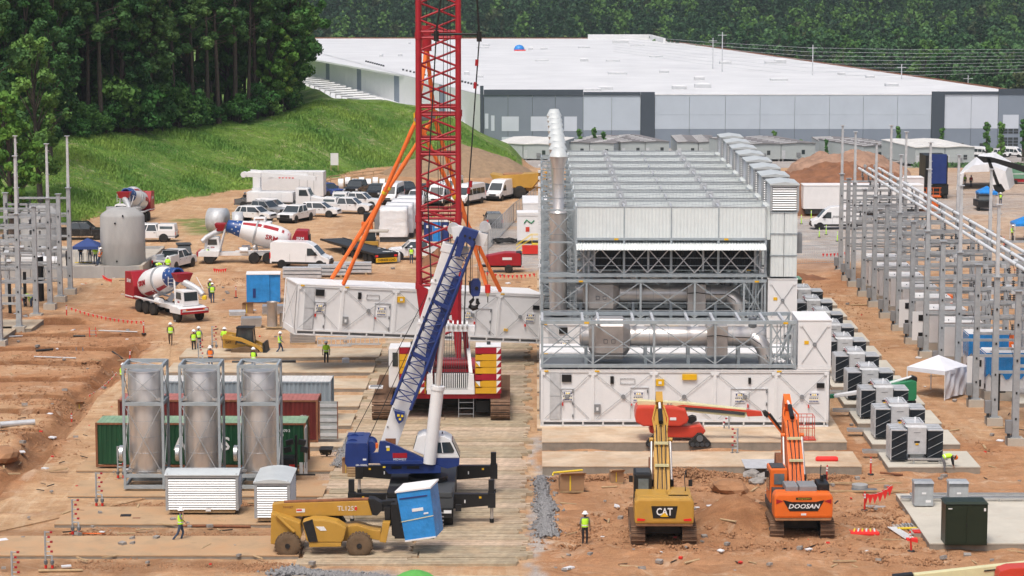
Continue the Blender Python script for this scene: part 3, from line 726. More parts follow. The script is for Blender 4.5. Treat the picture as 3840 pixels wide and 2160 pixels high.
for a in((1845,2085,640,575,4.0,2,'cabin_roof_pale','leftmost pale cabin, left of the tall steel stack',-.22),(2120,2310,640,590,4.0,2,'cabin_roof','grey roofed cabin just right of the tall steel stack',-.3),(2330,2520,640,590,4.0,2,'cabin_roof','grey roofed cabin behind the middle of the generator roofs',.25),(2540,2700,640,590,4.0,2,'cabin_roof','grey roofed cabin left of the louvred towers'),(2800,3080,620,560,4.1,2,'cabin_roof','long grey roofed cabin right of the louvred towers, behind the soil heap',.28),(3090,3235,610,590,3.6,1,'cabin_roof','low cabin behind the top of the soil heap'),(3240,3425,620,545,4.0,2,'cabin_roof','dark roofed cabin left of the white roofed cabin',.3),(3432,3665,633,520,4.3,2,'cabin_roof_pale','white roofed cabin at the right above the white tent',.15)):
 cabin(*a)
def chainfence(pts,z,h,label,post=3.0,name='chain_link_fence',slope=True):
 t=thing(name,label,'fence',(pts[0][0],pts[0][1],z if z is not None else gz(*pts[0])))
 for a,b in zip(pts,pts[1:]):
  L_=math.dist(a,b);n=max(1,int(L_/post))
  for i in range(n+1):
   x,y=a[0]+(b[0]-a[0])*i/n,a[1]+(b[1]-a[1])*i/n;zz=gz(x,y) if z is None else z
   MB().cyl((x,y,zz),(x,y,zz+h),.035,n=5,m='galv').build('post',t,world=True)
   if i<n:
    x2,y2=a[0]+(b[0]-a[0])*(i+1)/n,a[1]+(b[1]-a[1])*(i+1)/n;z2=gz(x2,y2) if z is None else z
    mb=MB();p,q=V(x,y,zz),V(x2,y2,z2)
    for zz_ in(.06,h-.03):mb.beam(p+V(0,0,zz_),q+V(0,0,zz_),.04,.04,'galv')
    m_=int(L_/n/.22)
    for j in range(1,m_):c=p.lerp(q,j/m_);mb.beam(c,c+V(0,0,h),.012,.012,'galv')
    for j in range(1,int(h/.28)):mb.beam(p+V(0,0,j*.28),q+V(0,0,j*.28),.01,.01,'galv')
    mb.build('mesh_panel',t,world=True)
 return t
chainfence([(76,468),(130,468)],None,2.0,'chain link fence running below the white roofed cabin',4)
pl=[]
for i,(px,y0,y1) in enumerate(((2673,142,235),(2708,120,240),(3047,168,280),(3380,240,320),(3629,282,360))):
 Y=830-i*25;b=T(px,y1,Y);tp=T(px,y0,Y)
 t=thing('utility_pole',['first utility pole from the left behind the warehouse roof','taller pole just right of the first utility pole','third utility pole from the left at the edge of the far wood','fourth utility pole from the left before the far wood','rightmost utility pole at the edge of the far wood'][i],'utility pole',(b.x,Y,b.z-12))
 MB().cyl((0,0,0),(0,0,tp.z-b.z+12),.22,.15,n=6,m='galv_light').build('pole',t);MB().beam((-1.4,0,tp.z-b.z+11),(1.4,0,tp.z-b.z+11),.15,.15,'galv_light').build('crossarm',t);pl.append(tp)
mb=MB()
for k in range(8):
 a=T(2300,130+k*9,860);b=T(3900,185+k*12,720);c=(a+b)/2-V(0,0,2+k*.4);mb.tube([a,a.lerp(c,.5)-V(0,0,.4),c,b.lerp(c,.5)-V(0,0,.4),b],.045,3,'galv_light')
tag(mb.build('power_lines'),'thin overhead power lines crossing in front of the far wood','power lines')
for i,(px,py,h,Y) in enumerate(((2171,553,4.6,600),(2228,553,4.8,602),(2262,556,4.2,598),(2903,536,4.4,590),(3003,553,3.2,575),(3098,570,3.4,560),(3368,560,5.2,580),(3532,545,4.8,600),(3700,580,6,560),(3752,588,6,560),(3836,590,6.4,560))):
 p=T(px,py,Y);tree('sapling',(p.x,Y,gz(p.x,Y)),['young tree with slim crown','bushy young tree'][i%2]+' '+['left of the pair by the grey wall','left of two by the grey wall','right of two by the grey wall','above the louvred towers by the grey wall','above the long grey cabin','above the soil heap','behind the dark roofed cabin','beside the dark wall strip at right','left of the white pickup at far right','between the far white vans','at the right edge by the far vans'][i],'young trees before the warehouse',h/5*1.5,'young_tree',i)
# ---------------- concrete pads ----------------
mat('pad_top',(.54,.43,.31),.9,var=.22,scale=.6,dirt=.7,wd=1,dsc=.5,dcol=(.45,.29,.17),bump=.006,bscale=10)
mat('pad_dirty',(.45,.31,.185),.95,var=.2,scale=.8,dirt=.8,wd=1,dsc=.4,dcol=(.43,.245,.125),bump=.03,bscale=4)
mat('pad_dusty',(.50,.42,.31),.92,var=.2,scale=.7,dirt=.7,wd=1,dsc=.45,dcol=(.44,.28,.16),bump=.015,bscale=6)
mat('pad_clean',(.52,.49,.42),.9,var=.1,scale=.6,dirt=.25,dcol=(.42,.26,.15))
def pad(x0,x1,zc0,zc1,h,name='concrete_pad',kind='structure'):
 y0,y1=Yc(zc0),Yc(zc1);d=.0102
 a=[(x0+XT(y0),y0),(x1+XT(y0),y0),(x1+XT(y1),y1),(x0+XT(y1),y1)]
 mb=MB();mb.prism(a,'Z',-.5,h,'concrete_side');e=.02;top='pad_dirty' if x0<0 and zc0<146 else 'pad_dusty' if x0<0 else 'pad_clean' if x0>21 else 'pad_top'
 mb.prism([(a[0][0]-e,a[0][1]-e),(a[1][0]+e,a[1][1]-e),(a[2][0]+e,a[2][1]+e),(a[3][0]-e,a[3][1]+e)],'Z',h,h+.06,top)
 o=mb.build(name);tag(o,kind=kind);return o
PITCH=6.83
for k in range(10):
 f=122.6+k*6.85;x0=-25 if k>2 else(-27.5,-23.6,-24.2)[k]
 pad(x0,-10.2,f,f+4.15,.13 if k<4 else .2)
pad(1.9,20.3,143.0,147.3,.42);pad(1.9,20.3,149.9,154.4,.5)
for k in range(12):pad(1.6,20.6,156.4+k*PITCH,161.2+k*PITCH,.1)
for k in range(11):pad(21.9,27.2,144+k*PITCH-.6,148.4+k*PITCH-.4,.3)
pad(21.3,40,124.5,136.2,.28)
mb=MB();a=[P(*q) for q in((545,1330),(640,1290),(600,1860),(-200,2040),(-200,1960),(90,1850),(190,1715),(325,1560),(365,1495),(455,1425))]
road=mb.prism([(p.x,p.y) for p in a],'Z',-.4,.06,'ground');mat('road_dust',(.50,.36,.225),.95,var=.2,scale=.7,dirt=.45,dcol=(.42,.25,.13),bump=.03,bscale=5)
o=mb.build('haul_road');tag(o,kind='structure');ca2=o.data.color_attributes.new('zone','FLOAT_COLOR','POINT');ca2.data.foreach_set('color',[0.0]*4*len(o.data.vertices))
# ---------------- timber mats ----------------
mats_me=[]
for v in range(4):
 r=random.Random(v);mb=MB();
 for k in range(4):
  L0,L1=-2.72-r.uniform(0,.05),2.6+r.choice((0,.05,.1,.3));mb.box(L0,L1,-.58+k*.295,-.58+k*.295+.262,0,.28+r.uniform(-.012,.012),'mat_wood')
 mb.box(-2.3,-2.25,-.6,.6,.1,.13,'rust');mb.box(2.25,2.3,-.6,.6,.1,.13,'rust');mats_me.append(mb)
mat('mat_wood',(.44,.35,.25),.9,var=.32,scale=2.2,rnd=.2,dirt=.55,dcol=(.44,.29,.17),bump=.01,bscale=9,wd=1,dsc=.33)
mats_me=[m.mesh('timber_mat') for m in mats_me]
root=thing('timber_mat_road','road of heavy timber mats laid side by side under both cranes','timber mats',(-4.5,Yc(160),0))
r=random.Random(9);row=0;zc=115.5
mj=[(-9.9,5.5),(-4.35,5.5),(.9,3)]
while zc<222:
 Y=Yc(zc);x=-10.3+XT(Y)+r.uniform(-.15,.15)
 if 118<zc<121:zc+=1.24;continue
 for k in range(2):
  o=ob('timber_mat',mats_me[r.randrange(4)],root,(x+2.78+k*5.62+r.uniform(-.1,.1)+(.3 if row%3==1 else 0)+4.5,Y-root.location.y,r.uniform(-.03,.035)-.12),(r.uniform(-.012,.012),r.uniform(-.006,.006),r.uniform(-.008,.008)))
 row+=1;zc+=1.235
def stones(name,label,pts,n,s0,s1,mname,cat='gravel',spread=.9,hump=.25):
 rg=np.random.default_rng(len(label));vs=[];fs=[]
 base=np.array([[1,0,0],[-1,0,0],[0,1,0],[0,-1,0],[0,0,1],[0,0,-1]],float);tri=np.array([[0,2,4],[2,1,4],[1,3,4],[3,0,4],[2,0,5],[1,2,5],[3,1,5],[0,3,5]])
 P_=[]
 for i in range(n):
  a,b=pts[rg.integers(len(pts)-1)],None
  k=rg.integers(len(pts)-1);t=rg.random();x=pts[k][0]*(1-t)+pts[k+1][0]*t;y=pts[k][1]*(1-t)+pts[k+1][1]*t;w=pts[k][2]
  o=rg.normal()*w*.4;P_.append((x+o,y+rg.normal()*.3,hump*math.exp(-(o/w)**2*3)))
 P_=np.array(P_);g=ground(P_[:,0],P_[:,1]);P_[:,2]+=g
 s=s0+(s1-s0)*rg.random(n)**2
 vs=(base[None]*(s[:,None]*(.6+.6*rg.random((n,3))))[:,None,:]+rg.normal(size=(n,6,3))*s[:,None,None]*.18+P_[:,None,:]).reshape(-1,3)
 fs=(tri[None]+(np.arange(n)*6)[:,None,None]).reshape(-1,3)
 o=bpy.data.objects.new(name,leafmesh(name,vs,fs,mname));COL.objects.link(o);tag(o,label,cat,kind='stuff');return o
def pw(l):return[(P(x,y).x,P(x,y).y,w) for x,y,w in l]
stones('gravel','grey crushed stone banked along the right edge of the timber mats',pw([(2030,1800,.55),(2040,1890,.8),(2050,1920,.5)])+pw([(2045,1960,.8),(2050,2020,.9)]),3200,.03,.13,'gravel_grey')
stones('gravel','grey crushed stone heaped at the lower left corner of the timber mats',pw([(1080,2150,1.2),(1160,2165,1.6),(1350,2180,1.2),(1480,2190,1)]),4000,.03,.13,'gravel_grey')
stones('gravel','grey crushed stone beside the open containers at the left of the mats',pw([(1310,1650,.8),(1290,1720,1),(1260,1760,.8)]),1500,.03,.1,'gravel_grey')
stones('soil_clods','clods and stones on the bare red soil around the two excavators',pw([(2080,2060,3),(2500,1850,4),(2800,1750,4),(3100,2050,3),(3300,1900,3),(3500,2120,2.5),(2300,1980,5),(2700,2080,4)]),6500,.02,.13,'clay','stones',hump=0)
stones('soil_clods','clods of soil along the trenches at the left',pw([(20,1240,6),(450,1290,5),(60,1340,7),(400,1400,5),(30,1500,6),(250,1520,4),(30,1650,6),(100,1760,4)]),4500,.02,.12,'clay','stones',hump=0)
stones('soil_clods','clods of soil in the strips between the concrete pads',pw([(300,1895,1.2),(1200,1895,1),(250,2005,1.2),(1100,2010,1),(200,2130,1.2),(1050,2120,1.2),(900,2140,1)]),4000,.02,.1,'clay','stones',hump=0)
stones('soil_clods','loose stones on the open ground in the middle distance',pw([(450,1100,3),(900,1060,3),(1200,1130,2),(2900,1020,2.5),(3200,1150,2),(3300,1500,2),(3700,1700,2)]),2500,.03,.13,'clay','stones',hump=0)
stones('soil_clods','loose orange soil spilled over the pads behind the excavators',pw([(2100,1800,2.2),(2350,1795,2.5),(2650,1798,2.5),(3000,1800,2.2),(3120,1790,2)]),3000,.02,.11,'clay','stones',hump=.1)
for i,(px,py,s,m,lb) in enumerate(((2740,1845,.85,'clay','large reddish boulder between the two excavators'),(2820,1790,.5,'rockgrey','jagged grey rubble block left of the orange excavator cab'),(2850,1760,.55,'rockgrey','upper grey rubble block behind the orange excavator'),(2870,1800,.5,'rockgrey','grey rubble block touching the orange excavator track'),(2836,1815,.42,'rockgrey','small grey rubble block in front of the others'),(15,1745,.9,'clay','pale boulder at the left edge of the trench area'),(2576,2052,.22,'clay','small stone behind the yellow excavator track'))):
 p=P(px,py);r=random.Random(i);mb=MB();bmx=bmesh.new();bmesh.ops.create_icosphere(bmx,subdivisions=2,radius=1)
 vs=[v.co.copy() for v in bmx.verts];fs=[[v.index for v in f.verts] for f in bmx.faces];bmx.free()
 vs=[V(v.x*1.3,v.y,v.z*.6)*(s*(1+.35*noise.noise(v*1.3+V(i*7,0,0)))) for v in vs];mb.add(vs,fs,m)
 o=mb.build('boulder' if m=='clay' else 'rubble_block');o.location=(p.x,p.y,gz(p.x,p.y)+s*.3);o.rotation_euler=(0,0,i);tag(o,lb,'boulder' if m=='clay' else 'rubble')
def pile(px,py,zc,w,d,h,m,label,seed=0,flat=.0,rough=.12,shape=None):
 X=(px-1920)/(F/zc);Y=Yc(zc);n=56;mb=MB();vs=[];fs=[]
 for j in range(n+1):
  for i in range(n+1):
   u,v=i/n*2-1,j/n*2-1;x,y=u*w/2,v*d/2;r=math.hypot(u,v)
   if shape:hh=shape(u,v)*h
   else:hh=h*max(0,1-r)**.85 if not flat else h*min(1,max(0,(1-r)/(1-flat)))
   k=noise.fractal((x*.35,y*.35,seed),1,2,5)
   e=min(1,hh/(.25*h+1e-6));hh+=k*rough*h*e+.22*noise.noise((x*1.7,y*1.7,seed))*e
   vs.append((X+x,Y+y,gz(X+x,Y+y)-.15+hh))
 for j in range(n):
  for i in range(n):a=j*(n+1)+i;fs.append((a,a+1,a+n+2,a+n+1))
 mb.add(vs,fs,m,True);o=mb.build('soil_heap');tag(o,label,'soil heap');return o
mat('soil_brown',(.27,.19,.12),.95,var=.2,scale=1.5,bump=.06,bscale=3);mat('soil_red',(.23,.105,.055),.95,var=.35,scale=.6,streak=.35,bump=.15,bscale=1.5);mat('soil_mixed',(.32,.20,.14),.95,var=.3,scale=.8,bump=.15,bscale=1.5)
pile(1735,665,350,24,16,4.3,'soil_brown','smooth brown heap of fine soil at the bank foot behind the red crane boom',1,rough=.05)
def bluff(u,v):
 ridge=.8+.2*math.cos(u*2.2)-.25*max(0,u-.3)*2.2
 side=min(1,max(0,(1-abs(u))/.32));front=min(1,max(0,(v+1)/.26))**1.2;back=min(1,max(0,(1-v)/.5))
 return ridge*side*front*back*(.72+.28*min(1,max(0,(v+.6)/.6)))
pile(3190,775,300,22,20,5.0,'soil_red','big heap of cut red soil with a steep face behind the louvred towers',2,rough=.15,shape=bluff)
pile(3195,745,307,21,13,6.2,'soil_mixed','pinkish crest of loose rubble on top of the big red soil heap',3,rough=.12,shape=bluff)
pile(3350,745,303,11,12,3.6,'soil_mixed','ochre slope of loose soil at the right end of the big soil heap',6)
pile(1655,985,243,5.0,4,1.9,'soil_red','small red soil pile beside the white pickup behind the crane boom',5)
pile(2990,1035,232,7,3,.8,'soil_red','low red spoil heap right of the generator row',8)
# ---------------- generator containers ----------------
def u_(z):return(z-272)/127.1
def w_(z):return(1085-z)/125.7
CL,CD,CH=18.2,3.75,3.66
def sh(mb,name,**k):return mb.mesh(name,**k)
mesh_sign=None
def make_container(label,loc,rz=0,group=None,M=None):
 t=thing('generator_container',label,'generator container',loc,rz,group,M)
 mb=MB();mb.box(.05,CL-.05,.05,CD-.05,.42,CH-.08,'panel_white');mb.build('container_body',t,bevel=.02)
 mb=MB();mb.box(-.03,CL+.03,-.03,CD+.03,CH-.08,CH,'white_clean');
 mb.build('roof',t)
 for x in(3.3,7.15,11.0,14.85):MB().box(x-.06,x+.06,.02,CD-.02,CH,CH+.03,'white').build('roof_seam',t)
 mb=MB();mb.box(0,CL,0,.14,.30,.42,'white');mb.box(0,CL,.05,.12,.0,.1,'white')
 for i in range(15):mb.box(i*1.27+.1,i*1.27+.2,.02,.1,.1,.3,'white')
 mb.box(0,CL,CD-.14,CD,0,.42,'white');mb.box(0,.14,.14,CD-.14,0,.42,'white');mb.box(CL-.14,CL,.14,CD-.14,0,.42,'white');mb.box(.14,CL-.14,.2,CD-.2,.02,.4,'grey');mb.build('base_frame',t)
 px=[0.05,3.3,7.15,11.0,14.85,CL-.05]
 for x in px:MB().box(x-.1,x+.1,-.02,.1,.42,CH-.09,'white').build('post',t)
 MB().box(0,CL,-.015,.1,CH-.2,CH-.1,'white').build('top_rail',t)
 for a,b in zip(px,px[1:]):
  a+=.22;b-=.22;z0,z1=.52,CH-.32;c=((a+b)/2,-.05,(z0+z1)/2)
  for p,q in(((a,z0),(b,z1)),((b,z0),(a,z1))):MB().beam((p[0],-.05,p[1]),(q[0],-.05,q[1]),.022,.03,'galv').build('tie_rod',t)
  MB().cyl((c[0],-.02,c[2]),(c[0],-.085,c[2]),.14,n=14,m='grey').build('rod_hub',t)
  for x in(a-.05,b+.05):MB().box(x-.09,x+.09,-.04,0,z1-.05,z1+.12,'white').build('corner_lug',t)
 def pl(x0,x1,y1,y0,m,name,pr=.03):MB().box(u_(x0),u_(x1),-pr,.06,w_(y0),w_(y1),m).build(name,t)
 pl(347,432,655,838,'galv_light','louver_panel');pl(347,432,842,1030,'galv_light','louver_panel')
 for a in((443,520,668,725),(832,860,680,740),(1938,1960,690,738),(2487,2548,732,770)):pl(*a,'black_clean','vent_opening',.06)
 pl(1198,1263,703,754,'label_yellow','instrument_box',.12);pl(1408,1525,663,706,'label_yellow','instrument_box',.12)
 pl(1218,1243,718,740,'white','instrument_window',.14);pl(703,754,905,970,'grey','socket_box',.1);pl(720,738,928,955,'white','socket_plate',.12)
 for a in((303,335),(708,744),(2166,2202)):pl(a[0],a[1],632,645,'label_yellow','corner_label',.05)
 pl(2225,2260,957,980,'label_yellow','warning_plate',.05)
 for a in((450,890,915),(1003,900,912),(1936,903,930),(2422,907,930)):pl(a[0]-4,a[0]+5,a[1],a[2],'redbright','fire_extinguisher',.14)
 for x0,x1,y in((440,540,780),(995,1140,770),(1800,2095,778)):
  mb=MB();
  for x in(x0,x1) if x0!=1800 else(x0,1947,x1):mb.box(u_(x)-.012,u_(x)+.012,-.012,.05,.5,w_(y),'galv_light')
  mb.box(u_(x0),u_(x1),-.012,.05,w_(y)-.02,w_(y),'galv_light');mb.build('door_seam',t)
  for yy in(800,900,1000):MB().box(u_(x1)-.1,u_(x1)-.04,-.05,.03,w_(yy+12),w_(yy-12),'galv_dark').build('hinge',t)
 mb=MB();a,b,c,d=u_(915),u_(1028),w_(742),w_(700)
 for i in range(9):mb.box(a+(b-a)*i/9,a+(b-a)*(i+.6)/9,-.012,.05,c,c+.02,'grey');mb.box(a+(b-a)*i/9,a+(b-a)*(i+.6)/9,-.012,.05,d,d+.02,'grey')
 mb.box(a-.02,a,-.012,.05,c,d,'grey');mb.box(b,b+.02,-.012,.05,c,d,'grey');mb.build('hatch_outline',t)
 for x0,x1,y0 in((455,528,800),(1020,1097,805),(1836,1912,812),(2430,2505,810)):
  a,b=u_(x0),u_(x1);z1=w_(y0);s=(b-a)/4
  sg=MB().box(a-.03,b+.03,-.02,.05,z1-.62,z1+.03,'white_clean').build('safety_sign',t)
  for i in range(4):
   cx=a+s*(i+.5);zc=z1-.12
   mb=MB()
   if i in(1,2):mb.prism([(cx-s*.42,zc-s*.35),(cx+s*.42,zc-s*.35),(cx,zc+s*.42)],'Y',-.03,-.01,'yellowbright')
   else:mb.cyl((cx,-.03,zc),(cx,-.01,zc),s*.4,n=10,m='blue')
   mb.build('pictogram',sg)
  mb=MB();mb.box(a,b,-.026,-.01,z1-.27,z1-.245,'black_clean');mb.box(a,b,-.026,-.01,z1-.02,z1,'blue')
  for i in range(5):mb.box(a+i*s*.8,a+i*s*.8+s*.5,-.026,-.01,z1-.38,z1-.31,'black_clean')
  mb.box(a,b,-.026,-.01,z1-.455,z1-.43,'yellowbright');
  for i in range(6):mb.box(a+i*s*.66,a+i*s*.66+s*.5,-.026,-.01,z1-.58,z1-.5,'blue')
  mb.build('sign_print',sg)
 for x,nm in((CL,1),(0,-1)):
  for p,q in(((.2,.5),(CD-.2,CH-.3)),((CD-.2,.5),(.2,CH-.3))):MB().beam((x+nm*.05,p[0],p[1]),(x+nm*.05,q[0],q[1]),.022,.03,'galv').build('tie_rod',t)
  for y in(.06,CD-.06):MB().box(min(x,x+nm*.06),max(x,x+nm*.06),y-.08,y+.08,.42,CH-.09,'white').build('post',t)
 return t
mat('steel_blue',(.34,.39,.42),.5,.2,var=.14,scale=2,rnd=.04)
G='steel_blue'
def exhaust_frame(t,z0=CH+.12,L=16.1,h=3.0,closed=False):
 z1=z0+h;D=3.9
 for y in(0,D):
  for z in(z0+.12,z1-.1):MB().box(0,L,y-.1,y+.1,z-.12,z+.1,G).build('rail',t)
 mb=MB();mb.box(.1,L-.1,.15,D-.15,z0,z0+.04,'galv_dark');[mb.box(i*1.0+.4,i*1.0+.5,.1,D-.1,z0-.12,z0,G) for i in range(16)];mb.build('floor_grating',t)
 ps=[0.1,3.3,7.15,11.0,14.5,L-.1]
 for x in ps:
  for y in(0,D):MB().box(x-.07,x+.07,y-.07,y+.07,z0+.2,z1-.18,G).build('post',t)
 for a,b in zip(ps,ps[1:]):
  for p,q in(((a,z0+.25),(b,z1-.2)),((b,z0+.25),(a,z1-.2))):
   for y in((-.02,D) if not closed else(-.02,)):MB().beam((p[0],y,p[1]),(q[0],y,q[1]),.06,.06,G).build('brace',t)
 for z in(z0+.75,z0+1.3):
  for y in(0,D):MB().beam((.1,y,z),(L-.1,y,z),.04,.04,G).build('handrail',t)
 for x in[u_(q) for q in(285,610,735,1015,1175,1455,1660,1870,2065,2220)]:MB().box(x-.08,x+.08,.1,D-.1,z1-.2,z1-.02,'galv_light' if not closed else G).build('cross_beam',t)
 zc=z0+1.75;yc=1.7;r=.62
 mb=MB();xs=[2.5,2.6,5.4,5.42,10.4,10.5,11.9,14.2,14.35]
 mb.lathe([(.02,2.46),(.5,2.5),(.62,2.62),(.62,14.2),(.5,14.34),(.02,14.38)],(0,yc,zc),'X',22,'stainless');mb.build('exhaust_silencer',t)
 for x in(2.65,5.7,6.9,8.1,9.3,12.2,13.3,14.15):MB().lathe([(.635,x-.015),(.635,x+.015)],(0,yc,zc),'X',22,'galv').build('silencer_band',t)
 mb=MB();o=[(-.75,-1.25),(.75,-1.25),(1.1,-.8),(1.1,.9),(.7,1.32),(-.7,1.32),(-1.1,.9),(-1.1,-.8)]
 a,b=u_(715),u_(935);oo=[(yc+p[0],zc-.12+p[1]) for p in o];ss=[(yc+p[0]*.6,zc-.05+p[1]*.6) for p in o]
 mb.prism(oo,'X',a,b,'stainless_dull');mb.prism(ss,'X',u_(660),a,'stainless_dull',oo);mb.prism(oo,'X',b,u_(992),'stainless_dull',ss);mb.build('catalyst_housing',t)
 for x in(u_(795),u_(857)):
  mb=MB();mb.box(x-.13,x+.13,yc-1.16,yc-1.09,zc-.3,zc-.04,'galv_dark');mb.box(x-.09,x+.09,yc-1.18,yc-1.15,zc-.26,zc-.08,'stainless_dull');mb.build('inspection_port',t)
 mb=MB();mb.box(u_(1612),u_(1778),yc-.95,yc+.95,z0+.6,z0+2.55,'stainless_dull');mb.build('bypass_housing',t,bevel=.05)
 mb=MB();xe=u_(1990);mb.tube([(xe,yc-.1,zc),(xe+.35,yc-.5,zc-.25),(xe+.65,yc-.6,zc-.7),(xe+.85,yc-.6,z0+.1)],.5,18,'stainless');mb.build('exhaust_elbow',t)
 MB().cyl((u_(1985),yc,zc+.55),(u_(1985),yc,z1-.05),.27,n=14,m='galv_dark').build('riser',t)
 mb=MB()
 for x in(u_(640),u_(1120),u_(1465),u_(1870)):mb.box(x-.1,x+.1,yc-.5,yc+.5,z0+.05,zc-.55,G)
 mb.build('saddle',t,kind='stuff')
 for x in(2160,2195,2228):MB().cyl((u_(x)-.35,-.02+.5,z0+.55),(u_(x),.1,z0+.35),.11,n=10,m='white').build('coolant_pipe',t)
 mb=MB()
 for k in range(5):mb.beam((15.0,.3+k*.05,z0+.2),(15.9,.3+k*.3,z1-.2),.04,.04,G);mb.beam((14.9+k*.22,.2,z0+.2),(14.9+k*.22,.2,z1-.2),.05,.05,G)
 mb.build('pipe_supports',t,kind='stuff')
 mb=MB();pts=[(u_(1610),-.02+.7,z0+1.9),(u_(1700),.72,z0+1.95),(u_(1800),.72,z0+1.85),(u_(1960),.7,z0+1.8),(u_(2040),.7,z0+1.4),(u_(2100),.6,z0+.5)];mb.tube(pts,.03,5,'cable');mb.build('cable',t)
 a,b=L+.1,CL+.1
 MB().box(a,b,0,D,z0+.1,z1,'panel_white').build('inlet_housing',t,bevel=.02)
 MB().box(a-.03,b+.03,-.04,D+.04,z1,z1+.05,'white_clean').build('housing_roof',t)
 mb=MB();mb.box(a,b,-.02,.1,z0-.1,z0+.1,'white');mb.build('housing_base',t)
 for q in(((a+.25,z0+.3),(b-.25,z1-.35)),((b-.25,z0+.3),(a+.25,z1-.35))):MB().beam((q[0][0],-.04,q[0][1]),(q[1][0],-.04,q[1][1]),.022,.03,'galv').build('tie_rod',t)
 MB().cyl(((a+b)/2,-.02,(z0+z1)/2),((a+b)/2,-.08,(z0+z1)/2),.13,n=12,m='grey').build('rod_hub',t)
 for x in(a+.2,b-.2):MB().cyl((x,-.01,z1-.3),(x,-.06,z1-.3),.1,n=10,m='white').build('lifting_lug',t)
 MB().box(a+.4,a+.68,-.03,.02,z0+1.5,z0+1.72,'label_yellow').build('warning_plate',t)
 for x in(u_(640),u_(2230)):MB().box(x-.15,x+.15,-.13,-.1,z1-.2,z1-.08,'label_yellow').build('warning_plate',t)
def radiator_level(t):
 z0,z1,D=6.95,12.0,4.2
 for y in(0,D):
  MB().box(0,16.1,y-.1,y+.1,z0,z0+.25,G).build('rail',t)
 ps=[2.55,5.95,9.3,12.65,16.0]
 for x in ps:
  for y in(0,D):MB().box(x-.08,x+.08,y-.08,y+.08,z0+.25,9.6,G).build('post',t)
 for a,b in zip(ps,ps[1:]):
  for p,q in(((a+.1,z0+.3),((a+b)/2,9.0)),((b-.1,z0+.3),((a+b)/2,9.0)),((a+.1,9.0),((a+b)/2,z0+.3)),((b-.1,9.0),((a+b)/2,z0+.3))):
   MB().beam((p[0],-.03,p[1]),(q[0],-.03,q[1]),.07,.07,'galv_light').build('brace',t)
 for z in(7.75,8.3):MB().beam((2.5,.05,z),(16.0,.05,z),.04,.04,G).build('handrail',t)
 for k in range(6):
  x=3.9+k*1.9;mb=MB();mb.box(x+.03,x+1.87,.5,3.6,7.45,9.25,'fins');mb.build('radiator_core',t)
 for x in(3.85,7.7,11.6,15.3):MB().box(x-.07,x+.07,.4,.5,7.3,9.3,'galv_light').build('core_post',t)
 mb=MB();[mb.cyl((x,.3,7.2),(x,.3,9.5),.09,n=8,m='galv_light') for x in(3.1,3.45,15.65)];mb.build('pipe_riser',t)
 for k in range(9):MB().cyl((3.4+k*1.45,1.6,9.42),(3.4+k*1.45,1.6,9.7),.62,n=16,m='galv_light').build('fan_ring',t)
 for a,b in zip(ps,ps[1:]):
  mb=MB();n=16
  for k in range(n):
   x=a+(b-a)*k/n;w=(b-a)/n
   mb.prism([(x,0),(x+w*.5,0),(x+w*.6,.05),(x+w*.9,.05),(x+w,0),(x+w,-.03),(x,-.03)],'Y',-1.0,.55,'cladding')
  for v in range(len(mb.v)):p=mb.v[v];mb.v[v]=(p[0],p[1],p[2]+9.0+(p[1]+1.0)*.33)
  mb.build('awning_sheet',t)
 for a,b in zip(ps,ps[1:]):
  MB().box(a+.04,b-.04,-.05,.05,9.75,11.9,'cladding').build('wall_panel',t)
  MB().box(a+.04,b-.04,2.75,2.85,10.6,12.1,'cladding').build('back_panel',t)
  MB().box(a-.04,a+.04,-.09,-.05,9.6,11.95,G).build('panel_post',t)
 MB().box(ps[0],ps[-1],-.1,.08,9.58,9.75,G).build('rail',t)
 for y,z in((0,11.9),(2.8,12.1)):MB().box(ps[0]-.05,ps[-1]+.05,y-.07,y+.07,z,z+.07,'galv').build('rim',t)
 for x,m in((ps[0],'cladding_y'),(ps[-1],'cladding_y')):MB().box(x-.05,x+.05,.06,2.74,9.75,12.0,m).build('side_panel',t)
 MB().box(ps[0],ps[-1],.1,2.7,11.0,11.1,'galv').build('pit_floor',t)
 for i,x in enumerate(ps[1:-1]):MB().box(x-.06,x+.06,0,2.8,11.9,12.02,'galv_light').build('cross_bar',t)
 for i,x in enumerate((ps[1],ps[3])):
  mb=MB();mb.cyl((x,2.7,11.95),(x,2.86,11.95),.3,n=14,m='galv_light',smooth=False);mb.cyl((x,2.6,12.0),(x,2.5,12.0),.1,n=8,m='galv');mb.build('hub_plate',t)
 for a,b in zip(ps,ps[1:]):MB().beam((a,2.7 if a!=ps[1] and a!=ps[3] else .1,12.0),(b,.1 if a!=ps[1] and a!=ps[3] else 2.7,12.0),.03,.03,'galv_light').build('tie_rod',t)
 for x in(5.4,13.2):MB().box(x-.15,x+.15,-.13,-.1,9.6,9.72,'label_yellow').build('warning_plate',t)
 a,b=16.35,18.25
 for k in range(3):
  z=6.95+k*1.55
  for x in(0,1):
   MB().box(a+.02+x*.95,a+.93+x*.95,0,3.9,z+.03,z+1.52,'cladding').build('tower_panel',t)
  MB().box(a-.04,b+.02,-.05,3.95,z+1.5,z+1.56,G).build('tower_joint',t)
 MB().box(a-.3,a,.2,3.6,9.6,12,'cladding').build('tower_side',t)
 MB().box(b+.03,b+.4,.5,1.4,8.6,10.0,'grey').build('control_box',t)
 z=11.65;h=1.85
 lb=MB().box(a+.1,b-.1,.1,3.7,z,z+h,'darkgrey').build('louver_box',t)
 for x,y in((a,-.02),(b,-.02),(a,3.8),(b,3.8)):MB().box(x-.08,x+.08,y-.08+.05,y+.08+.05,z,z+h,'galv').build('corner_post',lb)
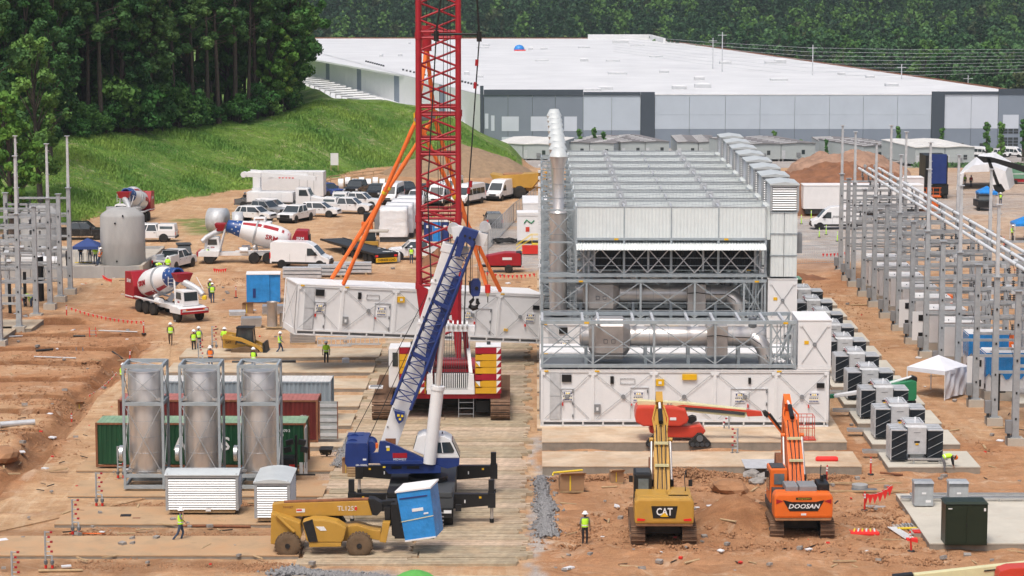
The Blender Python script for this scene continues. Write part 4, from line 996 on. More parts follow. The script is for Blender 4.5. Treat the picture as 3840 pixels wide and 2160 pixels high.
 me1=MB().cb((0,0,0),(b-a-.2,.03,.11),'alu_white',rx=-.6).mesh('slat');me2=MB().cb((0,0,0),(.03,3.5,.11),'alu_white',ry=.6).mesh('slat')
 for k in range(11):
  ob('slat',me1,lb,((a+b)/2,.03,z+.12+k*.165));ob('slat',me2,lb,(a+.03,1.9,z+.12+k*.165))
 mb=MB();mb.prism([(a-.1,z+h),(b+.1,z+h),(b+.1,z+h+.1),((a+b)/2,z+h+.24),(a-.1,z+h+.1)],'Y',-.12,3.95,'roof_sheet');mb.build('roof',lb)
 cx,cy=1.3,2.0
 for x in(.15,2.45):
  for y in(.6,3.2):MB().box(x-.07,x+.07,y-.07,y+.07,z0-3,11.75,G).build('tower_post',t)
 for z in(7.1,9.3,11.6):
  mb=MB()
  for y in(.6,3.2):mb.box(.1,2.5,y-.06,y+.06,z,z+.12,G)
  for x in(.15,2.45):mb.box(x-.06,x+.06,.6,3.2,z,z+.12,G)
  mb.build('tower_ring',t)
 for z_a,z_b in((7.2,9.3),(9.4,11.6)):
  for p,q in((.2,2.4),(2.4,.2)):MB().beam((p,.53,z_a),(q,.53,z_b),.06,.06,G).build('brace',t)
 MB().cyl((cx,cy,z0-3),(cx,cy,11.35),.63,n=22,m='stainless').build('lower_stack',t)
 for z in(8.3,9.8,11.3):MB().cyl((cx,cy,z),(cx,cy,z+.05),.66,n=22,m='galv').build('stack_band',t)
 MB().lathe([(.63,11.35),(.41,11.6),(.41,14.5),(.66,15.4)],(cx,cy,0),'Z',20,'stainless').build('upper_stack',t)
 MB().lathe([(.70,15.38),(.40,16.0),(.36,16.0),(.62,15.40)],(cx,cy,0),'Z',20,'roof_sheet').build('stack_hood',t)
 for z in(12.4,13.4,14.5):MB().cyl((cx,cy,z),(cx,cy,z+.04),.43,n=20,m='galv').build('stack_band',t)
 mb=MB();[mb.box(2.15,2.55,.3,.34,4.0+k*.3,4.04+k*.3,'galv') for k in range(16)];[mb.box(x,x+.04,.3,.34,3.8,8.9,'galv') for x in(2.12,2.55)];mb.build('ladder',t)
 mb=MB();[mb.box(-.15,.05,.4,.6,7.6+k*.55,7.8+k*.55,'white') for k in range(7)];mb.build('cable_clips',t)
mat('roof_sheet',(.52,.56,.57),.45,.1,var=.08)
mat('alu_white',(.74,.76,.77),.4,.1,var=.06)
YU=lambda k:Yc(157.0+k*PITCH)
XU=lambda k:1.80+XT(YU(k))
GU='white generator containers in the row right of the mats'
rt=R(-.58)
c1=make_container('nearest white generator container, below the open exhaust frame',(XU(0),YU(0),.16),rt,GU)
c1_=kids(c1)
e1=thing('exhaust_module','nearest open steel frame holding a shiny silencer, on top of the front container','exhaust module',(XU(0),YU(0),.16),rt,'steel exhaust and radiator modules on the containers');exhaust_frame(e1)
copy_tree(c1,(XU(1),YU(1),.16),rt,'bare white container just behind the nearest one, with nothing on its roof')
hh=['second','third','fourth','fifth','sixth','seventh']
full0=None
for k in range(8):
 i=k+3
 lab='frontmost of the eight' if k==0 else 'rearmost of the eight' if k==7 else hh[k-1]+' from the front of the eight'
 copy_tree(c1,(XU(i),YU(i),.16),rt,'white container, '+lab+' under the tall radiator modules')
 ml='tall radiator module with stack, awning and louvred tower, '+lab
 if k==0:
  full0=thing('radiator_module',ml,'radiator module',(XU(i),YU(i),.16),rt,'tall radiator modules standing on the containers')
  exhaust_frame(full0,closed=True);radiator_level(full0)
 else:copy_tree(full0,(XU(i),YU(i),.16),rt,ml)
A_=T(1103,1255,Yc(176.6,2));B_=T(2026,1289,Yc(182.2,1.5));ex=(B_-A_).normalized();SL=(B_-A_).length
ey=V(-ex.y,ex.x,0).normalized();ez=ex.cross(ey)
MH=Matrix(((ex.x,ey.x,ez.x,A_.x),(ex.y,ey.y,ez.y,A_.y),(ex.z,ey.z,ez.z,A_.z),(0,0,0,1)))@Matrix.Diagonal((min(1.06,SL/CL),1,1,1))
hc=copy_tree(c1,None,None,'white generator container hanging from four orange slings of the red crane');hc.matrix_world=MH;del hc['group']
print('hanging container length',SL)
# ---------------- transformers ----------------
mat('fin_dark',(.014,.02,.028),.5,var=.3)
def make_transformer(label,loc):
 t=thing('transformer',label,'transformer',loc,rt,'transformers in a row right of the generators')
 MB().box(-.55,.55,-.35,.9,.45,2.05,'galv_light').build('tank',t,bevel=.02)
 MB().box(-.35,.4,-.1,.7,.1,.45,'galv').build('tank_base',t)
 mb=MB();mb.frus(-.95+.3,.6,-.3,2.0,2.05,-.7,.5,-.25,1.95,2.16,'galv_light');mb.build('lid',t)
 mb=MB();mb.box(-.6,.45,-.2,-.12,2.16,2.26,'galv_light');mb.box(-.6,.45,1.7,1.78,2.16,2.26,'galv_light');mb.box(-.6,-.52,-.12,1.7,2.16,2.26,'galv_light');mb.box(.37,.45,-.12,1.7,2.16,2.26,'galv_light');mb.beam((-.1,-.1,2.2),(.1,1.2,2.36),.07,.07,'white');mb.build('lid_frame',t)
 for q in(0,1,2):MB().cyl((-.68,.2+q*.5,2.1),(-.68,.2+q*.5,2.2),.04,n=8,m='red').build('bushing',t)
 for s in(-1,1):
  for k in range(4):
   x0,x1=(.62,1.5) if s>0 else(-1.5,-.62);y=-.45+k*.52
   if k:y+=.05
   rb=MB().box(x0,x1,y,y+.3,.15,1.86,'fin_dark').build('radiator',t)
   mb=MB();n=15
   for i in range(n):x=x0+(x1-x0)*(i+.5)/n;mb.box(x-.012,x+.012,y-.03,y,.18,1.83,'fin_dark')
   mb.build('fins',rb,kind='stuff')
   mb=MB();mb.box(x0-.02,x1+.02,y-.04,y+.32,1.86,1.93,'galv_light');mb.build('header',rb)
   if s<0:MB().box(x0-.05,x0,y-.02,y+.3,.15,1.86,'galv_light').build('end_plate',rb)
   for q in range(3):MB().beam((x0,y-.05,.3+q*.5),(x1,y-.05,.75+q*.5),.025,.025,'galv').build('fin_brace',rb)
 mb=MB();mb.box(-.6,1.7,-.95,-.75,.22,.32,'alu');mb.box(-.3,-.2,-.9,-.8,0,.22,'alu');mb.box(1.2,1.3,-.9,-.8,0,.22,'alu');mb.build('cable_tray',t)
 MB().box(-.16,.16,-.375,-.35,1.14,1.24,'black_clean').build('badge',t);MB().box(-.09,.09,-.375,-.35,1.0,1.1,'label_yellow').build('warning_label',t);MB().box(-.2,.2,-.365,-.35,1.72,1.76,'grey').build('nameplate',t)
 return t
o10=['nearest','second nearest','third nearest','fourth nearest','fifth nearest','sixth nearest','seventh nearest','eighth nearest','ninth nearest','farthest']
t0=None
for k in range(10):
 Y=Yc(145.0+k*PITCH,1);x=23.75+XT(Y)*1.1
 lb=o10[k]+' of the finned grey transformers'+(' beside the bending worker' if k==0 else ' next to the green boom lift' if k==2 else ' in the row')
 t0=make_transformer(lb,(x,Y,.36)) if k==0 else(copy_tree(t0,(x,Y,.36),rt,lb) and t0)
for k in range(2):
 p=(24.2+.4*k,Yc(214+k*6),.1);t=thing('switch_cabinet',['dark green cabinet behind the farthest transformer','farther dark green cabinet beyond the transformer row'][k],'cabinet',p)
 MB().box(-1.0,1.0,-.8,.8,0,1.5,'transgreen').build('cabinet_body',t);MB().frus(-1.05,1.05,-.85,.85,1.5,-.9,.9,-.7,.7,1.62,'palegreen').build('lid',t)
for k in range(7):
 Y=Yc(147.6+k*PITCH);t=thing('cable_tray','aluminium cable tray on the soil, '+o10[k]+' between generators and transformers','cable tray',(20.9,Y,.3),0,'cable trays right of the generators')
 MB().box(0,2.9,0,.5,0,.05,'alu').build('tray_floor',t);[MB().box(0,2.9,y,y+.03,.05,.18,'alu').build('side_rail',t) for y in(0,.47)]
# ---------------- substation steel ----------------
def column(t,x,h,mast,name='column'):
 mb=MB();mb.frus(x-.21,x+.21,-.21,.21,.55,x-.16,x+.16,-.16,.16,h,'galv');mb.box(x-.3,x+.3,-.3,.3,.5,.56,'galv');mb.box(x-.26,x+.26,-.26,.26,h,h+.05,'galv');c=mb.build(name,t)
 for z in(1.6,3.2,5.2,7.4):MB().box(x-.05,x+.05,-.23,-.17,z,z+.14,'black_clean').build('bolt_plate',c)
 MB().box(x-.5,x+.5,-.5,.5,-.3,.5,'concrete').build('footing',t)
 if mast:
  m_=MB().frus(x-.12,x+.12,-.12,.12,h+.05,x-.085,x+.085,-.085,.085,h+4.6,'galv_light').build('mast',t)
  MB().box(x-.2,x+.2,-.2,.2,h+4.6,h+4.65,'galv_light').build('cap_plate',m_)
  for z in(1,2,3,4):MB().box(x+.1,x+.2,-.04,.04,h+z,h+z+.06,'galv').build('step_bolt',m_)
def steel_frame(label,loc,h=9.5,mast=(1,1),beams=(3.4,4.9,6.0,7.0,7.9,8.8),w=4.6,group=None,gear=True,seed=0,box=True):
 t=thing('switchyard_gantry',label,'steel frame',loc,rt,group);r=random.Random(seed)
 column(t,0,h,mast[0]);column(t,w,h-(.0 if mast[1] else .1),mast[1])
 for z in beams:
  MB().box(.2,w-.2,-.1,.1,z-.07,z+.1,'galv').build('beam',t);
  if r.random()<.3:MB().box(.2,w-.2,.3,.42,z-.3,z-.18,'galv').build('beam',t)
 if gear:
  for z in beams[2:]:
   for q in range(3):
    x=1.1+q*.95+r.uniform(-.1,.1)
    if r.random()<.35:continue
    mb=MB();mb.cyl((x,0,z+.1),(x,0,z+.5),.05,n=6,m='galv_dark')
    for k in range(3):mb.cyl((x,0,z+.15+k*.13),(x,0,z+.2+k*.13),.11,n=8,m='darkgrey')
    if r.random()<.5:mb.box(x-.16,x+.16,-.3,.1,z-.35,z-.1,'galv_light')
    mb.build('insulator',t)
  for q in range(3):
   z=r.choice(beams[1:4]);x=1+q*1.1;MB().tube([(x,-.1,z),(x+.15,-.25,z-.7),(x+.05,-.12,z-1.3)],.018,4,'cable').build('cable',t)
   if r.random()<.6:MB().cb((x+.2,-.2,z+.2),(.4,.4,.03),'galv_light',rx=.4).build('bracket',t)
 if box:
  MB().box(-.62,-.25,-.35,.0,.8,1.6,'grey').build('control_box',t);MB().box(-.5,-.32,-.25,-.08,-.1,.8,'darkgrey').build('conduit',t)
 return t
o13=['farthest','second farthest','third farthest','fourth farthest','fifth farthest','sixth farthest','seventh farthest','eighth farthest','ninth farthest','fifth from the front','fourth from the front','third from the front','second from the front','frontmost']
ZC=[236,231,226.8,220,213.3,206.3,199.4,192.5,185.6,178.8,171.9,165,158.4,151.6]
for i,zc in enumerate(ZC):
 tall=i%2==0;Y=Yc(zc)
 if i==13:tall=False
 steel_frame(('tall galvanised frame with masts, ' if tall else 'galvanised frame without masts, ')+o13[i]+' in the right switchyard',(30.75+XT(Y)*.6,Y,0),mast=(tall,tall),group='steel frames of the right switchyard',seed=i)
 if i>6 and i!=13 and i%2:
  Y2=Y+1.2;steel_frame('low cross frame carrying switch gear, '+o13[i]+' of inner row',(36.6+XT(Y)*.6,Y2,0),h=8.4,mast=(0,0),beams=(2.8,4.6,6.2,7.8),w=5.0,group='inner steel frames of the right switchyard',seed=50+i,box=False)
for k in range(3):
 x=32.0+k*.93;a,b=Yc(232,10),Yc(139,10);t=thing('bus_pipe',['left','middle','right'][k]+' one of three long silver bus pipes on top of the right switchyard','bus pipe',(x,b,10.26),0,'silver bus pipes over the right switchyard')
 MB().cyl((XT(a)*.6,a,10.26),(XT(b)*.6-.1,b,10.26),.125,n=10,m='alu').xf(Matrix.Translation((0,-b,-10.26))).build('pipe',t) if False else MB().cyl((XT(b)*.6,0,0),(XT(a)*.6,a-b,0),.125,n=10,m='alu_white').build('pipe',t)
 MB().lathe([(.14,0),(.14,.06),(.08,.2),(0,.22)],(XT(a)*.6,a-b,0),'Y',10,'alu').build('end_cap',t)
 for i,zc in enumerate(ZC):
  y=Yc(zc)-b;xx=XT(Yc(zc))*.6;mb=MB();mb.cyl((xx,y,-.66),(xx,y,-.14),.06,n=6,m='galv_dark');[mb.cyl((xx,y,-.58+q*.14),(xx,y,-.53+q*.14),.12,n=8,m='galv') for q in range(3)];mb.build('insulator',t)
  MB().cyl((xx,y-.09,0),(xx,y+.09,0),.155,n=10,m='galv').build('clamp',t)
def cabinet(label,loc,doors=True,wrap=None,w=2.7,d=2.3,h=2.85,gr=None):
 t=thing('switchgear_cabinet',label,'switchgear cabinet',loc,rt,gr)
 MB().box(-.1,w+.1,-.1,d+.1,-.4,.3,'concrete').build('plinth',t)
 MB().box(0,w,0,d,.32,h,'white').build('cabinet_body',t,bevel=.03)
 MB().frus(-.08,w+.08,-.08,d+.08,h,.05,w-.05,.05,d-.05,h+.12,'white_clean').build('lid',t)
 for x in(.3,w-.3):MB().cyl((x,.1,h+.1),(x,.1,h+.22),.04,n=6,m='galv').build('lifting_eye',t)
 MB().box(w*.66-.02,w*.66,-.03,.01,.5,h-.1,'grey').build('door_seam',t);MB().box(w*.66+.1,w*.66+.2,-.06,0,1.4,1.7,'black_clean').build('handle',t)
 MB().box(-.02,.0,.3,.9,h-.5,h-.2,'black_clean').build('vent',t);MB().box(-.02,.0,.3,.9,.45,.75,'black_clean').build('vent',t)
 if doors:
  dr=MB().box(-1.3,-.15,.02,.09,.5,h-.15,'white').build('open_door',t)
  for z in(.75,h-.75):MB().box(-.85,-.35,-.02,.02,z-.1,z+.35,'black_clean').build('vent',dr)
 if wrap:
  mb=MB();n=14
  for(ax,ay),(bx,by) in(((-.06,-.08),(w+.08,-.08)),((-.06,d),(-.06,-.08)),((w+.08,-.08),(w+.08,d))):
   for i in range(n):
    t0,t1=i/n,(i+1)/n;lo=[h-wrap+.25*math.sin(i*1.7+q*1.7)*(1 if wrap>1.3 else .5) for q in(0,1)]
    p,q=V(ax+(bx-ax)*t0,ay+(by-ay)*t0,0),V(ax+(bx-ax)*t1,ay+(by-ay)*t1,0)
    o=.03*math.sin(i*2.3);mb.add([p+V(0,-o,lo[0]),q+V(0,o,lo[1]),q+V(0,0,h+.1),p+V(0,0,h+.1)],[(0,1,2,3)],'wrap_blue')
  mb.build('blue_wrap',t)
 return t
for i,zc in enumerate((222,215.3,208.6,201.9,195.2,188.5,181.8)):
 Y=Yc(zc);cabinet('white switchgear cabinet under the right switchyard, '+['farthest','second farthest','third farthest','fourth farthest','fifth farthest','sixth farthest','last before the blue wrapped ones'][i],(31.5+XT(Y)*.6,Y,.35),doors=i in(4,5),gr='white switchgear cabinets under the right switchyard')
cabinet('switchgear cabinet with its top draped in dark blue film behind the white canopy',(32.3,Yc(175.5),.35),False,1.5)
cabinet('nearest switchgear cabinet wrapped in torn light blue film, right of the white canopy',(31.9,Yc(167.0),.35),True,1.55,w=3.0)
for i,zc in enumerate((175,168,161,154,147.5)):
 Y=Yc(zc);pad(33.5,38,zc-3.5,zc-.6,.25)
for i,(zc,x) in enumerate(((196,36.4),(190,38.2),(186,36.8),(205,36.5),(178,38.4),(173,36.6),(212,37))):
 Y=Yc(zc);t=thing('orange_barrier','orange plastic barrier block, '+o13[i]+' behind the right switchyard','barrier',(x,Y,0),0,'orange barriers behind the right switchyard');MB().prism([(0,0),(.9,0),(.75,.3),(.7,1.1),(.2,1.1),(.15,.3)],'Y',0,1.8,'exorange').build('barrier_body',t);MB().box(.2,.7,-.01,.03,.5,.65,'white').build('reflective_band',t)
LZ=[(221.4,1),(216.5,0),(211.7,1),(205.5,0),(198.4,1),(191,0)]
nl=['farthest tall','farthest short','middle tall','middle short','nearest tall','nearest short']
for i,(zc,tall) in enumerate(LZ):
 Y=Yc(zc);steel_frame(nl[i]+' galvanised frame of the left switchyard',(-44.0,Y,.0),mast=(tall,tall),w=4.6,beams=(2.0,3.2,4.4,5.5,6.6,7.6,8.5) if i%2 else(2.3,4.0,5.2,6.3,7.2,8.6),group='steel frames of the left switchyard',seed=20+i,box=False)
pad(-46,-40,192,199,.3);pad(-43,-38.8,198,203,.3)
for i,(px,py,h) in enumerate(((95,1150,3.0),(38,1175,2.8),(140,1130,3.9),(152,1130,3.9),(160,1128,3.9),(410+3330,1540,2.6))):
 p=P(px,py);t=thing('steel_post','bare dark steel post, '+['beside the worker in the left switchyard','at the left edge of the left switchyard','left one of three tall dark posts','middle one of three tall dark posts','right one of three tall dark posts','standing alone right of the white canopy'][i],'post',tuple(p));mb=MB();mb.box(-.12,.12,-.12,-.09,0,h,'black');mb.box(-.12,.12,.09,.12,0,h,'black');mb.box(-.02,.02,-.09,.09,0,h,'black');mb.build('post',t)
 if i==5:MB().box(.12,.5,-.05,.05,1.2,1.3,'black').build('bracket',t)
# ---------------- red crawler crane ----------------
def track(t,x0,x1,L,h,pads,m='black',name='crawler_track',shoe=.06,y0=0):
 """crawler track running in y from y0 to y0+L between x0 and x1"""
 r=h/2;mb=MB();mb.box(x0+.12,x1-.12,y0+r,y0+L-r,.25*h,.8*h,'darkgrey')
 for c in(y0+r,y0+L-r):mb.cyl((x0+.1,c,r),(x1-.1,c,r),r-.07,n=18,m='darkgrey')
 tr=mb.build(name,t);per=2*(L-h)+PI*h;pm=MB();w=per/pads*.86
 pm.box(x0,x1,-w/2,w/2,-.05,.0,m);pm.box(x0,x1,-w*.12,w*.12,0,shoe,m);me=pm.mesh('shoe')
 for i in range(pads):
  s=per*i/pads;s0=L-h
  if s<s0:y,z,a=y0+r+s,h,0
  elif s<s0+PI*r:b=(s-s0)/r;y,z,a=y0+L-r+math.sin(b)*r,r+math.cos(b)*r,-b
  elif s<2*s0+PI*r:y,z,a=y0+L-r-(s-s0-PI*r),.02,PI
  else:b=(s-2*s0-PI*r)/r+PI;y,z,a=y0+r+math.sin(b)*r,r+math.cos(b)*r,-b
  ob('shoe',me,tr,(0,y,z),(a,0,0))
 for i in range(5):MB().cyl((x0+.06,y0+r+(L-h)*(i+.5)/5,.3*h),(x1-.06,y0+r+(L-h)*(i+.5)/5,.3*h),.2*h,n=12,m='darkgrey').build('roller',t)
 return tr
cy=Yc(160);cx=-4.55
cc=thing('crawler_crane','huge red crawler crane with lattice boom standing on the timber mats','crawler crane',(cx,cy,.17))
mat('track_rust',(.16,.095,.06),.85,var=.4,scale=3,dirt=.5,dcol=(.3,.18,.1))
for s in(-1,1):track(cc,s*3.8-.62,s*3.8+.62,10.2,1.35,46,'track_rust',y0=-1.2)
MB().box(-3.1,3.1,2.0,6.2,.5,1.35,'black').build('carbody',cc);MB().cyl((.5,4,1.3),(.5,4,1.75),1.7,n=24,m='darkgrey').build('slewing_ring',cc)
MB().box(2.2,3.1,.0,.8,.35,1.1,'black').build('drive_motor',cc)
mb=MB();[mb.box(1.15,2.05,-.5,-.45,.3+k*.38,.34+k*.38,'grey') for k in range(4)];[mb.box(x,x+.05,-.5,-.45,.1,1.75,'grey') for x in(1.1,2.05)];mb.build('ladder',cc)
ox=.6
MB().box(ox-3.35,ox+3.2,-.6,7,1.35,1.65,'red').build('base_plate',cc)
mat('ctw_red',(.30,.008,.022),.4,var=.12,dirt=.04)
for s in(-1,1):
 x0,x1=(ox+1.6,ox+3.3) if s>0 else(ox-3.3,ox-1.6)
 cols=['ctw_yellow','ctw_yellow','ctw_red','ctw_yellow','ctw_yellow','ctw_yellow','ctw_red']
 for k,c in enumerate(cols):
  z=1.7+k*.43
  for j in range(2 if k<6 else 2):
   b=MB().prism([(x0,z+.02),(x1-.05,z+.02),(x1-.05,z+.42),(x0+.45,z+.42),(x0+.38,z+.37),(x0,z+.37)] if s>0 else[(x1,z+.02),(x0+.05,z+.02),(x0+.05,z+.42),(x1-.45,z+.42),(x1-.38,z+.37),(x1,z+.37)],'Y',-.85+j*.95,.08+j*.95,c).build('counterweight_slab',cc)
   if j==0:
    a=x1-.34 if s>0 else x1-.34
    for(q0,q1) in(((a,z+.02),(a,z+.42)),):
     MB().prism([(a,z+.03),(a,z+.41),(a+.3,z+.41)],'Y',-.87,-.85,'white').build('warning_chevron',b);MB().prism([(a,z+.03),(a+.3,z+.41),(a+.3,z+.03)],'Y',-.865,-.85,'ctw_red').build('warning_chevron',b)
    if k in(1,4) and s>0:MB().prism([(x0,z+.38),(x0+.3,z+.38),(x0+.3,z+.03)],'Y',-.87,-.85,'white').build('warning_chevron',b)
 MB().box(x0+.02,x1-.06,-.83,1.0,4.72,4.76,'white').build('top_plate',cc);MB().cyl(((x0+x1)/2,.1,4.7),((x0+x1)/2,.1,4.95),.13,n=10,m='darkgrey').build('lifting_post',cc)
for k in range(16):MB().box(ox-1.0+k*.135,ox-.94+k*.135,-.75,-.3,1.95,2.95,'white').build('grille_bar',cc)
MB().box(ox-1.1,ox+1.15,-.3,.4,1.95,2.9,'black').build('winch_housing',cc)
MB().box(ox-1.5,ox+1.55,-.75,.2,1.66,2.0,'white').build('rear_beam',cc)
for s in(-1,1):
 MB().prism([(ox+s*1.1,1.9),(ox+s*1.55,1.9),(ox+s*1.5,2.9),(ox+s*1.15,2.95)],'Y',-.7,-.2,'white').build('end_bracket',cc)
 MB().beam((ox+s*1.3,-.4,2.9),(ox+s*1.05,2.4,4.6),.22,.3,'white').build('gantry_leg',cc)
 MB().beam((ox+s*1.2,3.2,1.7),(ox+s*.9,1.0,5.6),.3,.3,'red').build('gantry_strut',cc)
MB().box(ox-1.55,ox+1.55,.7,1.5,5.5,5.85,'white').build('gantry_head',cc)
for k in range(8):MB().cyl((ox-1.1+k*.3,.75,5.95),(ox-1.0+k*.3,.75,5.95),.28,n=14,m='galv_light').build('sheave',cc)
for k in range(14):MB().beam((ox-1.0+k*.15,-.1,2.95),(ox-1.05+k*.16,.9,5.6),.028,.028,'darkgrey').build('rope',cc)
MB().box(ox-2.2,ox+2.2,1.6,6.5,1.66,2.9,'red').build('machinery_deck',cc)
MB().cyl((ox-1.3,1.9,3.2),(ox+1.3,1.9,3.2),.3,n=16,m='red').build('winch_drum',cc)
cb=MB().box(ox-4.0,ox-3.32,.3,2.4,1.9,4.5,'white').build('cab',cc,bevel=.08);MB().box(ox-4.03,ox-3.99,.6,2.0,3.2,4.3,'glass').build('window',cb);MB().box(ox-3.75,ox-3.4,.27,.3,3.3,4.2,'glass').build('window',cb)
mb=MB();mb.box(ox-5.3,ox-4.4,.2,1.0,1.85,1.95,'white');mb.box(ox-5.2,ox-4.5,.3,.9,1.96,1.99,'grey');mb.build('walkway',cc)
bx=P(1655,1200,5).x-cx;BY0,BY1=4.3,7.4;BZ0,BZ1=3.2,31.5
def bpos(z,s,f):
 t=(z-BZ0)/(BZ1-BZ0);y=BY0+2.0*t;k=min(1,(z-BZ0)/4.5);hw=.42+k*(1.31-.42) if False else(1.05+.26*k)
 return V(bx+.28*(1-k)+s*hw,y+(0 if f else 2.3*(.3+.7*k)),z)
for s in(-1,1):
 for f in(1,0):
  z=BZ0
  for z2 in(8.0,12.4,19.2,24.4,BZ1):MB().cyl(bpos(z,s,f),bpos(z2-.04,s,f),.185 if f else .15,n=12,m='red').build('boom_chord',cc);MB().cyl(bpos(z2-.25,s,f),bpos(z2+.2,s,f),.23,n=10,m='red').build('chord_joint',cc);z=z2
pl_=2.05
for f in(1,0):
 z=8.0-(0 if f else 1.0);k=0
 while z<BZ1-1:
  MB().cyl(bpos(z,-1 if k%2 else 1,f),bpos(min(z+pl_/2*1.0,BZ1),1 if k%2 else-1,f),.075,n=7,m='red').build('lacing',cc);z+=pl_/2*1.0;k+=1
for s in(-1,1):
 z=8.0;k=0
 while z<BZ1-1:MB().cyl(bpos(z,s,k%2),bpos(z+1.3,s,1-k%2),.065,n=6,m='red').build('lacing',cc);z+=1.3;k+=1
for z in(8.0,12.4,12.9,16.6,17.6,19.2,19.7,24.2,24.6):
 for f in(1,0):MB().cyl(bpos(z,-1,f),bpos(z,1,f),.09,n=8,m='red').build('cross_tube',cc)
for s,f in((-1,1),(1,1)):
 p=bpos(3.2,s,f);q=bpos(7.8,s,f);e=V(-s*.62,0,0);MB().prism([(p.x,p.z),(q.x,q.z+.3),(q.x+e.x,q.z),(p.x+e.x*.3,p.z)],'Y',p.y-.08,p.y+.1,'red').build('foot_plate',cc)
for z0,z1 in((5.2,6.4),(6.4,5.4),(4.2,5.2)):MB().cyl(bpos(z0,-1,1),bpos(z1,1,1),.09,n=7,m='red').build('lacing',cc)
def wline(p,q,r,m,name,par,n=5):return MB().cyl(p,q,r,n=n,m=m).build(name,par,world=True)
for a,b in(((1676,-60),(1683,1230)),((1664,-60),(1660,1230)),((1688,-60),(1690,1000)),((1648,330),(1660,1220)),((1640,420),(1650,1220))):wline(T(*a,cy+5.4),T(*b,cy+5.4),.02,'cable','hoist_rope',cc)
YP=cy+2.6
wline(T(1661,-60,YP),T(1635,128,YP),.07,'black_clean','pendant_bar',cc);wline(T(1786,-60,YP),T(1797,132,YP),.07,'black_clean','pendant_bar',cc);wline(T(1635,128,YP),T(1797,128,YP),.08,'black_clean','spreader_tube',cc)
for p in((1636,132),(1797,134)):MB().cyl(T(p[0],p[1]-16,YP),T(p[0],p[1]+22,YP),.17,n=10,m='black_clean').build('pendant_socket',cc,world=True)
for a,b in(((1797,150),(1757,720)),((1757,720),(1740,1230)),((1635,150),(1603,720)),((1603,720),(1625,1240))):wline(T(*a,YP),T(*b,YP-(0 if a[1]<500 else 1.0)),.045,'cable','pendant_rope',cc)
for p in((1788,235),(1782,320),(1765,690),(1758,715),(1604,690)):MB().cyl(T(p[0]+1,p[1]-12,YP),T(p[0]-1,p[1]+12,YP),.11,n=8,m='red').build('pendant_coupler',cc,world=True)
YH=cy+19
hk=thing('spreader_bar','grey spreader bar hanging inside the red boom, holding the orange slings','spreader bar',tuple(T(1596,440,YH)))
S1=T(1563,447,A_.y+.3);S2=T(1628,437,A_.y+4.6);Htop=T(1600,175,A_.y+2.4)
MB().cyl(S1+V(0,-.2,0),S2+V(0,.2,0),.2,n=12,m='grey').build('bar',hk,world=True)
for s_ in(S1,S2):MB().box(s_.x-.22,s_.x+.22,s_.y-.12,s_.y+.12,s_.z-.4,s_.z+.45,'label_yellow').build('end_plate',hk,world=True)
def att(u,d):return MH@V(u,d,CH+.1)
sl=[(S1,att(3.3,.1),'left front',0),(S1,att(14.9,.1),'right front',0),(S2,att(3.3,3.6),'left rear',1),(S2,att(14.9,3.6),'right rear',1),(Htop,S1,'upper left',2),(Htop,S2,'upper right',2)]
for p,q,lb,k in sl:
 t=thing('lifting_sling',lb+(' orange sling from the spreader bar to the hanging container' if k<2 else ' orange sling from the hook to the spreader bar'),'lifting sling',tuple(q),0,'orange slings of the red crane')
 L_=(p-q).length;n=14;pts=[q.lerp(p,i/n) for i in range(n+1)];MB().tube(pts,[.15+.02*math.sin(i*2.1) for i in range(n+1)],8,'orange').build('sling',t,world=True)
 if k<2:MB().cyl(q-V(0,0,.1),q.lerp(p,.02),.1,n=8,m='redbright').build('shackle',t,world=True);MB().cyl(q.lerp(p,.55),q.lerp(p,.565),.18,n=8,m='yellowbright').build('tag_band',t,world=True)
MB().cyl(Htop-V(0,0,.3),Htop+V(0,0,1.5),.35,n=12,m='red').build('hook_block',hk,world=True)
wline(Htop+V(0,0,1.4),Htop+V(0,0,16),.05,'cable','hoist_rope',hk)
# ---------------- blue rough terrain crane ----------------
bc=thing('mobile_crane','blue mobile crane on outriggers with white boom and folded blue jib','mobile crane',(P(1590,1900).x,Yc(133.2),.17))
YB=Yc(133.2)-1.3;YF=YB+2.6
X0=P(1461,1930).x;X1=P(1707,1930).x
def B(poly,m,name,y0=YB,y1=YF,par=bc,**k):
 mb=MB();mb.ppx(poly,y0,y1,m);return mb.build(name,par,world=True,**k)
yn,yf=Yc(129.9),Yc(137.2)
MB().box(X0,X1,yn-1.2,yf+2.2,1.15,1.75,'darkgrey').build('carrier_deck',bc,world=True,bevel=.05)
MB().box(X0+.05,X0+1.1,yn-1.25,yn+.3,1.75,2.05,'black').build('fender',bc,world=True,bevel=.06);MB().box(X1-1.1,X1-.05,yn-1.25,yn+.3,1.75,2.05,'darkgrey').build('fender',bc,world=True,bevel=.06)
MB().box(X0+.1,X1-.1,yn-1.28,yn-1.0,.7,1.15,'black').build('rear_panel',bc,world=True)
for x in(X0+.1,X1-.5):MB().box(x,x+.4,yn-1.34,yn-1.27,.95,1.1,'white').build('plate',bc,world=True)
mb=MB();[mb.box(X0+.5,X1-.5,yn-1.36,yn-1.28,.35+k*.2,.4+k*.2,'grey') for k in range(4)];mb.build('step_bars',bc,world=True)
for x,s in((X0-.4,-1),(X1+.1,1)):MB().box(x,x+.3,yn-1.1,yn-.95,1.0,1.35,'black').build('mirror',bc,world=True)
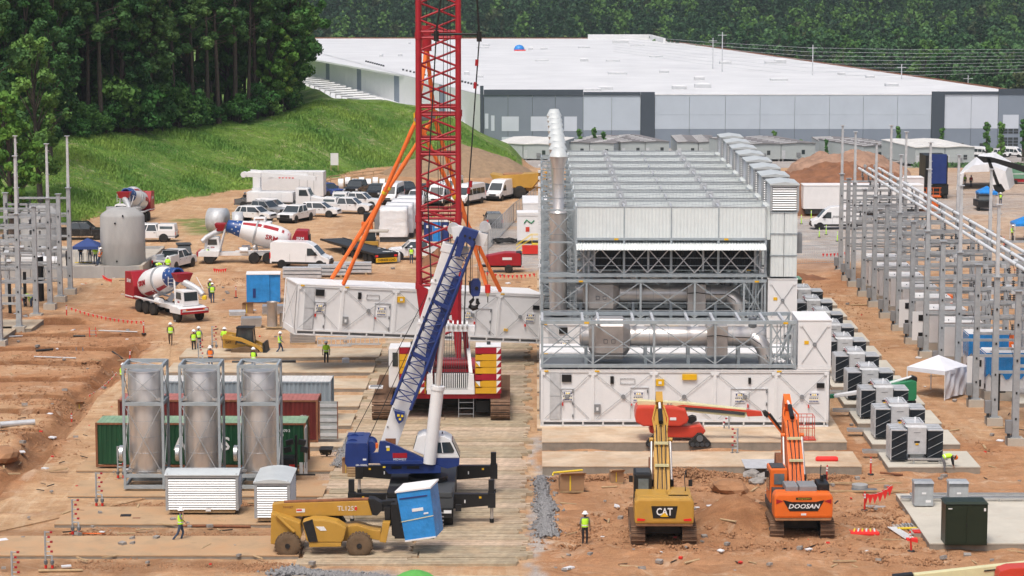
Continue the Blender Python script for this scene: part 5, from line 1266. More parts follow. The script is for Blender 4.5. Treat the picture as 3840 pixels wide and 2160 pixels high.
for yy in(yn-.1,yf+.6):
 for x,q in((X0+.35,1),(X1-.35,-1)):
  w=MB().lathe([(.35,-.3),(.7,-.3),(.78,-.2),(.78,.2),(.7,.3),(.35,.3)],(x,yy,.79),'X',26,'rubber').build('wheel',bc,world=True);INV[w.name]=INV[bc.name];MB().lathe([(.02,-.2),(.3,-.22),(.38,-.3),(.38,.3),(.3,.22),(.02,.2)],(x,yy,.79),'X',16,'darkgrey').build('rim',w,world=True)
  INV[w.name]=INV[bc.name]
for yy,xa,xb,pxs in((yn,1320,1844,0),(yf,1347,1852,1)):
 s=sc_at(yy,1);a,b=(xa-1920)/s,(xb-1920)/s
 for x,q,e in((a,-1,X0+.2),(b,1,X1-.2)):
  beam=MB().prism([(x,1.12),(x,1.72),(e,1.72),(e,.95),(x-q*1.9,.95)],'Y',yy-.2,yy+.2,'black_clean').build('outrigger_beam',bc,world=True)
  MB().box(x-.2,x+.2,yy-.24,yy+.24,1.0,1.78,'black').build('jack_housing',bc,world=True);MB().box(x-.17,x+.13,yy-.15,yy+.15,1.78,2.45,'black').build('jack_cylinder',bc,world=True)
  MB().cyl((x,yy,.3),(x,yy,1.05),.085,n=12,m='stainless').build('jack_rod',bc,world=True);MB().cyl((x,yy,.17),(x,yy,.38),.12,n=10,m='black').build('jack_foot',bc,world=True)
  MB().cyl((x,yy,.02),(x,yy,.09),.66/1.0*.95,.5,n=24,m='galv_dark').build('float_pad',bc,world=True)
  for k in(1.4,2.1):MB().box(x-q*k-.03,x-q*k+.03,yy-.215,yy-.2,1.25,1.42,'white').build('marker',bc,world=True)
  MB().box(x-q*.6-.06,x-q*.6+.06,yy-.215,yy-.2,1.5,1.6,'label_yellow').build('marker',bc,world=True)
p=T(1605,1786,YB+1.3);MB().cyl((p.x,p.y,1.7),(p.x,p.y,2.0),1.05,n=28,m='black').build('turntable',bc,world=True)
def z1(x,y):return(1280+x/3.6233,1560+y/3.6233)
def Z(*pts):return[z1(*q) for q in pts]
B(Z((520,345),(590,345),(760,410),(1350,700),(1350,775),(640,785),(520,645),(370,645),(365,515),(500,500)),'blue','turret_side',YB,YB+.25)
B(Z((520,345),(590,345),(760,410),(1350,700),(1350,775),(640,785),(520,645),(370,645),(365,515),(500,500)),'blue','turret_side',YF-.5,YF-.25)
B(Z((540,500),(900,560),(1280,740),(1280,775),(640,780),(520,640)),'blue','turret_core',YB+.26,YF-.51)
B(Z((525,625),(1085,612),(1110,645),(1110,655),(530,655)),'blue','walkway_edge',YB-.25,YB-.01)
for a in((680,820),(890,1060)):B(Z((a[0],682),(a[1],680),(a[1],718),(a[0],720)),'black_clean','vent_opening',YB-.02,YB+.1)
B(Z((60,380),(100,370),(345,372),(360,400),(360,690),(75,690),(48,640),(55,440)),'blue','counterweight',YB-.5,YF)
for c,r_p in(((165,375),95),((395,400),85)):
 p=T(*z1(*c),YB+.8);rr=r_p/3.6233/sc_at(YB,3);MB().cyl((p.x,YB+.3,p.z),(p.x,YB+1.6,p.z),rr*.75,n=20,m='blue').build('winch_drum',bc,world=True);MB().cyl((p.x,YB+.22,p.z),(p.x,YB+.3,p.z),rr,n=24,m='blue').build('drum_flange',bc,world=True);MB().cyl((p.x,YB+1.6,p.z),(p.x,YB+1.68,p.z),rr,n=24,m='blue').build('drum_flange',bc,world=True)
B(Z((80,265),(300,258),(305,370),(90,330)),'blue','winch_cover',YB+1.7,YF)
B(Z((465,375),(500,385),(495,440),(465,440)),'exorange','valve_block',YB+.1,YB+.4)
B(Z((697,505),(893,503),(893,568),(697,570)),'red','name_panel',YB-.015,YB)
text('MIDWEST',.16,'lamp_clear',bc,INV[bc.name]@face_y(T(*z1(795,590),YB).x,YB-.012,T(*z1(795,590),YB).z),bold=True)
text('GR-1000XL',.13,'white',bc,INV[bc.name]@face_y(T(*z1(275,668),YB-.5).x,YB-.512,T(*z1(275,668),YB-.5).z),bold=True)
B(Z((614,434),(656,434),(656,474),(614,474)),'yellowbright','decal',YB-.015,YB);B(Z((606,408),(656,408),(656,430),(606,430)),'white','decal',YB-.015,YB);B(Z((565,685),(600,685),(600,705),(565,705)),'yellowbright','decal',YB-.27,YB-.25)
B(Z((292,580),(340,580),(340,603),(292,603)),'white','decal',YB-.515,YB-.5)
cb=B(Z((1030,290),(1110,255),(1400,280),(1490,330),(1600,560),(1600,572),(1220,572),(975,470)),'white','cab',YB+.2,YB+1.9,bevel=.08)
INV[cb.name]=INV[bc.name]
B(Z((1205,574),(1605,574),(1600,660),(1580,680),(1440,715),(1350,690),(1215,620)),'blue','cab_base',YB+.2,YB+1.9)
B(Z((1308,362),(1478,356),(1535,470),(1520,500),(1306,505)),'glass','side_window',YB+.17,YB+.21,par=cb);B(Z((975,440),(1005,340),(1022,335),(995,450)),'glass','rear_window',YB+.3,YB+1.8,par=cb)
B(Z((1500,340),(1510,338),(1612,552),(1600,556)),'glass','windscreen',YB+.35,YB+1.75,par=cb);B(Z((1352,360),(1362,360),(1385,505),(1373,505)),'white','window_divider',YB+.16,YB+.22,par=cb)
B(Z((1110,262),(1390,285),(1380,300),(1115,278)),'glass','roof_hatch',YB+.4,YB+1.6,par=cb)
B(Z((1365,215),(1380,215),(1380,245),(1365,245)),'black_clean','beacon',YB+.9,YB+1.0,par=cb)
def q2(x,y):return(x*1.4907,y*1.4907)
YM=YB+1.0
b0,b1,h0,h1=T(1424,1668,YM),T(1484,1686,YM),T(1668,905,YM),T(1757,925,YM)
def bl(t,s):return b0.lerp(h0,t).lerp(b1.lerp(h1,t),s)
def seg(t0,t1,m,name,grow=0):
 mb=MB();ps=[]
 for t,s in((t0,0-grow),(t1,0-grow),(t1,1+grow),(t0,1+grow)):p=bl(t,s);ps.append((p.x,p.z))
 mb.prism(ps,'Y',YM-.45-grow*.4,YM+.45+grow*.4,m);return mb.build(name,bc,world=True,bevel=.03)
seg(-.02,.995,'white','boom_section');seg(.955,.995,'white','boom_collar',.07);seg(.60,.615,'white','boom_collar',.06);seg(.80,.812,'white','boom_collar',.06)
for i in range(9):p=bl(.1+i*.09,.12);MB().box(p.x-.04,p.x+.04,YM-.5,YM-.45,p.z-.05,p.z+.05,'grey').build('boom_bolt',bc,world=True)
p=bl(.03,.55);MB().box(p.x-.25,p.x+.3,YM-.47,YM-.45,p.z-.3,p.z+.25,'rust').build('worn_patch',bc,world=True)
B([(1692,852),(1715,848),(1830,880),(1812,925),(1700,900)],'white','boom_head',YM-.4,YM+.4)
for(x,y,r_) in((1700,857,.30),(1817,849,.26)):
 p=T(x,y,YM)
 for k in(-.3,-.1,.1,.3):MB().cyl((p.x,YM+k-.04,p.z),(p.x,YM+k+.04,p.z),r_,n=18,m='galv_light').build('sheave',bc,world=True)
B([(1805,862),(1835,838),(1842,856),(1820,880)],'white','nose_arm',YM-.2,YM+.2)
a,b=T(1610,1738,YM-.9),T(1642,1450,YM-.9);MB().cyl(a,b,.34,n=18,m='white').build('lift_cylinder',bc,world=True);MB().cyl(b-(b-a)*.04,b+(b-a)*.01,.38,n=18,m='white').build('cylinder_gland',bc,world=True)
c=T(1664,1190,YM-.7);MB().cyl(b,c,.15,n=16,m='stainless').build('lift_rod',bc,world=True)
YJ=YM-.95;j=[T(1463,1530,YJ),T(1534,1550,YJ),T(1722,878,YJ),T(1785,895,YJ)]
def jl(t,s):return j[0].lerp(j[2],t).lerp(j[1].lerp(j[3],t),s)
for s in(0,1):
 for dy in(0,.5):p,q=jl(.02,s),jl(.98,s);MB().cyl(p+V(0,dy,0),q+V(0,dy,0),.085 if dy==0 else .06,n=8,m='blue').build('jib_chord',bc,world=True)
N_=17
for i in range(N_):
 t0,t1=.06+.86*i/N_,.06+.86*(i+1)/N_
 MB().cyl(jl(t0,0),jl(t1 if i%2==0 else t0,1),.03,n=5,m='blue').build('jib_lacing',bc,world=True);MB().cyl(jl(t1,0),jl(t0,1),.03,n=5,m='blue').build('jib_lacing',bc,world=True);MB().cyl(jl(t0,0),jl(t0,1),.028,n=5,m='blue').build('jib_lacing',bc,world=True)
for t in(.62,.32):MB().beam(jl(t,0),jl(t-.02,1),.12,.2,'blue').build('jib_crossbeam',bc,world=True)
B([(1735,858),(1738,852),(1795,870),(1780,905),(1772,930),(1745,905),(1725,965),(1705,958),(1722,880)],'blue','jib_head',YJ-.2,YJ+.45)
for x,y in((1744,885),(1762,892),(1778,898)):p=T(x,y,YJ-.21);MB().cyl((p.x,YJ-.23,p.z),(p.x,YJ-.2,p.z),.07,n=10,m='black_clean').build('pin_hole',bc,world=True)
B([(1478,1540),(1518,1550),(1512,1578),(1496,1590),(1484,1570)],'blue','jib_foot',YJ-.15,YJ+.4)
for x,y in((1494,1558),(1508,1560),(1500,1572)):p=T(x,y,YJ-.16);MB().box(p.x-.06,p.x+.06,YJ-.17,YJ-.14,p.z-.06,p.z+.06,'yellowbright').build('decal',bc,world=True)
B([(1600,1300),(1700,1040),(1718,1034),(1730,1050),(1725,1075),(1640,1310),(1615,1400),(1590,1385)],'blue','jib_inner',YJ+.1,YJ+.4)
for k in range(9):p=jl(.25+k*.05,.15);MB().tube([p+V(0,-.1,0),p+V(-.12,-.12,.25),p+V(.02,-.1,.5)],.02,4,'cable').build('hose',bc,world=True)
for p0,p1 in(((1600,1105),(1330,1625)),((1640,1075),(1385,1640)),((1655,1010),(1625,1060))):wline(T(*p0,YM-.3),T(*p1,YM+.6),.02,'cable','hoist_rope',bc)
for x in(1766,1771,1792,1797):wline(T(x,935,YM),T(x,1052,YM),.012,'cable','hoist_rope',bc)
wline(T(1830,870,YM),T(1829,1068,YM),.012,'cable','hoist_rope',bc)
for x in(1763,1796):wline(T(x+2,900,YM),T(x,1052,YM),.014,'cable','hoist_rope',bc)
B([(1762,1062),(1775,1048),(1795,1048),(1803,1062),(1801,1096),(1796,1110),(1772,1112),(1762,1100)],'blue','hook_block',YM-.25,YM+.25)
B([(1758,1062),(1764,1055),(1766,1105),(1760,1096)],'black_clean','block_guard',YM-.3,YM+.3)
p=T(1788,1078,YM);MB().cyl((p.x,YM-.3,p.z),(p.x,YM+.3,p.z),.1,n=12,m='black_clean').build('block_pin',bc,world=True)
hp=[T(x,y,YM) for x,y in((1775,1110),(1775,1122),(1764,1134),(1763,1148),(1774,1156),(1788,1152),(1795,1138),(1792,1126))]
MB().tube(hp,[.07,.08,.1,.13,.15,.13,.09,.03],8,'black').build('hook',bc,world=True)
p=T(1829,1068,YM);mb=MB();mb.cyl(p,p-V(0,0,.42),.15,n=14,m='redbright');mb.cyl(p-V(0,0,.42),p-V(0,0,.62),.12,.06,n=12,m='cream');mb.cyl(p-V(0,0,.62),p-V(0,0,.95),.03,n=6,m='black');mb.build('headache_ball',bc,world=True)
# ---------------- vehicles: x forward, y left ----------------
_w={}
def wheel_mesh(r,w,rim='galv_light',tyre='rubber'):
 k=(r,w,rim,tyre)
 if k not in _w:
  a=MB().lathe([(r*.55,-w/2),(r*.93,-w/2),(r,-w*.3),(r,w*.3),(r*.93,w/2),(r*.55,w/2)],ax='Y',n=20,m=tyre).mesh('wheel')
  mb=MB();mb.lathe([(.01,-w*.3),(r*.2,-w*.36),(r*.5,-w*.3),(r*.57,-w/2),(r*.57,w/2),(r*.5,w*.3),(r*.2,w*.36),(.01,w*.3)],ax='Y',n=16,m=rim)
  for i in range(5):
   t=i*2*PI/5;[mb.cb((math.cos(t)*r*.38,s*w*.4,math.sin(t)*r*.38),(r*.32,.02,r*.12),'darkgrey',ry=-t) for s in(-1,1)]
  _w[k]=(a,mb.mesh('rim'))
 return _w[k]
def wheels(t,pos,r,w,**k):
 a,b=wheel_mesh(r,w,**k)
 for x,y in pos:o=ob('wheel',a,t,(x,y,r));ob('rim',b,o)
CARS={}
def car(kind,col,px,py,rz,label,roofcol=None,z=None,group='vehicles parked in the dirt lot',cat=None):
 key=(kind,col);p=P(px,py,z or 0)
 if z is None:p.z=max(-25,gz(p.x,p.y));p=P(px,py,p.z)
 names={'pickup':'pickup_truck','topper':'pickup_truck','suv':'suv','van':'van','pvan':'van'}
 cat=cat or{'pickup':'pickup truck','topper':'pickup truck','suv':'car','van':'van','pvan':'van'}[kind]
 if key in CARS:
  c=copy_tree(CARS[key],(p.x,p.y,p.z),R(rz),label);return c
 t=thing(names[kind],label,cat,tuple(p),R(rz),group);CARS[key]=t;G_='glass'
 if kind in('van','pvan'):
  L,W,r=5.9,1.0,.35;h=2.55
  prof=[(-L/2,.45),(L/2-.1,.4),(L/2,.6),(L/2-.02,.95),(L/2-.75,1.25),(L/2-1.55,2.15),(L/2-2.1,h-.08),(L/2-2.6,h),(-L/2+.3,h),(-L/2+.02,h-.15)]
  mb=MB();lo=[(x,z) for x,z in prof];mb.prism([(x,z) for x,z in lo],'Y',-W,W,col)
  for i,v in enumerate(mb.v):
   if v[2]>1.1:mb.v[i]=(v[0],v[1]*(1-.13*(v[2]-1.1)/(h-1.1)),v[2])
  mb.build('body',t,bevel=.06)
  fx=lambda z:W*(1-.13*max(0,z-1.1)/(h-1.1))+.006
  mb=MB();x0,x1=L/2-.82,L/2-1.58;mb.add([(x0,-.82,1.33),(x0,.82,1.33),(x1,.74,2.15),(x1,-.74,2.15),(x0-.1,-.82,1.3),(x0-.1,.82,1.3),(x1-.1,.74,2.12),(x1-.1,-.74,2.12)],[(0,1,2,3),(7,6,5,4),(0,4,5,1),(3,2,6,7),(0,3,7,4),(1,5,6,2)],G_);
  mb.xf(Matrix.Translation((.02,0,.015)));mb.build('windscreen',t)
  for s in(-1,1):
   wins=[[(L/2-1.15,1.3),(L/2-2.2,1.25),(L/2-2.2,1.95),(L/2-1.75,1.95)]]
   if kind=='pvan':wins+=[[(a,1.3),(a-1.0,1.3),(a-1.0,2.0),(a,2.0)] for a in(L/2-2.35,L/2-3.45,L/2-4.55)]
   for wv in wins:
    mb=MB();mb.add([(x,s*fx(z),z) for x,z in wv]+[(x,s*(fx(z)-.05),z) for x,z in wv],[(0,1,2,3),(7,6,5,4)]+[(i,4+i,4+(i+1)%4,(i+1)%4) for i in range(4)],G_);mb.build('side_window',t)
   MB().box(-L/2+.2,L/2-.3,s*W-.02,s*W+.02,.42,.62,'black').build('side_sill',t);MB().box(L/2-1.5,L/2-1.3,s*1.1-.08,s*1.1+.08,1.3,1.6,'black_clean').build('mirror',t)
   MB().box(L/2-.5,L/2-.12,s*.75-.12,s*.75+.12,.88,1.1,'lamp_clear').build('headlight',t);MB().box(-L/2-.02,-L/2+.08,s*.9-.07,s*.9+.07,.9,1.5,'lamp_red').build('tail_light',t)
   for a in(L/2-2.3,L/2-3.9):MB().box(a-.008,a+.008,s*W-.01,s*W+.004,.65,1.4,'grey').build('panel_seam',t)
  MB().box(L/2-.05,L/2+.05,-.9,.9,.38,.68,'black').build('bumper',t);MB().box(L/2-.08,L/2+.03,-.45,.45,.74,.92,'black_clean').build('grille',t)
  MB().box(-L/2-.06,-L/2+.05,-.9,.9,.42,.58,'black').build('bumper',t)
  wheels(t,[(L/2-.95,.86),(L/2-.95,-.86),(-L/2+1.2,.86),(-L/2+1.2,-.86)],r,.24)
  for x in(L/2-.95,-L/2+1.2):MB().cyl((x,-W-.012,.38),(x,W+.012,.38),.44,n=20,m='black').build('wheel_arch',t)
  return t
 if kind=='suv':L,W,r,hh,hb,ht=4.7,.93,.36,1.05,1.08,1.72;c0,c1,c2,c3=L/2-1.15,L/2-1.95,-L/2+.55,-L/2+.12
 else:L,W,r,hh,hb,ht=5.9,1.0,.41,1.18,1.2,1.93;c0,c1,c2,c3=L/2-1.35,L/2-2.1,-L/2+2.1,-L/2+1.9
 bed=-L/2+1.85
 prof=[(-L/2+.03,.45),(L/2-.1,.42),(L/2,.55),(L/2-.02,hh-.18),(L/2-.3,hh-.04),(c0+.1,hb),(-L/2+.02,hb)]
 if kind!='suv':prof=prof[:-1]+[(bed,hb),(bed,.75),(-L/2+.1,.75),(-L/2+.1,hb-.05),(-L/2,hb-.05)]
 MB().prism(prof,'Y',-W,W,col).build('body',t,bevel=.05)
 if kind!='suv':
  for s in(-1,1):MB().box(-L/2+.02,bed+.02,min(s*W,s*(W-.1)),max(s*W,s*(W-.1)),.6,hb,col).build('bed_side',t)
 if kind=='topper':
  mb=MB();mb.frus(-L/2+.02,bed+.05,-W+.02,W-.02,hb,-L/2+.12,bed,-W+.14,W-.14,ht-.02,col);mb.build('topper',t,bevel=.04)
  for s in(-1,1):MB().box(-L/2+.3,bed-.2,s*(W-.075)-.02,s*(W-.075)+.02,hb+.15,hb+.5,'glass_pale').build('topper_window',t)
 w1=W-.2
 mb=MB();mb.frus(c3,c0,-W+.03,W-.03,hb,c2,c1,-w1,w1,ht-.07,G_);mb.build('glazing',t,bevel=.02)
 MB().frus(c2-.05,c1+.05,-w1-.03,w1+.03,ht-.08,c2+.1,c1-.1,-w1+.06,w1-.06,ht,col).build('roof',t,bevel=.02)
 for s in(-1,1):
  for xb,xt in((c0,c1),((c0+c3)/2-.05,(c1+c2)/2),(c3+.08,c2+.05))+(((c3*.7+c0*.3)-.3,(c2*.75+c1*.25)-.1),)*(kind=='suv'):MB().beam((xb-.03,s*(W-.035),hb),(xt-.03,s*(w1+.005),ht-.06),.09,.05,col,up=(0,1,0)).build('pillar',t)
  MB().box(c0-.45,c0-.25,s*(W+.1)-.07,s*(W+.1)+.07,hb+.02,hb+.22,'black_clean').build('mirror',t)
  MB().box(L/2-.25,L/2+.01,s*(W-.18)-.14,s*(W-.18)+.14,hh-.38,hh-.17,'lamp_clear').build('headlight',t);MB().box(-L/2-.015,-L/2+.06,s*(W-.1)-.08,s*(W-.1)+.08,hb-.42,hb-.08,'lamp_red').build('tail_light',t)
  for x in(c0-.25,(c0+c3)/2-.05,c3+.1):MB().box(x-.008,x+.008,s*W-.01,s*W+.004,.6,hb-.02,'grey').build('door_seam',t)
  for x in(c0-1.0,c3+.3):MB().box(x-.1,x+.1,s*W-.01,s*W+.03,hb-.2,hb-.15,'black_clean').build('door_handle',t)
 MB().box(L/2-.03,L/2+.07,-W+.05,W-.05,.42,.66,'black' if kind!='suv' else col).build('bumper',t);MB().box(L/2-.03,L/2+.03,-W+.38,W-.38,.68,hh-.16,'black_clean').build('grille',t);MB().box(-L/2-.08,-L/2+.02,-W+.05,W-.05,.45,.62,'black').build('bumper',t)
 fx_,rx_=L/2-.95,-L/2+(.95 if kind=='suv' else 1.25)
 for x in(fx_,rx_):MB().cyl((x,-W-.012,r+.03),(x,W+.012,r+.03),r+.09,n=20,m='black').build('wheel_arch',t)
 wheels(t,[(fx_,W-.1),(fx_,-W+.1),(rx_,W-.1),(rx_,-W+.1)],r,.25)
 return t
for a in(('suv','carwhite',1200,812,-14,'white crossover car behind the white pickup facing the camera'),('pickup','carwhite',1112,830,-112,'white pickup facing the camera, left of the white crossover'),('suv','carwhite',1018,800,-28,'big white sport utility with black grille under the bucket truck'),('pickup','carsilver',985,812,-30,'silver grey pickup beside the white sport utility'),('suv','carwhite',958,828,-24,'white sedan at the left end of the lot behind the mixer drum'),('pickup','cargrey',975,783,-20,'dark grey pickup with tail to the bucket truck'),('topper','carwhite',1302,800,-12,'white pickup with white topper, the nearer of the two with toppers'),('topper','carwhite',1340,780,-12,'white pickup with topper parked behind the other one'),('suv','carblue',1228,736,-48,'dark blue sport utility right of the bucket truck body'),('pickup','carblack',1342,730,-105,'black pickup facing the camera left of the black jeep'),('suv','carblack',1408,742,-95,'black jeep with bright windscreen between black pickup and tall van'),('pvan','carwhite',1470,762,-100,'tall white passenger van behind the left orange slings'),('suv','carblack',1528,733,-80,'dark car just right of the tall white passenger van'),('pickup','carwhite',1568,770,-98,'white pickup behind the white wrapped modules'),('suv','carblack',1596,742,-85,'dark sport utility behind the left boom chord'),('van','carwhite',1648,765,-100,'white van with oval grille seen through the red boom'),('pvan','carwhite',1690,738,-104,'white van parked behind the others in the red boom'),('pvan','carwhite',1756,766,-116,'white passenger van just right of the red boom'),('pickup','carblack',1808,745,-65,'black pickup between two white vans right of the boom'),('van','carwhite',1880,748,-112,'white delivery van with black bumper near the yellow dump truck'),('suv','cargrey',1850,850,95,'dark grey car standing behind the chain link fence'),('pickup','carwhite',1568,972,186,'white pickup beside the small red soil pile'),('van','carwhite',1132,1002,-9,'white cargo van behind the blue wrapped box and the mixer'),('topper','carwhite',560,905,178,'white pickup with topper half hidden by the concrete tank'),('pickup','carblack',300,897,4,'black pickup at the bank foot left of the concrete tank'),('van','carwhite',3138,858,180,'white van with black lettering behind the first switchyard columns')):
 c=car(*a)
 if 'black lettering' in a[5]:text('JENBACHER',.3,'black_clean',c,Matrix.Translation((-.1,1.012,1.45))@Matrix.Rotation(PI,4,'Z')@Matrix.Rotation(R(84),4,'X'),squash=.9)
for a in(('pvan',3680,572,-40,'white van left of the saplings by the far warehouse wall'),('pickup',3745,582,-35,'white pickup between the two far vans by the warehouse'),('pvan',3798,576,-38,'rightmost white van by the far warehouse wall')):
 p=T(a[1],a[2],600);p=V(p.x,600,gz(p.x,600));c=copy_tree(CARS[(a[0],'carwhite')],tuple(p),R(a[3]),a[4]);c['group']='vehicles by the far warehouse wall'
c=car('pickup','carwhite',655,1008,72,'white service truck with tool boxes and tail to the camera');c['group']='service vehicles by the tank wall'
for s in(-1,1):MB().box(-2.9,-1.1,min(s*.55,s*1.02),max(s*.55,s*1.02),1.0,1.55,'carwhite').build('tool_box',c)
MB().box(-1.0,-.92,-.9,.9,1.9,1.98,'black').build('light_bar',c);MB().box(-3.0,-2.9,-.9,.9,.5,.95,'black').build('rear_step',c)
bg=thing('utility_buggy','dark utility buggy with cab roof behind the service truck','utility buggy',tuple(P(690,985)),R(-78))
MB().prism([(-1.6,.4),(1.6,.4),(1.6,.9),(1.0,1.1),(-.2,1.0),(-1.6,1.05)],'Y',-.75,.75,'cargrey').build('body',bg,bevel=.05);MB().frus(-.9,.95,-.72,.72,1.0,-.8,.55,-.62,.62,1.8,'glass').build('glazing',bg);MB().box(-.95,.7,-.72,.72,1.8,1.92,'darkgrey').build('roof',bg,bevel=.03);wheels(bg,[(1.1,.72),(1.1,-.72),(-1.05,.72),(-1.05,-.72)],.34,.26)
# ---------------- concrete mixers ----------------
mat('drum_blue',(.02,.07,.25),.35,var=.1)
def mixer(px,py,rz,label,flip=False):
 t=thing('mixer_truck',label,'concrete mixer',tuple(P(px,py,0 if py>860 else gz(P(px,py).x,P(px,py).y))),R(rz),'front discharge concrete mixers')
 MB().box(-5.0,4.3,-.45,.45,.75,1.1,'white').build('chassis',t)
 MB().prism([(3.3,.7),(5.3,.75),(5.3,1.15),(4.6,1.3),(3.2,1.3)],'Y',-1.25,1.25,'white').build('front_deck',t,bevel=.04);MB().box(5.25,5.45,-1.25,1.25,.75,1.2,'red').build('bumper',t,bevel=.03);MB().box(5.45,5.47,-1.2,1.2,.95,1.02,'white').build('stripe',t)
 for s in(-1,1):MB().box(5.4,5.5,s*1.0-.14,s*1.0+.14,1.02,1.15,'lamp_clear').build('headlight',t);MB().box(5.4,5.49,s*.78-.05,s*.78+.05,1.04,1.13,'lamp_amber').build('indicator',t)
 cab=MB().prism([(3.2,1.3),(4.75,1.3),(4.6,2.55),(3.3,2.6)],'Y',-.72,.72,'white').build('cab',t,bevel=.05)
 for s in(-1,1):MB().prism([(3.45,1.85),(4.4,1.85),(4.32,2.4),(3.5,2.4)],'Y',s*.74-.01,s*.74+.01,'glass').build('side_window',cab)
 MB().add([(4.72,-.6,1.75),(4.72,.6,1.75),(4.63,.6,2.45),(4.63,-.6,2.45)],[(0,1,2,3)],'glass').build('windscreen',cab)
 for s in(-1,1):
  text('SRM',.2,'red',cab,Matrix.Translation((3.9,s*.735,1.6))@Matrix.Rotation(0 if s<0 else PI,4,'Z')@Matrix.Rotation(PI/2,4,'X'),bold=True)
 A=Matrix.Translation((-3.6,0,2.15))@Matrix.Rotation(R(-14),4,'Y')
 prof=[(.02,-.15),(.75,0),(1.0,.35),(1.2,1.1),(1.22,2.0),(1.2,2.9),(1.12,3.4),(1.02,4.0),(.84,4.9),(.66,5.8),(.6,6.3),(.45,6.35),(.4,5.9)]
 def band(i0,i1,m,nm,g=0):return MB().lathe([(r+g,h) for r,h in prof[i0:i1]],ax='X',n=32,m=m).xf(A).build(nm,t)
 band(0,9,'white','drum_shell');band(8,13,'drum_blue','drum_cone')
 def rad(h):return float(np.interp(h,[p[1] for p in prof[:11]],[p[0] for p in prof[:11]]))
 for k0,k1 in((30,50),):
  for q in(0,180):
   mb=MB();hs=np.linspace(.2,4.8,9);vs=[]
   for h in hs:
    for a in(k0+q,(k0+k1)/2+q,k1+q):r=rad(h)+.012;vs.append(A@V(h,math.sin(R(a))*r,math.cos(R(a))*r))
   mb.add(vs,[(i*3+j,i*3+j+1,i*3+j+4,i*3+j+3) for i in range(8) for j in(0,1)],'redbright' if False else 'red',True);mb.build('red_stripe',t)
 st_=MB();pts=[]
 for i in range(10):a=i*PI/5+PI/2;rr_=.11 if i%2==0 else .045;pts.append((math.cos(a)*rr_,math.sin(a)*rr_,0))
 st_.add(pts,[tuple(range(10))],'white');sme=st_.mesh('star')
 for i,h in enumerate((5.08,5.4,5.72)):
  for j in range(7):
   a=R(j*51.43+(25 if i%2 else 0));r=rad(h)+.015;o=ob('star',sme,t);o.matrix_local=A@Matrix.Translation((h,math.sin(a)*r,math.cos(a)*r))@Matrix.Rotation(-a,4,'X')@Matrix.Rotation(.18,4,'Y')
 for s in(-1,1):text('SRM',.62,'red',t,A@Matrix.Translation((1.7,s*1.235,.0))@Matrix.Rotation(0 if s<0 else PI,4,'Z')@Matrix.Rotation(PI/2,4,'X'),bold=True,squash=1.1,depth=.02)
 MB().lathe([(1.24,3.35),(1.24,3.5)],ax='X',n=32,m='galv').xf(A).build('drum_track',t)
 for s in(-1,1):MB().beam((-.3,s*.5,1.1),(-.2,s*.85,1.75),.2,.4,'white').build('drum_roller_mount',t);MB().beam((3.3,s*.7,1.3),(2.7,s*.5,3.4),.12,.12,'white').build('drum_stand',t);MB().box(-3.4,1.6,s*1.2-.12,s*1.2+.12,1.28,1.36,'white').build('fender',t)
 MB().frus(2.9,3.5,-.5,.5,3.2,2.6,3.7,-.75,.75,3.9,'red').build('hopper',t);MB().tube([(3.2,0,3.2),(3.9,.45,2.9),(4.5,.8,2.6),(4.9,1.0,2.2)],[.3,.28,.25,.24],8,'galv_light').build('chute',t)
 MB().cyl((.4,-1.0,1.35),(1.2,-1.0,1.35),.28,n=12,m='white').build('water_tank',t);MB().cyl((.4,1.0,1.35),(1.2,1.0,1.35),.28,n=12,m='white').build('water_tank',t)
 MB().prism([(-5.6,1.0),(-3.9,1.0),(-3.75,2.1),(-4.3,3.3),(-5.5,3.25)],'Y',-1.1,1.1,'red').build('engine_housing',t,bevel=.05);MB().box(-5.64,-5.6,-.8,.8,1.5,2.8,'darkgrey').build('grille',t)
 for s in(-1,1):text('SRM',.42,'white',t,Matrix.Translation((-4.75,s*1.11,2.5))@Matrix.Rotation(0 if s<0 else PI,4,'Z')@Matrix.Rotation(PI/2,4,'X'),bold=True);MB().box(-5.5,-4.0,s*1.11-.01,s*1.11+.01,1.15,1.25,'white').build('stripe',t)
 mb=MB();[mb.beam((2.6,y,2.7),(2.6,y,3.6),.04,.04,'white') for y in(-1.0,-.5)];[mb.beam((2.6,-1.0,z),(2.6,-.5,z),.03,.03,'white') for z in(2.8,3.1,3.4)];mb.beam((4.6,1.2,2.6),(3.4,1.2,3.5),.04,.04,'white');mb.build('guard_rail',t)
 wheels(t,[(4.2,1.0),(4.2,-1.0),(-.2,1.0),(-.2,-1.0),(-1.55,1.0),(-1.55,-1.0),(-2.9,1.0),(-2.9,-1.0)],.56,.38)
 return t
m1=mixer(622,1182,-56,'red and white concrete mixer driving towards the camera')
c=copy_tree(m1,tuple(P(950,985)),R(180),'concrete mixer seen from its side with blue starred drum cone')
p=P(497,838);c=copy_tree(m1,(p.x,p.y,0),R(-97),'concrete mixer half hidden behind the grey concrete tank')
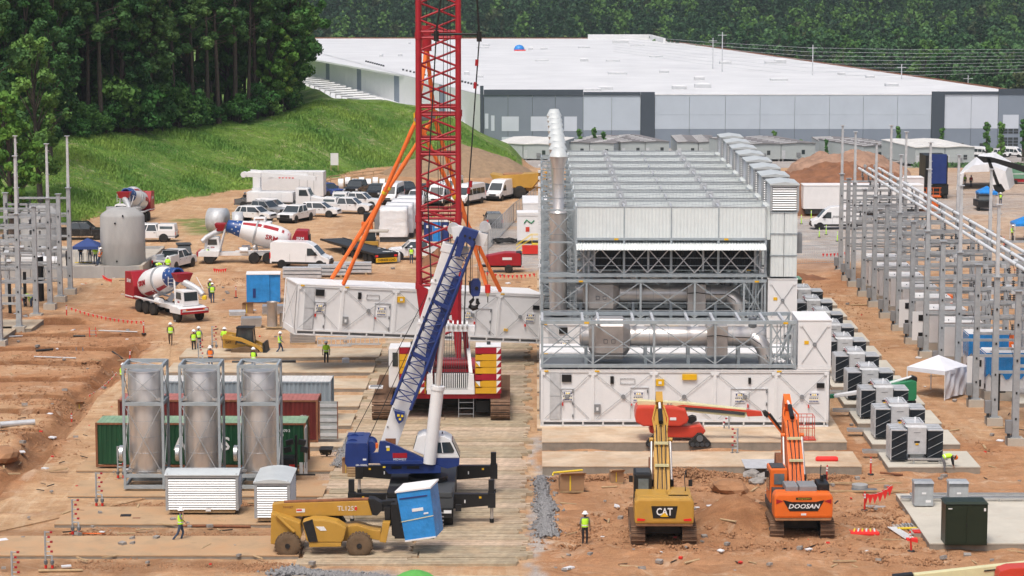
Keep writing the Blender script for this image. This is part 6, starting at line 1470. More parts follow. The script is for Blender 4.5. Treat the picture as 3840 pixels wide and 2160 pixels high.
# ---------------- bucket truck with white box body ----------------
bt=thing('bucket_truck','white utility truck with long folded boom over its cab','utility truck',tuple(P(1075,790)),R(-6))
MB().box(-4.6,1.2,-1.15,1.15,.9,1.25,'darkgrey').build('chassis',bt);MB().box(-4.6,1.0,-1.2,1.2,1.1,2.3,'white').build('service_body',bt,bevel=.04)
for i in range(4):MB().box(-4.4+i*1.35,-3.15+i*1.35,-1.22,-1.2,1.2,2.2,'white_clean').build('locker_door',bt)
cb=MB().prism([(1.3,.8),(3.1,.8),(3.1,1.9),(2.7,2.75),(1.3,2.8)],'Y',-1.1,1.1,'white').build('cab',bt,bevel=.06);MB().prism([(3.1,.8),(4.9,.8),(4.9,1.5),(3.1,1.85)],'Y',-.95,.95,'white').build('bonnet',bt,bevel=.08)
for s in(-1,1):MB().prism([(1.7,1.9),(2.85,1.9),(2.6,2.6),(1.75,2.6)],'Y',s*1.11-.01,s*1.11+.01,'glass').build('side_window',cb)
MB().add([(3.12,-.95,1.95),(3.12,.95,1.95),(2.76,.9,2.65),(2.76,-.9,2.65)],[(0,1,2,3)],'glass').build('windscreen',cb);MB().box(4.85,5.0,-1.1,1.1,.6,.95,'galv_light').build('bumper',bt)
MB().cyl((-3.6,0,2.2),(-3.6,0,2.7),.6,n=16,m='white').build('turntable',bt);MB().box(-4.0,-3.1,-.4,.4,2.7,4.0,'white').build('turret',bt,bevel=.05);MB().box(-5.2,-3.0,-.35,.35,4.0,4.6,'white').build('boom_root',bt,bevel=.06)
MB().beam((-4.6,0,4.45),(3.6,0,3.9),.42,.5,'white').build('lower_boom',bt);MB().beam((-3.5,0,3.2),(-1.6,0,4.0),.16,.16,'white').build('lift_cylinder',bt);MB().beam((-4.4,.4,4.75),(2.6,.4,4.3),.2,.24,'white').build('upper_boom',bt);MB().cyl((-5.1,-.45,4.3),(-5.1,.45,4.3),.35,n=14,m='white').build('elbow',bt)
for i in range(5):MB().prism([(-.9+i*.4,4.0),(-.62+i*.4,4.0),(-.7+i*.4,3.88),(-.82+i*.4,3.88)],'Y',-.28,-.22,'redbright').build('reflector',bt)
wheels(bt,[(4.0,.98),(4.0,-.98),(-2.4,.98),(-2.4,-.98),(-3.5,.98),(-3.5,-.98)],.52,.3)
bx_=thing('box_trailer','tall white box trailer behind the bucket truck','trailer',tuple(P(1080,762)),R(-4));MB().box(-3.2,4.6,-1.2,1.2,1.0,4.0,'white').build('box_body',bx_,bevel=.05)
for x in(1.6,2.6,3.4):MB().box(x,x+.03,-1.23,-1.19,1.1,3.9,'grey').build('panel_seam',bx_)
MB().box(-3,4.4,-1.1,1.1,.7,1.0,'darkgrey').build('frame',bx_);wheels(bx_,[(-2,1),(-2,-1),(-1,1),(-1,-1)],.45,.3)
# ---------------- flatbed with OVERSIZE LOAD sign ----------------
f=P(1448,990);fb=thing('flatbed_trailer','long black flatbed trailer with yellow OVERSIZE LOAD sign','flatbed trailer',tuple(f),R(115))
for i in range(24):MB().box(.0+i*.62,.58+i*.62,-1.25,1.25,1.0,1.06,'darkgrey' if i%2 else 'black').build('deck_board',fb)
MB().box(0,14.9,-.5,.5,.6,.98,'black').build('frame',fb)
for s in(-1,1):MB().box(0,14.9,min(s*1.12,s*1.3),max(s*1.12,s*1.3),.9,1.1,'black').build('side_rail',fb);MB().box(-.05,0,s*1.0-.15,s*1.0+.15,.72,.92,'lamp_red').build('tail_light',fb)
MB().box(-.04,.0,-1.25,1.25,.62,1.06,'black').build('rear_plate',fb)
sg=MB().box(-.12,-.06,-1.1,1.1,.2,.62,'label_yellow').build('sign_board',fb);text('OVERSIZE LOAD',.3,'black_clean',sg,Matrix.Translation((-.13,0,.41))@Matrix.Rotation(-PI/2,4,'Z')@Matrix.Rotation(PI/2,4,'X'),bold=True,squash=.86)
wheels(fb,[(x,y) for x in(1.5,2.8,6.2,7.5,8.8) for y in(-1.0,1.0)],.48,.3,rim='darkgrey')
for k in range(5):MB().box(13+k*.01,13.02+k*.01,0,0.01,1.06,1.07,'black')
# ---------------- articulated dump truck ----------------
dt=thing('dump_truck','yellow articulated dump truck left of the tall stack','dump truck',tuple(P(1975,742)),R(-8))
MB().prism([(-4.0,2.2),(-2.8,1.4),(.9,1.4),(1.6,2.3),(1.7,3.3),(.9,3.2),(-3.2,2.9),(-4.5,3.1)],'Y',-1.4,1.4,'yellow').build('dump_body',dt,bevel=.04);MB().box(-2.9,1.2,-1.2,1.2,2.86,3.1,'clay').build('load',dt)
MB().box(-3.4,4.6,-.5,.5,.9,1.4,'yellow').build('frame',dt);MB().prism([(2.1,1.3),(4.9,1.2),(4.9,2.0),(3.8,2.3),(3.7,3.4),(2.4,3.4)],'Y',-1.1,1.1,'yellow').build('cab',dt,bevel=.05);MB().prism([(2.6,2.3),(3.6,2.3),(3.55,3.2),(2.6,3.2)],'Y',-1.12,1.12,'glass').build('cab_window',dt)
wheels(dt,[(-2.5,1.2),(-2.5,-1.2),(-.7,1.2),(-.7,-1.2),(3.3,1.2),(3.3,-1.2)],.82,.6,rim='yellow')
# ---------------- people ----------------
def pose(kind):
 J=dict(pel=(0,0,.95),sp=(0,0,1.12),ch=(.01,0,1.32),nk=(.01,0,1.48),hd=(.03,0,1.60),tp=(.03,0,1.74))
 for s,n in((1,'l'),(-1,'r')):
  J.update({'hip'+n:(0,s*.10,.90),'kn'+n:(.03,s*.11,.50),'an'+n:(0,s*.11,.09),'to'+n:(.17,s*.12,.04),'sh'+n:(0,s*.19,1.42),'el'+n:(-.02,s*.26,1.14),'wr'+n:(.08,s*.25,.90),'ha'+n:(.12,s*.245,.82)})
 if kind=='walk':J.update(knl=(.17,.11,.52),anl=(.24,.11,.10),tol=(.40,.12,.08),knr=(-.04,-.11,.49),anr=(-.32,-.11,.16),tor=(-.20,-.12,.05),ell=(-.12,.25,1.15),wrl=(-.10,.26,.92),hal=(-.08,.26,.84),elr=(.10,-.24,1.16),wrr=(.28,-.2,1.0),har=(.33,-.18,.95))
 if kind=='phone':J.update(knl=(.12,.11,.50),anl=(-.02,.11,.10),tol=(.16,.12,.04),knr=(-.12,-.11,.50),anr=(-.40,-.11,.16),tor=(-.28,-.12,.04),elr=(.10,-.24,1.2),wrr=(.16,-.12,1.46),har=(.12,-.1,1.55),ell=(.02,.24,1.15),wrl=(.2,.2,1.0),hal=(.25,.18,.95))
 if kind=='hold':J.update(ell=(.02,.24,1.14),wrl=(.26,.12,1.12),hal=(.33,.08,1.12),elr=(.02,-.24,1.14),wrr=(.26,-.12,1.12),har=(.33,-.08,1.12),hd=(.07,0,1.59),tp=(.10,0,1.72))
 if kind=='lean':J.update(pel=(.12,0,.92),sp=(.05,0,1.1),ch=(-.04,0,1.3),nk=(-.08,0,1.46),hd=(-.03,0,1.58),tp=(0,0,1.72),hipl=(.12,.1,.88),hipr=(.12,-.1,.88),knl=(.25,.11,.5),knr=(.18,-.11,.5),anl=(.36,.11,.09),anr=(.3,-.11,.09),tol=(.53,.12,.04),tor=(.47,-.12,.04),shl=(-.08,.19,1.4),shr=(-.08,-.19,1.4),ell=(-.04,.25,1.14),wrl=(.18,.1,1.14),hal=(.25,.05,1.16),elr=(-.04,-.25,1.14),wrr=(.18,-.1,1.14),har=(.25,-.05,1.16))
 if kind=='bend':J.update(pel=(-.1,0,.9),sp=(.08,0,.98),ch=(.3,0,1.0),nk=(.46,0,.98),hd=(.58,0,.93),tp=(.70,0,.88),hipl=(-.1,.1,.86),hipr=(-.1,-.1,.86),knl=(.05,.11,.48),knr=(-.02,-.11,.48),shl=(.42,.18,.96),shr=(.42,-.18,.96),ell=(.46,.2,.68),wrl=(.5,.12,.45),hal=(.52,.1,.37),elr=(.48,-.2,.68),wrr=(.52,-.12,.45),har=(.54,-.1,.37))
 if kind=='reach':J.update(ell=(.16,.26,1.28),wrl=(.38,.22,1.3),hal=(.46,.2,1.31),knl=(.06,.12,.5),tol=(.2,.13,.04))
 return{k:Vector(v) for k,v in J.items()}
RAD=dict(pel=(.135,.16),sp=(.115,.15),ch=(.125,.17),nk=(.06,.06),hd=(.092,.08),tp=(.07,.065))
for n in 'lr':RAD.update({'hip'+n:(.095,)*2,'kn'+n:(.065,)*2,'an'+n:(.05,)*2,'to'+n:(.042,)*2,'sh'+n:(.068,)*2,'el'+n:(.048,)*2,'wr'+n:(.032,)*2,'ha'+n:(.036,.02)})
def person_meshes(kind):
 J=pose(kind);names=list(J);E=[('pel','sp'),('sp','ch'),('ch','nk'),('nk','hd'),('hd','tp')]
 for n in 'lr':E+=[('pel','hip'+n),('hip'+n,'kn'+n),('kn'+n,'an'+n),('an'+n,'to'+n),('ch','sh'+n),('sh'+n,'el'+n),('el'+n,'wr'+n),('wr'+n,'ha'+n)]
 vs=[J[k] for k in names];rs=[RAD[k] for k in names];es=[(names.index(a),names.index(b)) for a,b in E];lab={}
 for n,s in(('l',1),('r',-1)):
  d=(J['ha'+n]-J['wr'+n]).normalized();side=d.cross(Vector((0,0,1)) if abs(d.z)<.9 else Vector((1,0,0))).normalized();h=J['ha'+n];hi=names.index('ha'+n)
  for q,(o,l) in enumerate(((-.03,.055),(-.01,.07),(.012,.066),(.032,.05))):
   a=h+side*o+d*.025;b=a+d*l*.6;c=b+d*l*.4+Vector((0,0,-.015));k=len(vs);vs+=[a,b,c];rs+=[(.0095,)*2,(.009,)*2,(.007,)*2];es+=[(hi,k),(k,k+1),(k+1,k+2)]
  a=h-side*.035*s-d*.01;b=a-side*.02*s+d*.03;k=len(vs);vs+=[a,b];rs+=[(.0105,)*2,(.009,)*2];es+=[(hi,k),(k,k+1)]
 me=bpy.data.meshes.new('p');me.from_pydata(vs,es,[]);o=bpy.data.objects.new('p',me);COL.objects.link(o)
 m=o.modifiers.new('s','SKIN');m.use_smooth_shade=True;me.skin_vertices[0]
 for i,r in enumerate(rs):me.skin_vertices[0].data[i].radius=r;me.skin_vertices[0].data[i].use_root=i==names.index('pel')
 sb=o.modifiers.new('b','SUBSURF');sb.levels=1;bpy.context.view_layer.update()
 bm_=bpy.data.meshes.new_from_object(o.evaluated_get(bpy.context.evaluated_depsgraph_get()));bpy.data.objects.remove(o)
 bones=[(J[a],J[b],(3 if a.startswith('an') else 2 if a[:2] in('hi','kn') or b.startswith('hip') else 0 if a in('nk','hd') or a[:2] in('wr',) else 1 if a[:2]!='el' else 4)) for a,b in E]
 col=[]
 for p in bm_.polygons:
  c=p.center;best=9;k=1
  for a,b,q in bones:
   ab=b-a;t=max(0,min(1,(c-a).dot(ab)/ab.length_squared));d=(c-a-ab*t).length
   if d<best:best=d;k=q
  if k==4:k=1 if sum(map(ord,kind))%2 else 0
  if k==1 and(c-J['pel']).dot((J['sp']-J['pel']).normalized())<.02:k=2
  col.append(k)
 f=Matrix.Translation(J['hd'])@(J['tp']-J['hd']).to_track_quat('Z','Y').to_matrix().to_4x4() if kind=='bend' else Matrix.Translation(J['hd'])
 fb=MB();fb.merge(MB().cb((.095,0,.03),(.035,.025,.045),'skin'));[fb.cb((.085,s*.032,.055),(.012,.022,.012),'hair') for s in(-1,1)];[fb.cb((0,s*.085,.035),(.03,.018,.05),'skin') for s in(-1,1)];fb.cb((.088,0,-.015),(.008,.04,.008),'red');fb.xf(f)
 ve=MB();sp=[J['pel'].lerp(J['sp'],.1),J['sp'],J['ch'],J['nk'].lerp(J['ch'],.35)];rx=[(.145,.185),(.14,.18),(.15,.205),(.11,.17)];n=14;vv=[]
 for i,c in enumerate(sp):
  d=(sp[min(i+1,3)]-sp[max(0,i-1)]).normalized();a=d.cross(Vector((0,1,0))).normalized();b=Vector((0,1,0))
  for k in range(n):t=2*PI*k/n;vv.append(c-a*math.cos(t)*rx[i][0]+b*math.sin(t)*rx[i][1])
 ve.add(vv,[(i*n+k,i*n+(k+1)%n,(i+1)*n+(k+1)%n,(i+1)*n+k) for i in range(3) for k in range(n)],'hivis',True)
 st2=MB();m_=[(vv[i]+vv[n+i])/2 for i in range(n)];m2=[v+(vv[n+i]-vv[i]).normalized()*.05 for i,v in enumerate(m_)];cen=(sp[0]+sp[1])/2
 pr=lambda v:cen+(v-cen)*1.03
 st2.add([pr(v) for v in m_]+[pr(v) for v in m2],[(k,(k+1)%n,n+(k+1)%n,n+k) for k in range(n)],'reflective')
 hh=MB();hh.lathe([(.175,.0),(.165,.02),(.125,.025),(.12,.07),(.095,.12),(.05,.145),(0,.15)],(0,0,0),'Z',16,'white_clean');hm=Matrix.Translation(J['hd'].lerp(J['tp'],.45))@(J['tp']-J['hd']).to_track_quat('Z','Y').to_matrix().to_4x4()
 hh.xf(hm);ha=MB();ha.lathe([(.10,-.07),(.108,0),(.1,.03)],(-.012,0,0),'Z',12,'hair');ha.xf(hm)
 return bm_,col,fb,ve.mesh('vest'),st2.mesh('reflective_band'),hh.mesh('hard_hat'),ha.mesh('hair')
PM={}
def recol(me,m):me=me.copy();me.materials.clear();me.materials.append(MATS[m]);return me
def person(px,py,rz,kind,label,vest='hivis',shirt='shirt_grey',legs='jeans',hat='white_clean',skin='skin',z=0,h=1.0,loc=None):
 if kind not in PM:PM[kind]=person_meshes(kind)
 bm_,col,fb,ve,st2,hh,ha=PM[kind]
 p=loc or P(px,py,z);
 if loc is None and z==0:p.z=gz(p.x,p.y)
 t=thing('person',label,'person',tuple(p),R(rz),'workers in high visibility clothing');t.scale=(h,)*3
 b=bm_.copy();b.materials.clear();[b.materials.append(MATS[m]) for m in(skin,shirt,legs,'boots')];b.polygons.foreach_set('material_index',col)
 bb=bmesh.new();bb.from_mesh(b);f2=fb.mesh('f');nm=len(b.materials);bb.from_mesh(f2);bb.faces.ensure_lookup_table()
 for f in bb.faces[len(col):]:f.material_index=0 if f.material_index==fb.mats.index('skin') else 3
 bb.to_mesh(b);bb.free();ob('body',b,t)
 if vest:ob('vest',recol(ve,vest),t);ob('reflective_band',st2,t)
 ob('hard_hat',recol(hh,hat),t);ob('hair',ha,t);return t
for a in((678,2035,0,'phone','worker walking in the foreground with a hand to the face beside the long louvred box',dict(h=1.02)),(2193,2044,-70,'stand','worker in yellow vest and black trousers left of the yellow excavator',dict(legs='trousers_dark',skin='skin_dark',h=.98)),(3541,1773,0,'bend','worker with orange helmet bending beside the nearest transformer',dict(hat='hivis_orange',shirt='shirt_dark',legs='shirt_grey')),(1224,1368,-90,'stand','worker in lime shirt standing alone on the soil left of the crawler crane',dict(shirt='hivis',legs='trousers_dark',skin='skin_dark')),(1050,1331,0,'walk','worker walking past the stacked panels behind the skid steer',dict(legs='jeans')),(640,1295,-88,'walk','worker in vest walking towards the camera below the red mixer',dict(shirt='trousers_brown',legs='trousers_brown')),(727,1323,-60,'stand','worker with yellow sun brim, nearer of the pair left of the skid steer',dict(legs='trousers_dark',shirt='trousers_brown')),(746,1311,95,'stand','worker in vest and jeans, farther of the pair left of the skid steer',{}),(842,1314,80,'stand','worker in lime shirt right behind the skid steer',dict(shirt='hivis')),(790,1386,-100,'hold','worker in orange vest above the middle silver stack',dict(vest='hivis_orange',skin='skin')),(952,1394,-120,'stand','worker in dark shirt and vest above the right silver stack',dict(shirt='shirt_dark')),(458,1456,10,'hold','worker standing at the left silver stack holding a tablet',dict(legs='trousers_dark')),(781,988,20,'reach','worker reaching to the cab of the side on mixer',dict(legs='shirt_grey')),(378,998,170,'lean','worker in orange vest leaning against the concrete tank',dict(vest='hivis_orange',z=1.02)),(358,990,-80,'stand','worker in lime vest at the right post of the blue canopy',dict(z=1.02,shirt='hivis')),(338,986,-95,'stand','worker in grey shirt in the middle under the blue canopy',dict(vest=None,z=1.02)),(303,985,-60,'hold','worker with white helmet at the back under the blue canopy',dict(vest=None,shirt='shirt_dark',z=1.02)),(630,1030,80,'stand','worker in lime shirt behind the service truck',dict(shirt='hivis')),(588,1030,30,'bend','worker bending at the wall corner beside the service truck',dict(shirt='hivis')),(797,1137,100,'hold','worker in lime vest near the yellow barrel',{}),(786,1120,-20,'hold','worker with long tool, behind the one near the yellow barrel',dict(shirt='shirt_dark')),(92,1150,-10,'bend','worker crouching in the left switchyard',dict(shirt='hivis')),(118,1152,175,'bend','second worker crouching between the left steel columns',dict(shirt='shirt_dark')),(250,1000,20,'hold','worker among the white bags left of the blue canopy',dict(vest=None,shirt='shirt_dark',legs='trousers_dark',z=1.02)),(1543,989,-100,'stand','worker in vest in front of the white pickup by the small soil pile',dict(shirt='shirt_grey',legs='jeans')),(3795,905,0,'hold','worker in lime vest working at the right edge of the site',dict(legs='trousers_brown')),(3618,700,-90,'stand','worker in lime vest standing inside the white tent',dict(h=.9)),(3641,702,-80,'stand','worker in red vest standing inside the white tent',dict(vest='redbright',h=.9)),(3752,770,-120,'hold','worker beside the black vehicle under the blue canopy top',dict(h=.9)),(1622,850,-60,'hold','worker in lime vest by the portable toilets behind the boom',{}),(919,775,-90,'stand','person in black at the rear of the bucket truck',dict(vest=None,shirt='shirt_dark',legs='trousers_dark',hat='grey'))):
 person(a[0],a[1],a[2],a[3],a[4],**a[5])
# ---------------- yellow telehandler with its wrapped load ----------------
th=thing('telehandler','yellow telehandler carrying the blue wrapped cabinet in the foreground','telehandler',tuple(P(1210,2088)))
YT=Yc(122.8)
def Z6(*pts):return[(900+x/2.415,1560+y/2.415) for x,y in pts]
def tp(par,poly,m,name,y0,y1,**k):
 mb=MB();mb.ppx(poly,y0,y1,m)
 if k.get('bevel'):mb.xf(INV[par.name]);o=mb.build(name,par,bevel=k['bevel']);return o
 return mb.build(name,par,world=True)
def tH(poly,m,name,a,b,bevel=0):return tp(th,Z6(*poly),m,name,YT+a,YT+b,bevel=bevel)
tH([(292,800),(400,788),(1160,766),(1198,903),(620,908),(440,915),(292,888)],'yellow','boom',.9,1.5,.04)
tH([(280,880),(440,930),(545,972),(560,1080),(520,1162),(310,1166),(276,1160)],'yellow','rear_frame',.2,2.2,.06)
tH([(560,962),(655,935),(760,938),(880,962),(965,1015),(940,1120),(920,1150),(625,1150),(600,1130)],'yellow','engine_cover',-.12,.8,.09)
tH([(568,966),(656,936),(706,1140),(622,1142)],'black','air_intake',-.15,-.11);tH([(622,1148),(918,1148),(916,1184),(628,1190)],'yellow','side_skirt',-.1,.8,.03)
tH([(575,905),(905,900),(960,985),(925,1000),(560,990)],'glass','cab_window',1.6,2.3);tH([(600,895),(900,890),(905,905),(595,910)],'black','cab_roof',1.55,2.35)
tH([(905,900),(915,898),(965,985),(950,990)],'black','cab_pillar',1.55,1.62)
tH([(940,1000),(1060,990),(1190,1030),(1275,1040),(1275,1130),(1150,1110),(900,1140)],'yellow','front_frame',.6,1.7,.04);tH([(1290,965),(1360,965),(1350,1020),(1322,1150),(1262,1140),(1280,1050)],'yellow','outrigger_leg',.1,.6,.03)
tH([(1160,748),(1215,752),(1292,795),(1290,850),(1240,905),(1200,900)],'black','boom_head',.85,1.55,.03);tH([(1240,780),(1400,765),(1400,800),(1250,830)],'black','inner_boom',1.0,1.4)
tH([(1305,830),(1362,830),(1362,1000),(1315,1000)],'black','carriage',.7,1.7);tH([(1365,800),(1420,800),(1440,930),(1485,1100),(1440,1112),(1375,1080)],'black','fork_frame',.5,1.9)
for k in(.6,1.7):tH([(1400,1085),(1760,1100),(1760,1112),(1400,1110)],'black','fork',k,k+.15)
MB().tube([T(*Z6((400,780))[0],YT+1.0),T(*Z6((1165,752))[0],YT+1.0)],.09,10,'rust').build('hose_cover',th,world=True)
MB().tube([T(*Z6((330,900))[0],YT+.1),T(*Z6((490,1050))[0],YT+.1)],.09,10,'yellow').build('lift_cylinder',th,world=True)
tx=T(*Z6((972,838))[0],YT+.9);text('TL1255',.34,'white',th,INV[th.name]@face_y(tx.x,YT+.885,tx.z),squash=.95)
tH([(1040,822),(1055,820),(1062,838),(1055,855),(1040,855)],'redbright','decal',.88,.9);tH([(510,842),(588,840),(588,872),(510,874)],'white','decal',.88,.9);tH([(512,846),(560,845),(560,860),(512,860)],'redbright','decal_band',.87,.88);tH([(685,1002),(760,1002),(785,1038),(730,1040)],'white','decal',-.14,-.12)
text('TARGET',.14,'rust',th,INV[th.name]@face_y(T(*Z6((420,826))[0],YT).x,YT+.89,T(*Z6((420,826))[0],YT+.9).z))
wm,rm=wheel_mesh(.63,.5,rim='yellow',tyre='rubber_muddy')
for x,y in((435,1165),(1082,1150)):
 for d,m_ in((.1,1),(2.1,1)):
  q=T(*Z6((x,y))[0],YT+d);w=MB();o=ob('wheel',wm,th,tuple(INV[th.name]@V(q.x,q.y,.64)));ob('rim',rm,o)
  lg=MB().cb((0,0,.62),(.1,.44,.07),'rubber_muddy').mesh('tread_lug') if 'lug' not in globals() else lug;lug=lg
  for k in range(22):ob('tread_lug',lug,o,(0,0,0),(0,k*2*PI/22,0))
  MB().cyl((0,-.3,0),(0,-.2,0),.13,n=10,m='black').build('hub',o)
ld=thing('wrapped_cabinet','tilted white topped cabinet in blue film on the telehandler forks','wrapped cabinet',tuple(T(*Z6((1497,1140))[0],YT)),0)
fa=[T(*q,YT-.1) for q in Z6((1415,695),(1720,655),(1775,1100),(1497,1140))];dp=V(.34,1.25,.12)
mb=MB();mb.add([fa[3],fa[2],fa[1],fa[0]]+[v+dp for v in(fa[3],fa[2],fa[1],fa[0])],[(0,1,2,3),(7,6,5,4),(0,4,5,1),(1,5,6,2),(3,7,4,0)],'wrap_blue');mb.build('blue_wrap',ld,world=True,bevel=.02)
up_=(fa[0]-fa[3]).normalized()*.08;mb=MB();e_=(fa[1]-fa[0]).normalized()*.05;q4=[fa[0]-e_-dp*.04,fa[1]+e_-dp*.04,fa[1]+e_+dp*1.04,fa[0]-e_+dp*1.04];mb.add(q4+[v+up_ for v in q4],[(3,2,1,0),(4,5,6,7),(0,1,5,4),(1,2,6,5),(2,3,7,6),(3,0,4,7)],'white_clean');mb.build('lid',ld,world=True)
def on(f,u,v,w=-.02):return f[0].lerp(f[1],u).lerp(f[3].lerp(f[2],u),v)+dp*w
for u0,u1,v0,v1,m,n_ in((.06,.9,.12,.15,'blue','dark_band'),(.38,.72,.36,.42,'white','handle_plate'),(0,1,.585,.60,'cream','strap'),(.72,.86,.47,.5,'white','label_sheet'),(.0,1,.97,1.0,'white','bottom_rail')):
 sl_=.0 if n_!='strap' else-.04;mb=MB();c_=[on(fa,u0,v0),on(fa,u1,v0+sl_),on(fa,u1,v1+sl_),on(fa,u0,v1)];mb.add(c_+[q+dp*.03 for q in c_],[(3,2,1,0),(4,5,6,7),(0,1,5,4),(1,2,6,5),(2,3,7,6),(3,0,4,7)],m);mb.build(n_,ld,world=True)
# ---------------- excavators seen from behind (x right, y away) ----------------
def excavator(px,py,m,label,name_txt,doosan=False,up=0):
 p=P(px,py);t=thing('excavator',label,'excavator',(p.x,p.y+.2,0),R(1 if doosan else-1))
 for s in(-1,1):track(t,s*1.3-.36,s*1.3+.36,5.0,.95,46,'track_rust','crawler_track',.05)
 MB().box(-.9,.9,1.0,4.0,.4,.85,'black').build('undercarriage',t);MB().cyl((0,2.4,.85),(0,2.4,1.1),.8,n=20,m='black').build('slewing_ring',t)
 W=1.48
 MB().prism([(-W,1.2),(W,1.2),(W+.02,1.5),(W+.02,2.3),(W-.12,2.5),(-W+.12,2.5),(-W-.02,2.3),(-W-.02,1.5)],'Y',-.35,.75,m).build('counterweight',t,bevel=.12)
 MB().prism([(-W+.05,1.06),(W-.05,1.06),(W-.02,1.22),(-W+.02,1.22)],'Y',-.3,.7,'clay_dark' if not doosan else 'clay').build('muddy_lower_edge',t,bevel=.04)
 MB().box(-W+.05,W-.05,.76,4.2,1.1,1.5,m if not doosan else 'darkgrey').build('upper_frame',t)
 if not doosan:
  MB().box(-1.38,.15,.3,1.9,2.4,2.52,m).build('engine_hood',t,bevel=.04);MB().box(.2,1.4,.3,1.9,2.4,2.5,m).build('engine_hood',t,bevel=.04);MB().box(-1.42,1.42,.76,3.0,1.5,2.4,m).build('engine_housing',t)
 else:
  MB().box(-1.38,1.4,.76,3.0,1.5,2.35,'darkgrey').build('engine_housing',t);MB().box(-.85,-.2,.2,1.6,2.45,2.75,'grey').build('engine_hood',t,bevel=.05);MB().box(-.15,.75,.2,1.6,2.45,2.75,'grey').build('engine_hood',t,bevel=.05);MB().box(.8,1.4,.3,1.6,2.45,2.85,'black').build('engine_hood',t,bevel=.05)
  MB().cyl((1.1,1.0,2.8),(1.1,1.0,3.15),.1,n=10,m='black_clean').build('exhaust_pipe',t)
 mb=MB();k=.66 if not doosan else 1.05;mb.prism([(-k,2.12),(k,2.12),(k*.85,1.5),(-k*.85,1.5)] if not doosan else[(-k,2.15),(-.6,2.05),(.6,2.05),(k,2.15),(.72,1.58),(-.72,1.58)],'Y',-.372,-.34,'black_clean');mb.build('name_plate',t)
 z=1.82;text(name_txt,.52 if not doosan else .32,'white',t,face_y(0,-.38,z),bold=True,squash=.8 if not doosan else 1.15,shear=0 if not doosan else .25)
 if not doosan:
  MB().prism([(-.22,1.58),(.22,1.58),(0,1.8)],'Y',-.395,-.38,'label_yellow').build('triangle_emblem',t)
 else:
  MB().box(-.4,.4,-.372,-.34,2.17,2.28,'black_clean').build('dealer_plate',t);text('Synergy Equipment',.085,'yellowbright',t,face_y(.02,-.376,2.225));MB().box(-.13,.13,-.372,-.34,1.36,1.46,'white').build('plate',t)
  for s in(-1,1):MB().prism([(s*1.4,2.2),(s*1.4,1.95),(s*1.05,2.1)],'Y',-.37,-.34,'red').build('reflector',t)
 for s in(-1,1):
  if not doosan:MB().prism([(s*1.35,1.5),(s*1.38,1.36),(s*1.0,1.36),(s*.95,1.45)],'Y',-.37,-.34,'lamp_red').build('tail_light',t)
 cb=MB().box(-1.45,-.55,1.9,3.5,1.5,3.3,'black' if not doosan else 'exorange').build('cab',t,bevel=.07);MB().box(-1.25,-.72,1.86,1.9,2.5,3.05,'glass_pale').build('rear_window',cb);MB().box(-1.47,-1.44,2.1,3.3,2.1,3.05,'glass').build('side_window',cb);MB().box(-1.35,-.65,2.1,3.3,3.3,3.34,'darkgrey').build('roof_hatch',cb)
 mb=MB();mb.box(-1.12,-.85,2.2,2.3,2.3,2.75,'black_clean');mb.build('seat',cb)
 for x,y,zz in((-1.62,1.95,3.05),(1.45,2.4,2.75)):MB().box(x-.1,x+.1,y-.05,y+.05,zz-.18,zz+.15,'black').build('mirror',t)
 mb=MB();mb.tube([(1.15,1.5,2.5),(1.1,1.6,3.2),(1.2,2.1,3.45),(1.25,2.6,3.0)],.03,5,'black');mb.build('handrail',t)
 def bw(y,zc_,w,hh):return y,zc_,w,hh
 sec=[(2.2,1.7,.42,.35),(3.3,3.5,.40,.5),(4.9,5.1,.34,.45),(6.3,5.75+up,.26,.35),(7.2,5.7+up,.2,.25)]
 mb=MB();vs=[]
 for y,zz,w,h in sec:vs+=[(-w,y-h*.5,zz-h*.1+h*.5),(w,y-h*.5,zz-h*.1+h*.5),(w,y+h*.6,zz-h*.5),(-w,y+h*.6,zz-h*.5)]
 mb.add(vs,[(3,2,1,0)]+[(i*4+a,i*4+(a+1)%4,i*4+4+(a+1)%4,i*4+4+a) for i in range(4) for a in range(4)]+[tuple(range(len(vs)-4,len(vs)))],m);mb.build('boom',t,bevel=.03)
 for s in(-1,1):
  MB().cyl((s*.55,3.6,1.5),(s*.52,3.35,2.7),.12,n=12,m='black' if not doosan else 'darkgrey').build('boom_cylinder',t);MB().cyl((s*.52,3.35,2.7),(s*.48,4.4,4.6),.07,n=10,m='stainless').build('cylinder_rod',t);MB().cyl((s*.4,4.4,4.6),(s*.6,4.4,4.6),.12,n=12,m=m).build('pin_boss',t)
  MB().tube([(s*.30,4.4,5.0),(s*.40,5.2,5.55),(s*.2,6.2,6.1+up)],.05,5,m).build('boom_bracket',t)
 for k in range(5):
  x=-.24+k*.12;MB().tube([(x*.6,1.9,2.0),(x,2.35,2.5),(x*(1.1 if k%2 else .8),2.9,3.6),(x,3.9,4.75),(x,4.6,5.35)],.028,5,m if k%2 else 'black').build('hydraulic_pipe',t)
 for zz,y in((3.55,2.88),(4.55,3.75)):MB().box(-.36,.36,y-.12,y-.02,zz-.05,zz+.08,'cream').build('pipe_clamp',t)
 MB().cyl((0,4.5,5.5),(0,5.6,5.95),.12,n=12,m='black').build('stick_cylinder',t);MB().cyl((0,5.6,5.95),(0,6.7,6.4+up),.07,n=10,m='alu_white').build('cylinder_rod',t)
 mb=MB();mb.prism([(6.2,6.3+up),(7.0,6.7+up),(7.4,6.0+up),(7.7,3.0),(7.3,2.9),(6.8,5.6+up)],'X',-.18,.18,m);mb.build('stick',t);mb=MB();mb.prism([(7.2,3.0),(7.8,3.0),(8.0,2.2),(7.5,1.4),(6.9,1.6),(6.8,2.3)],'X',-.5,.5,'rust');mb.build('bucket',t)
 return t
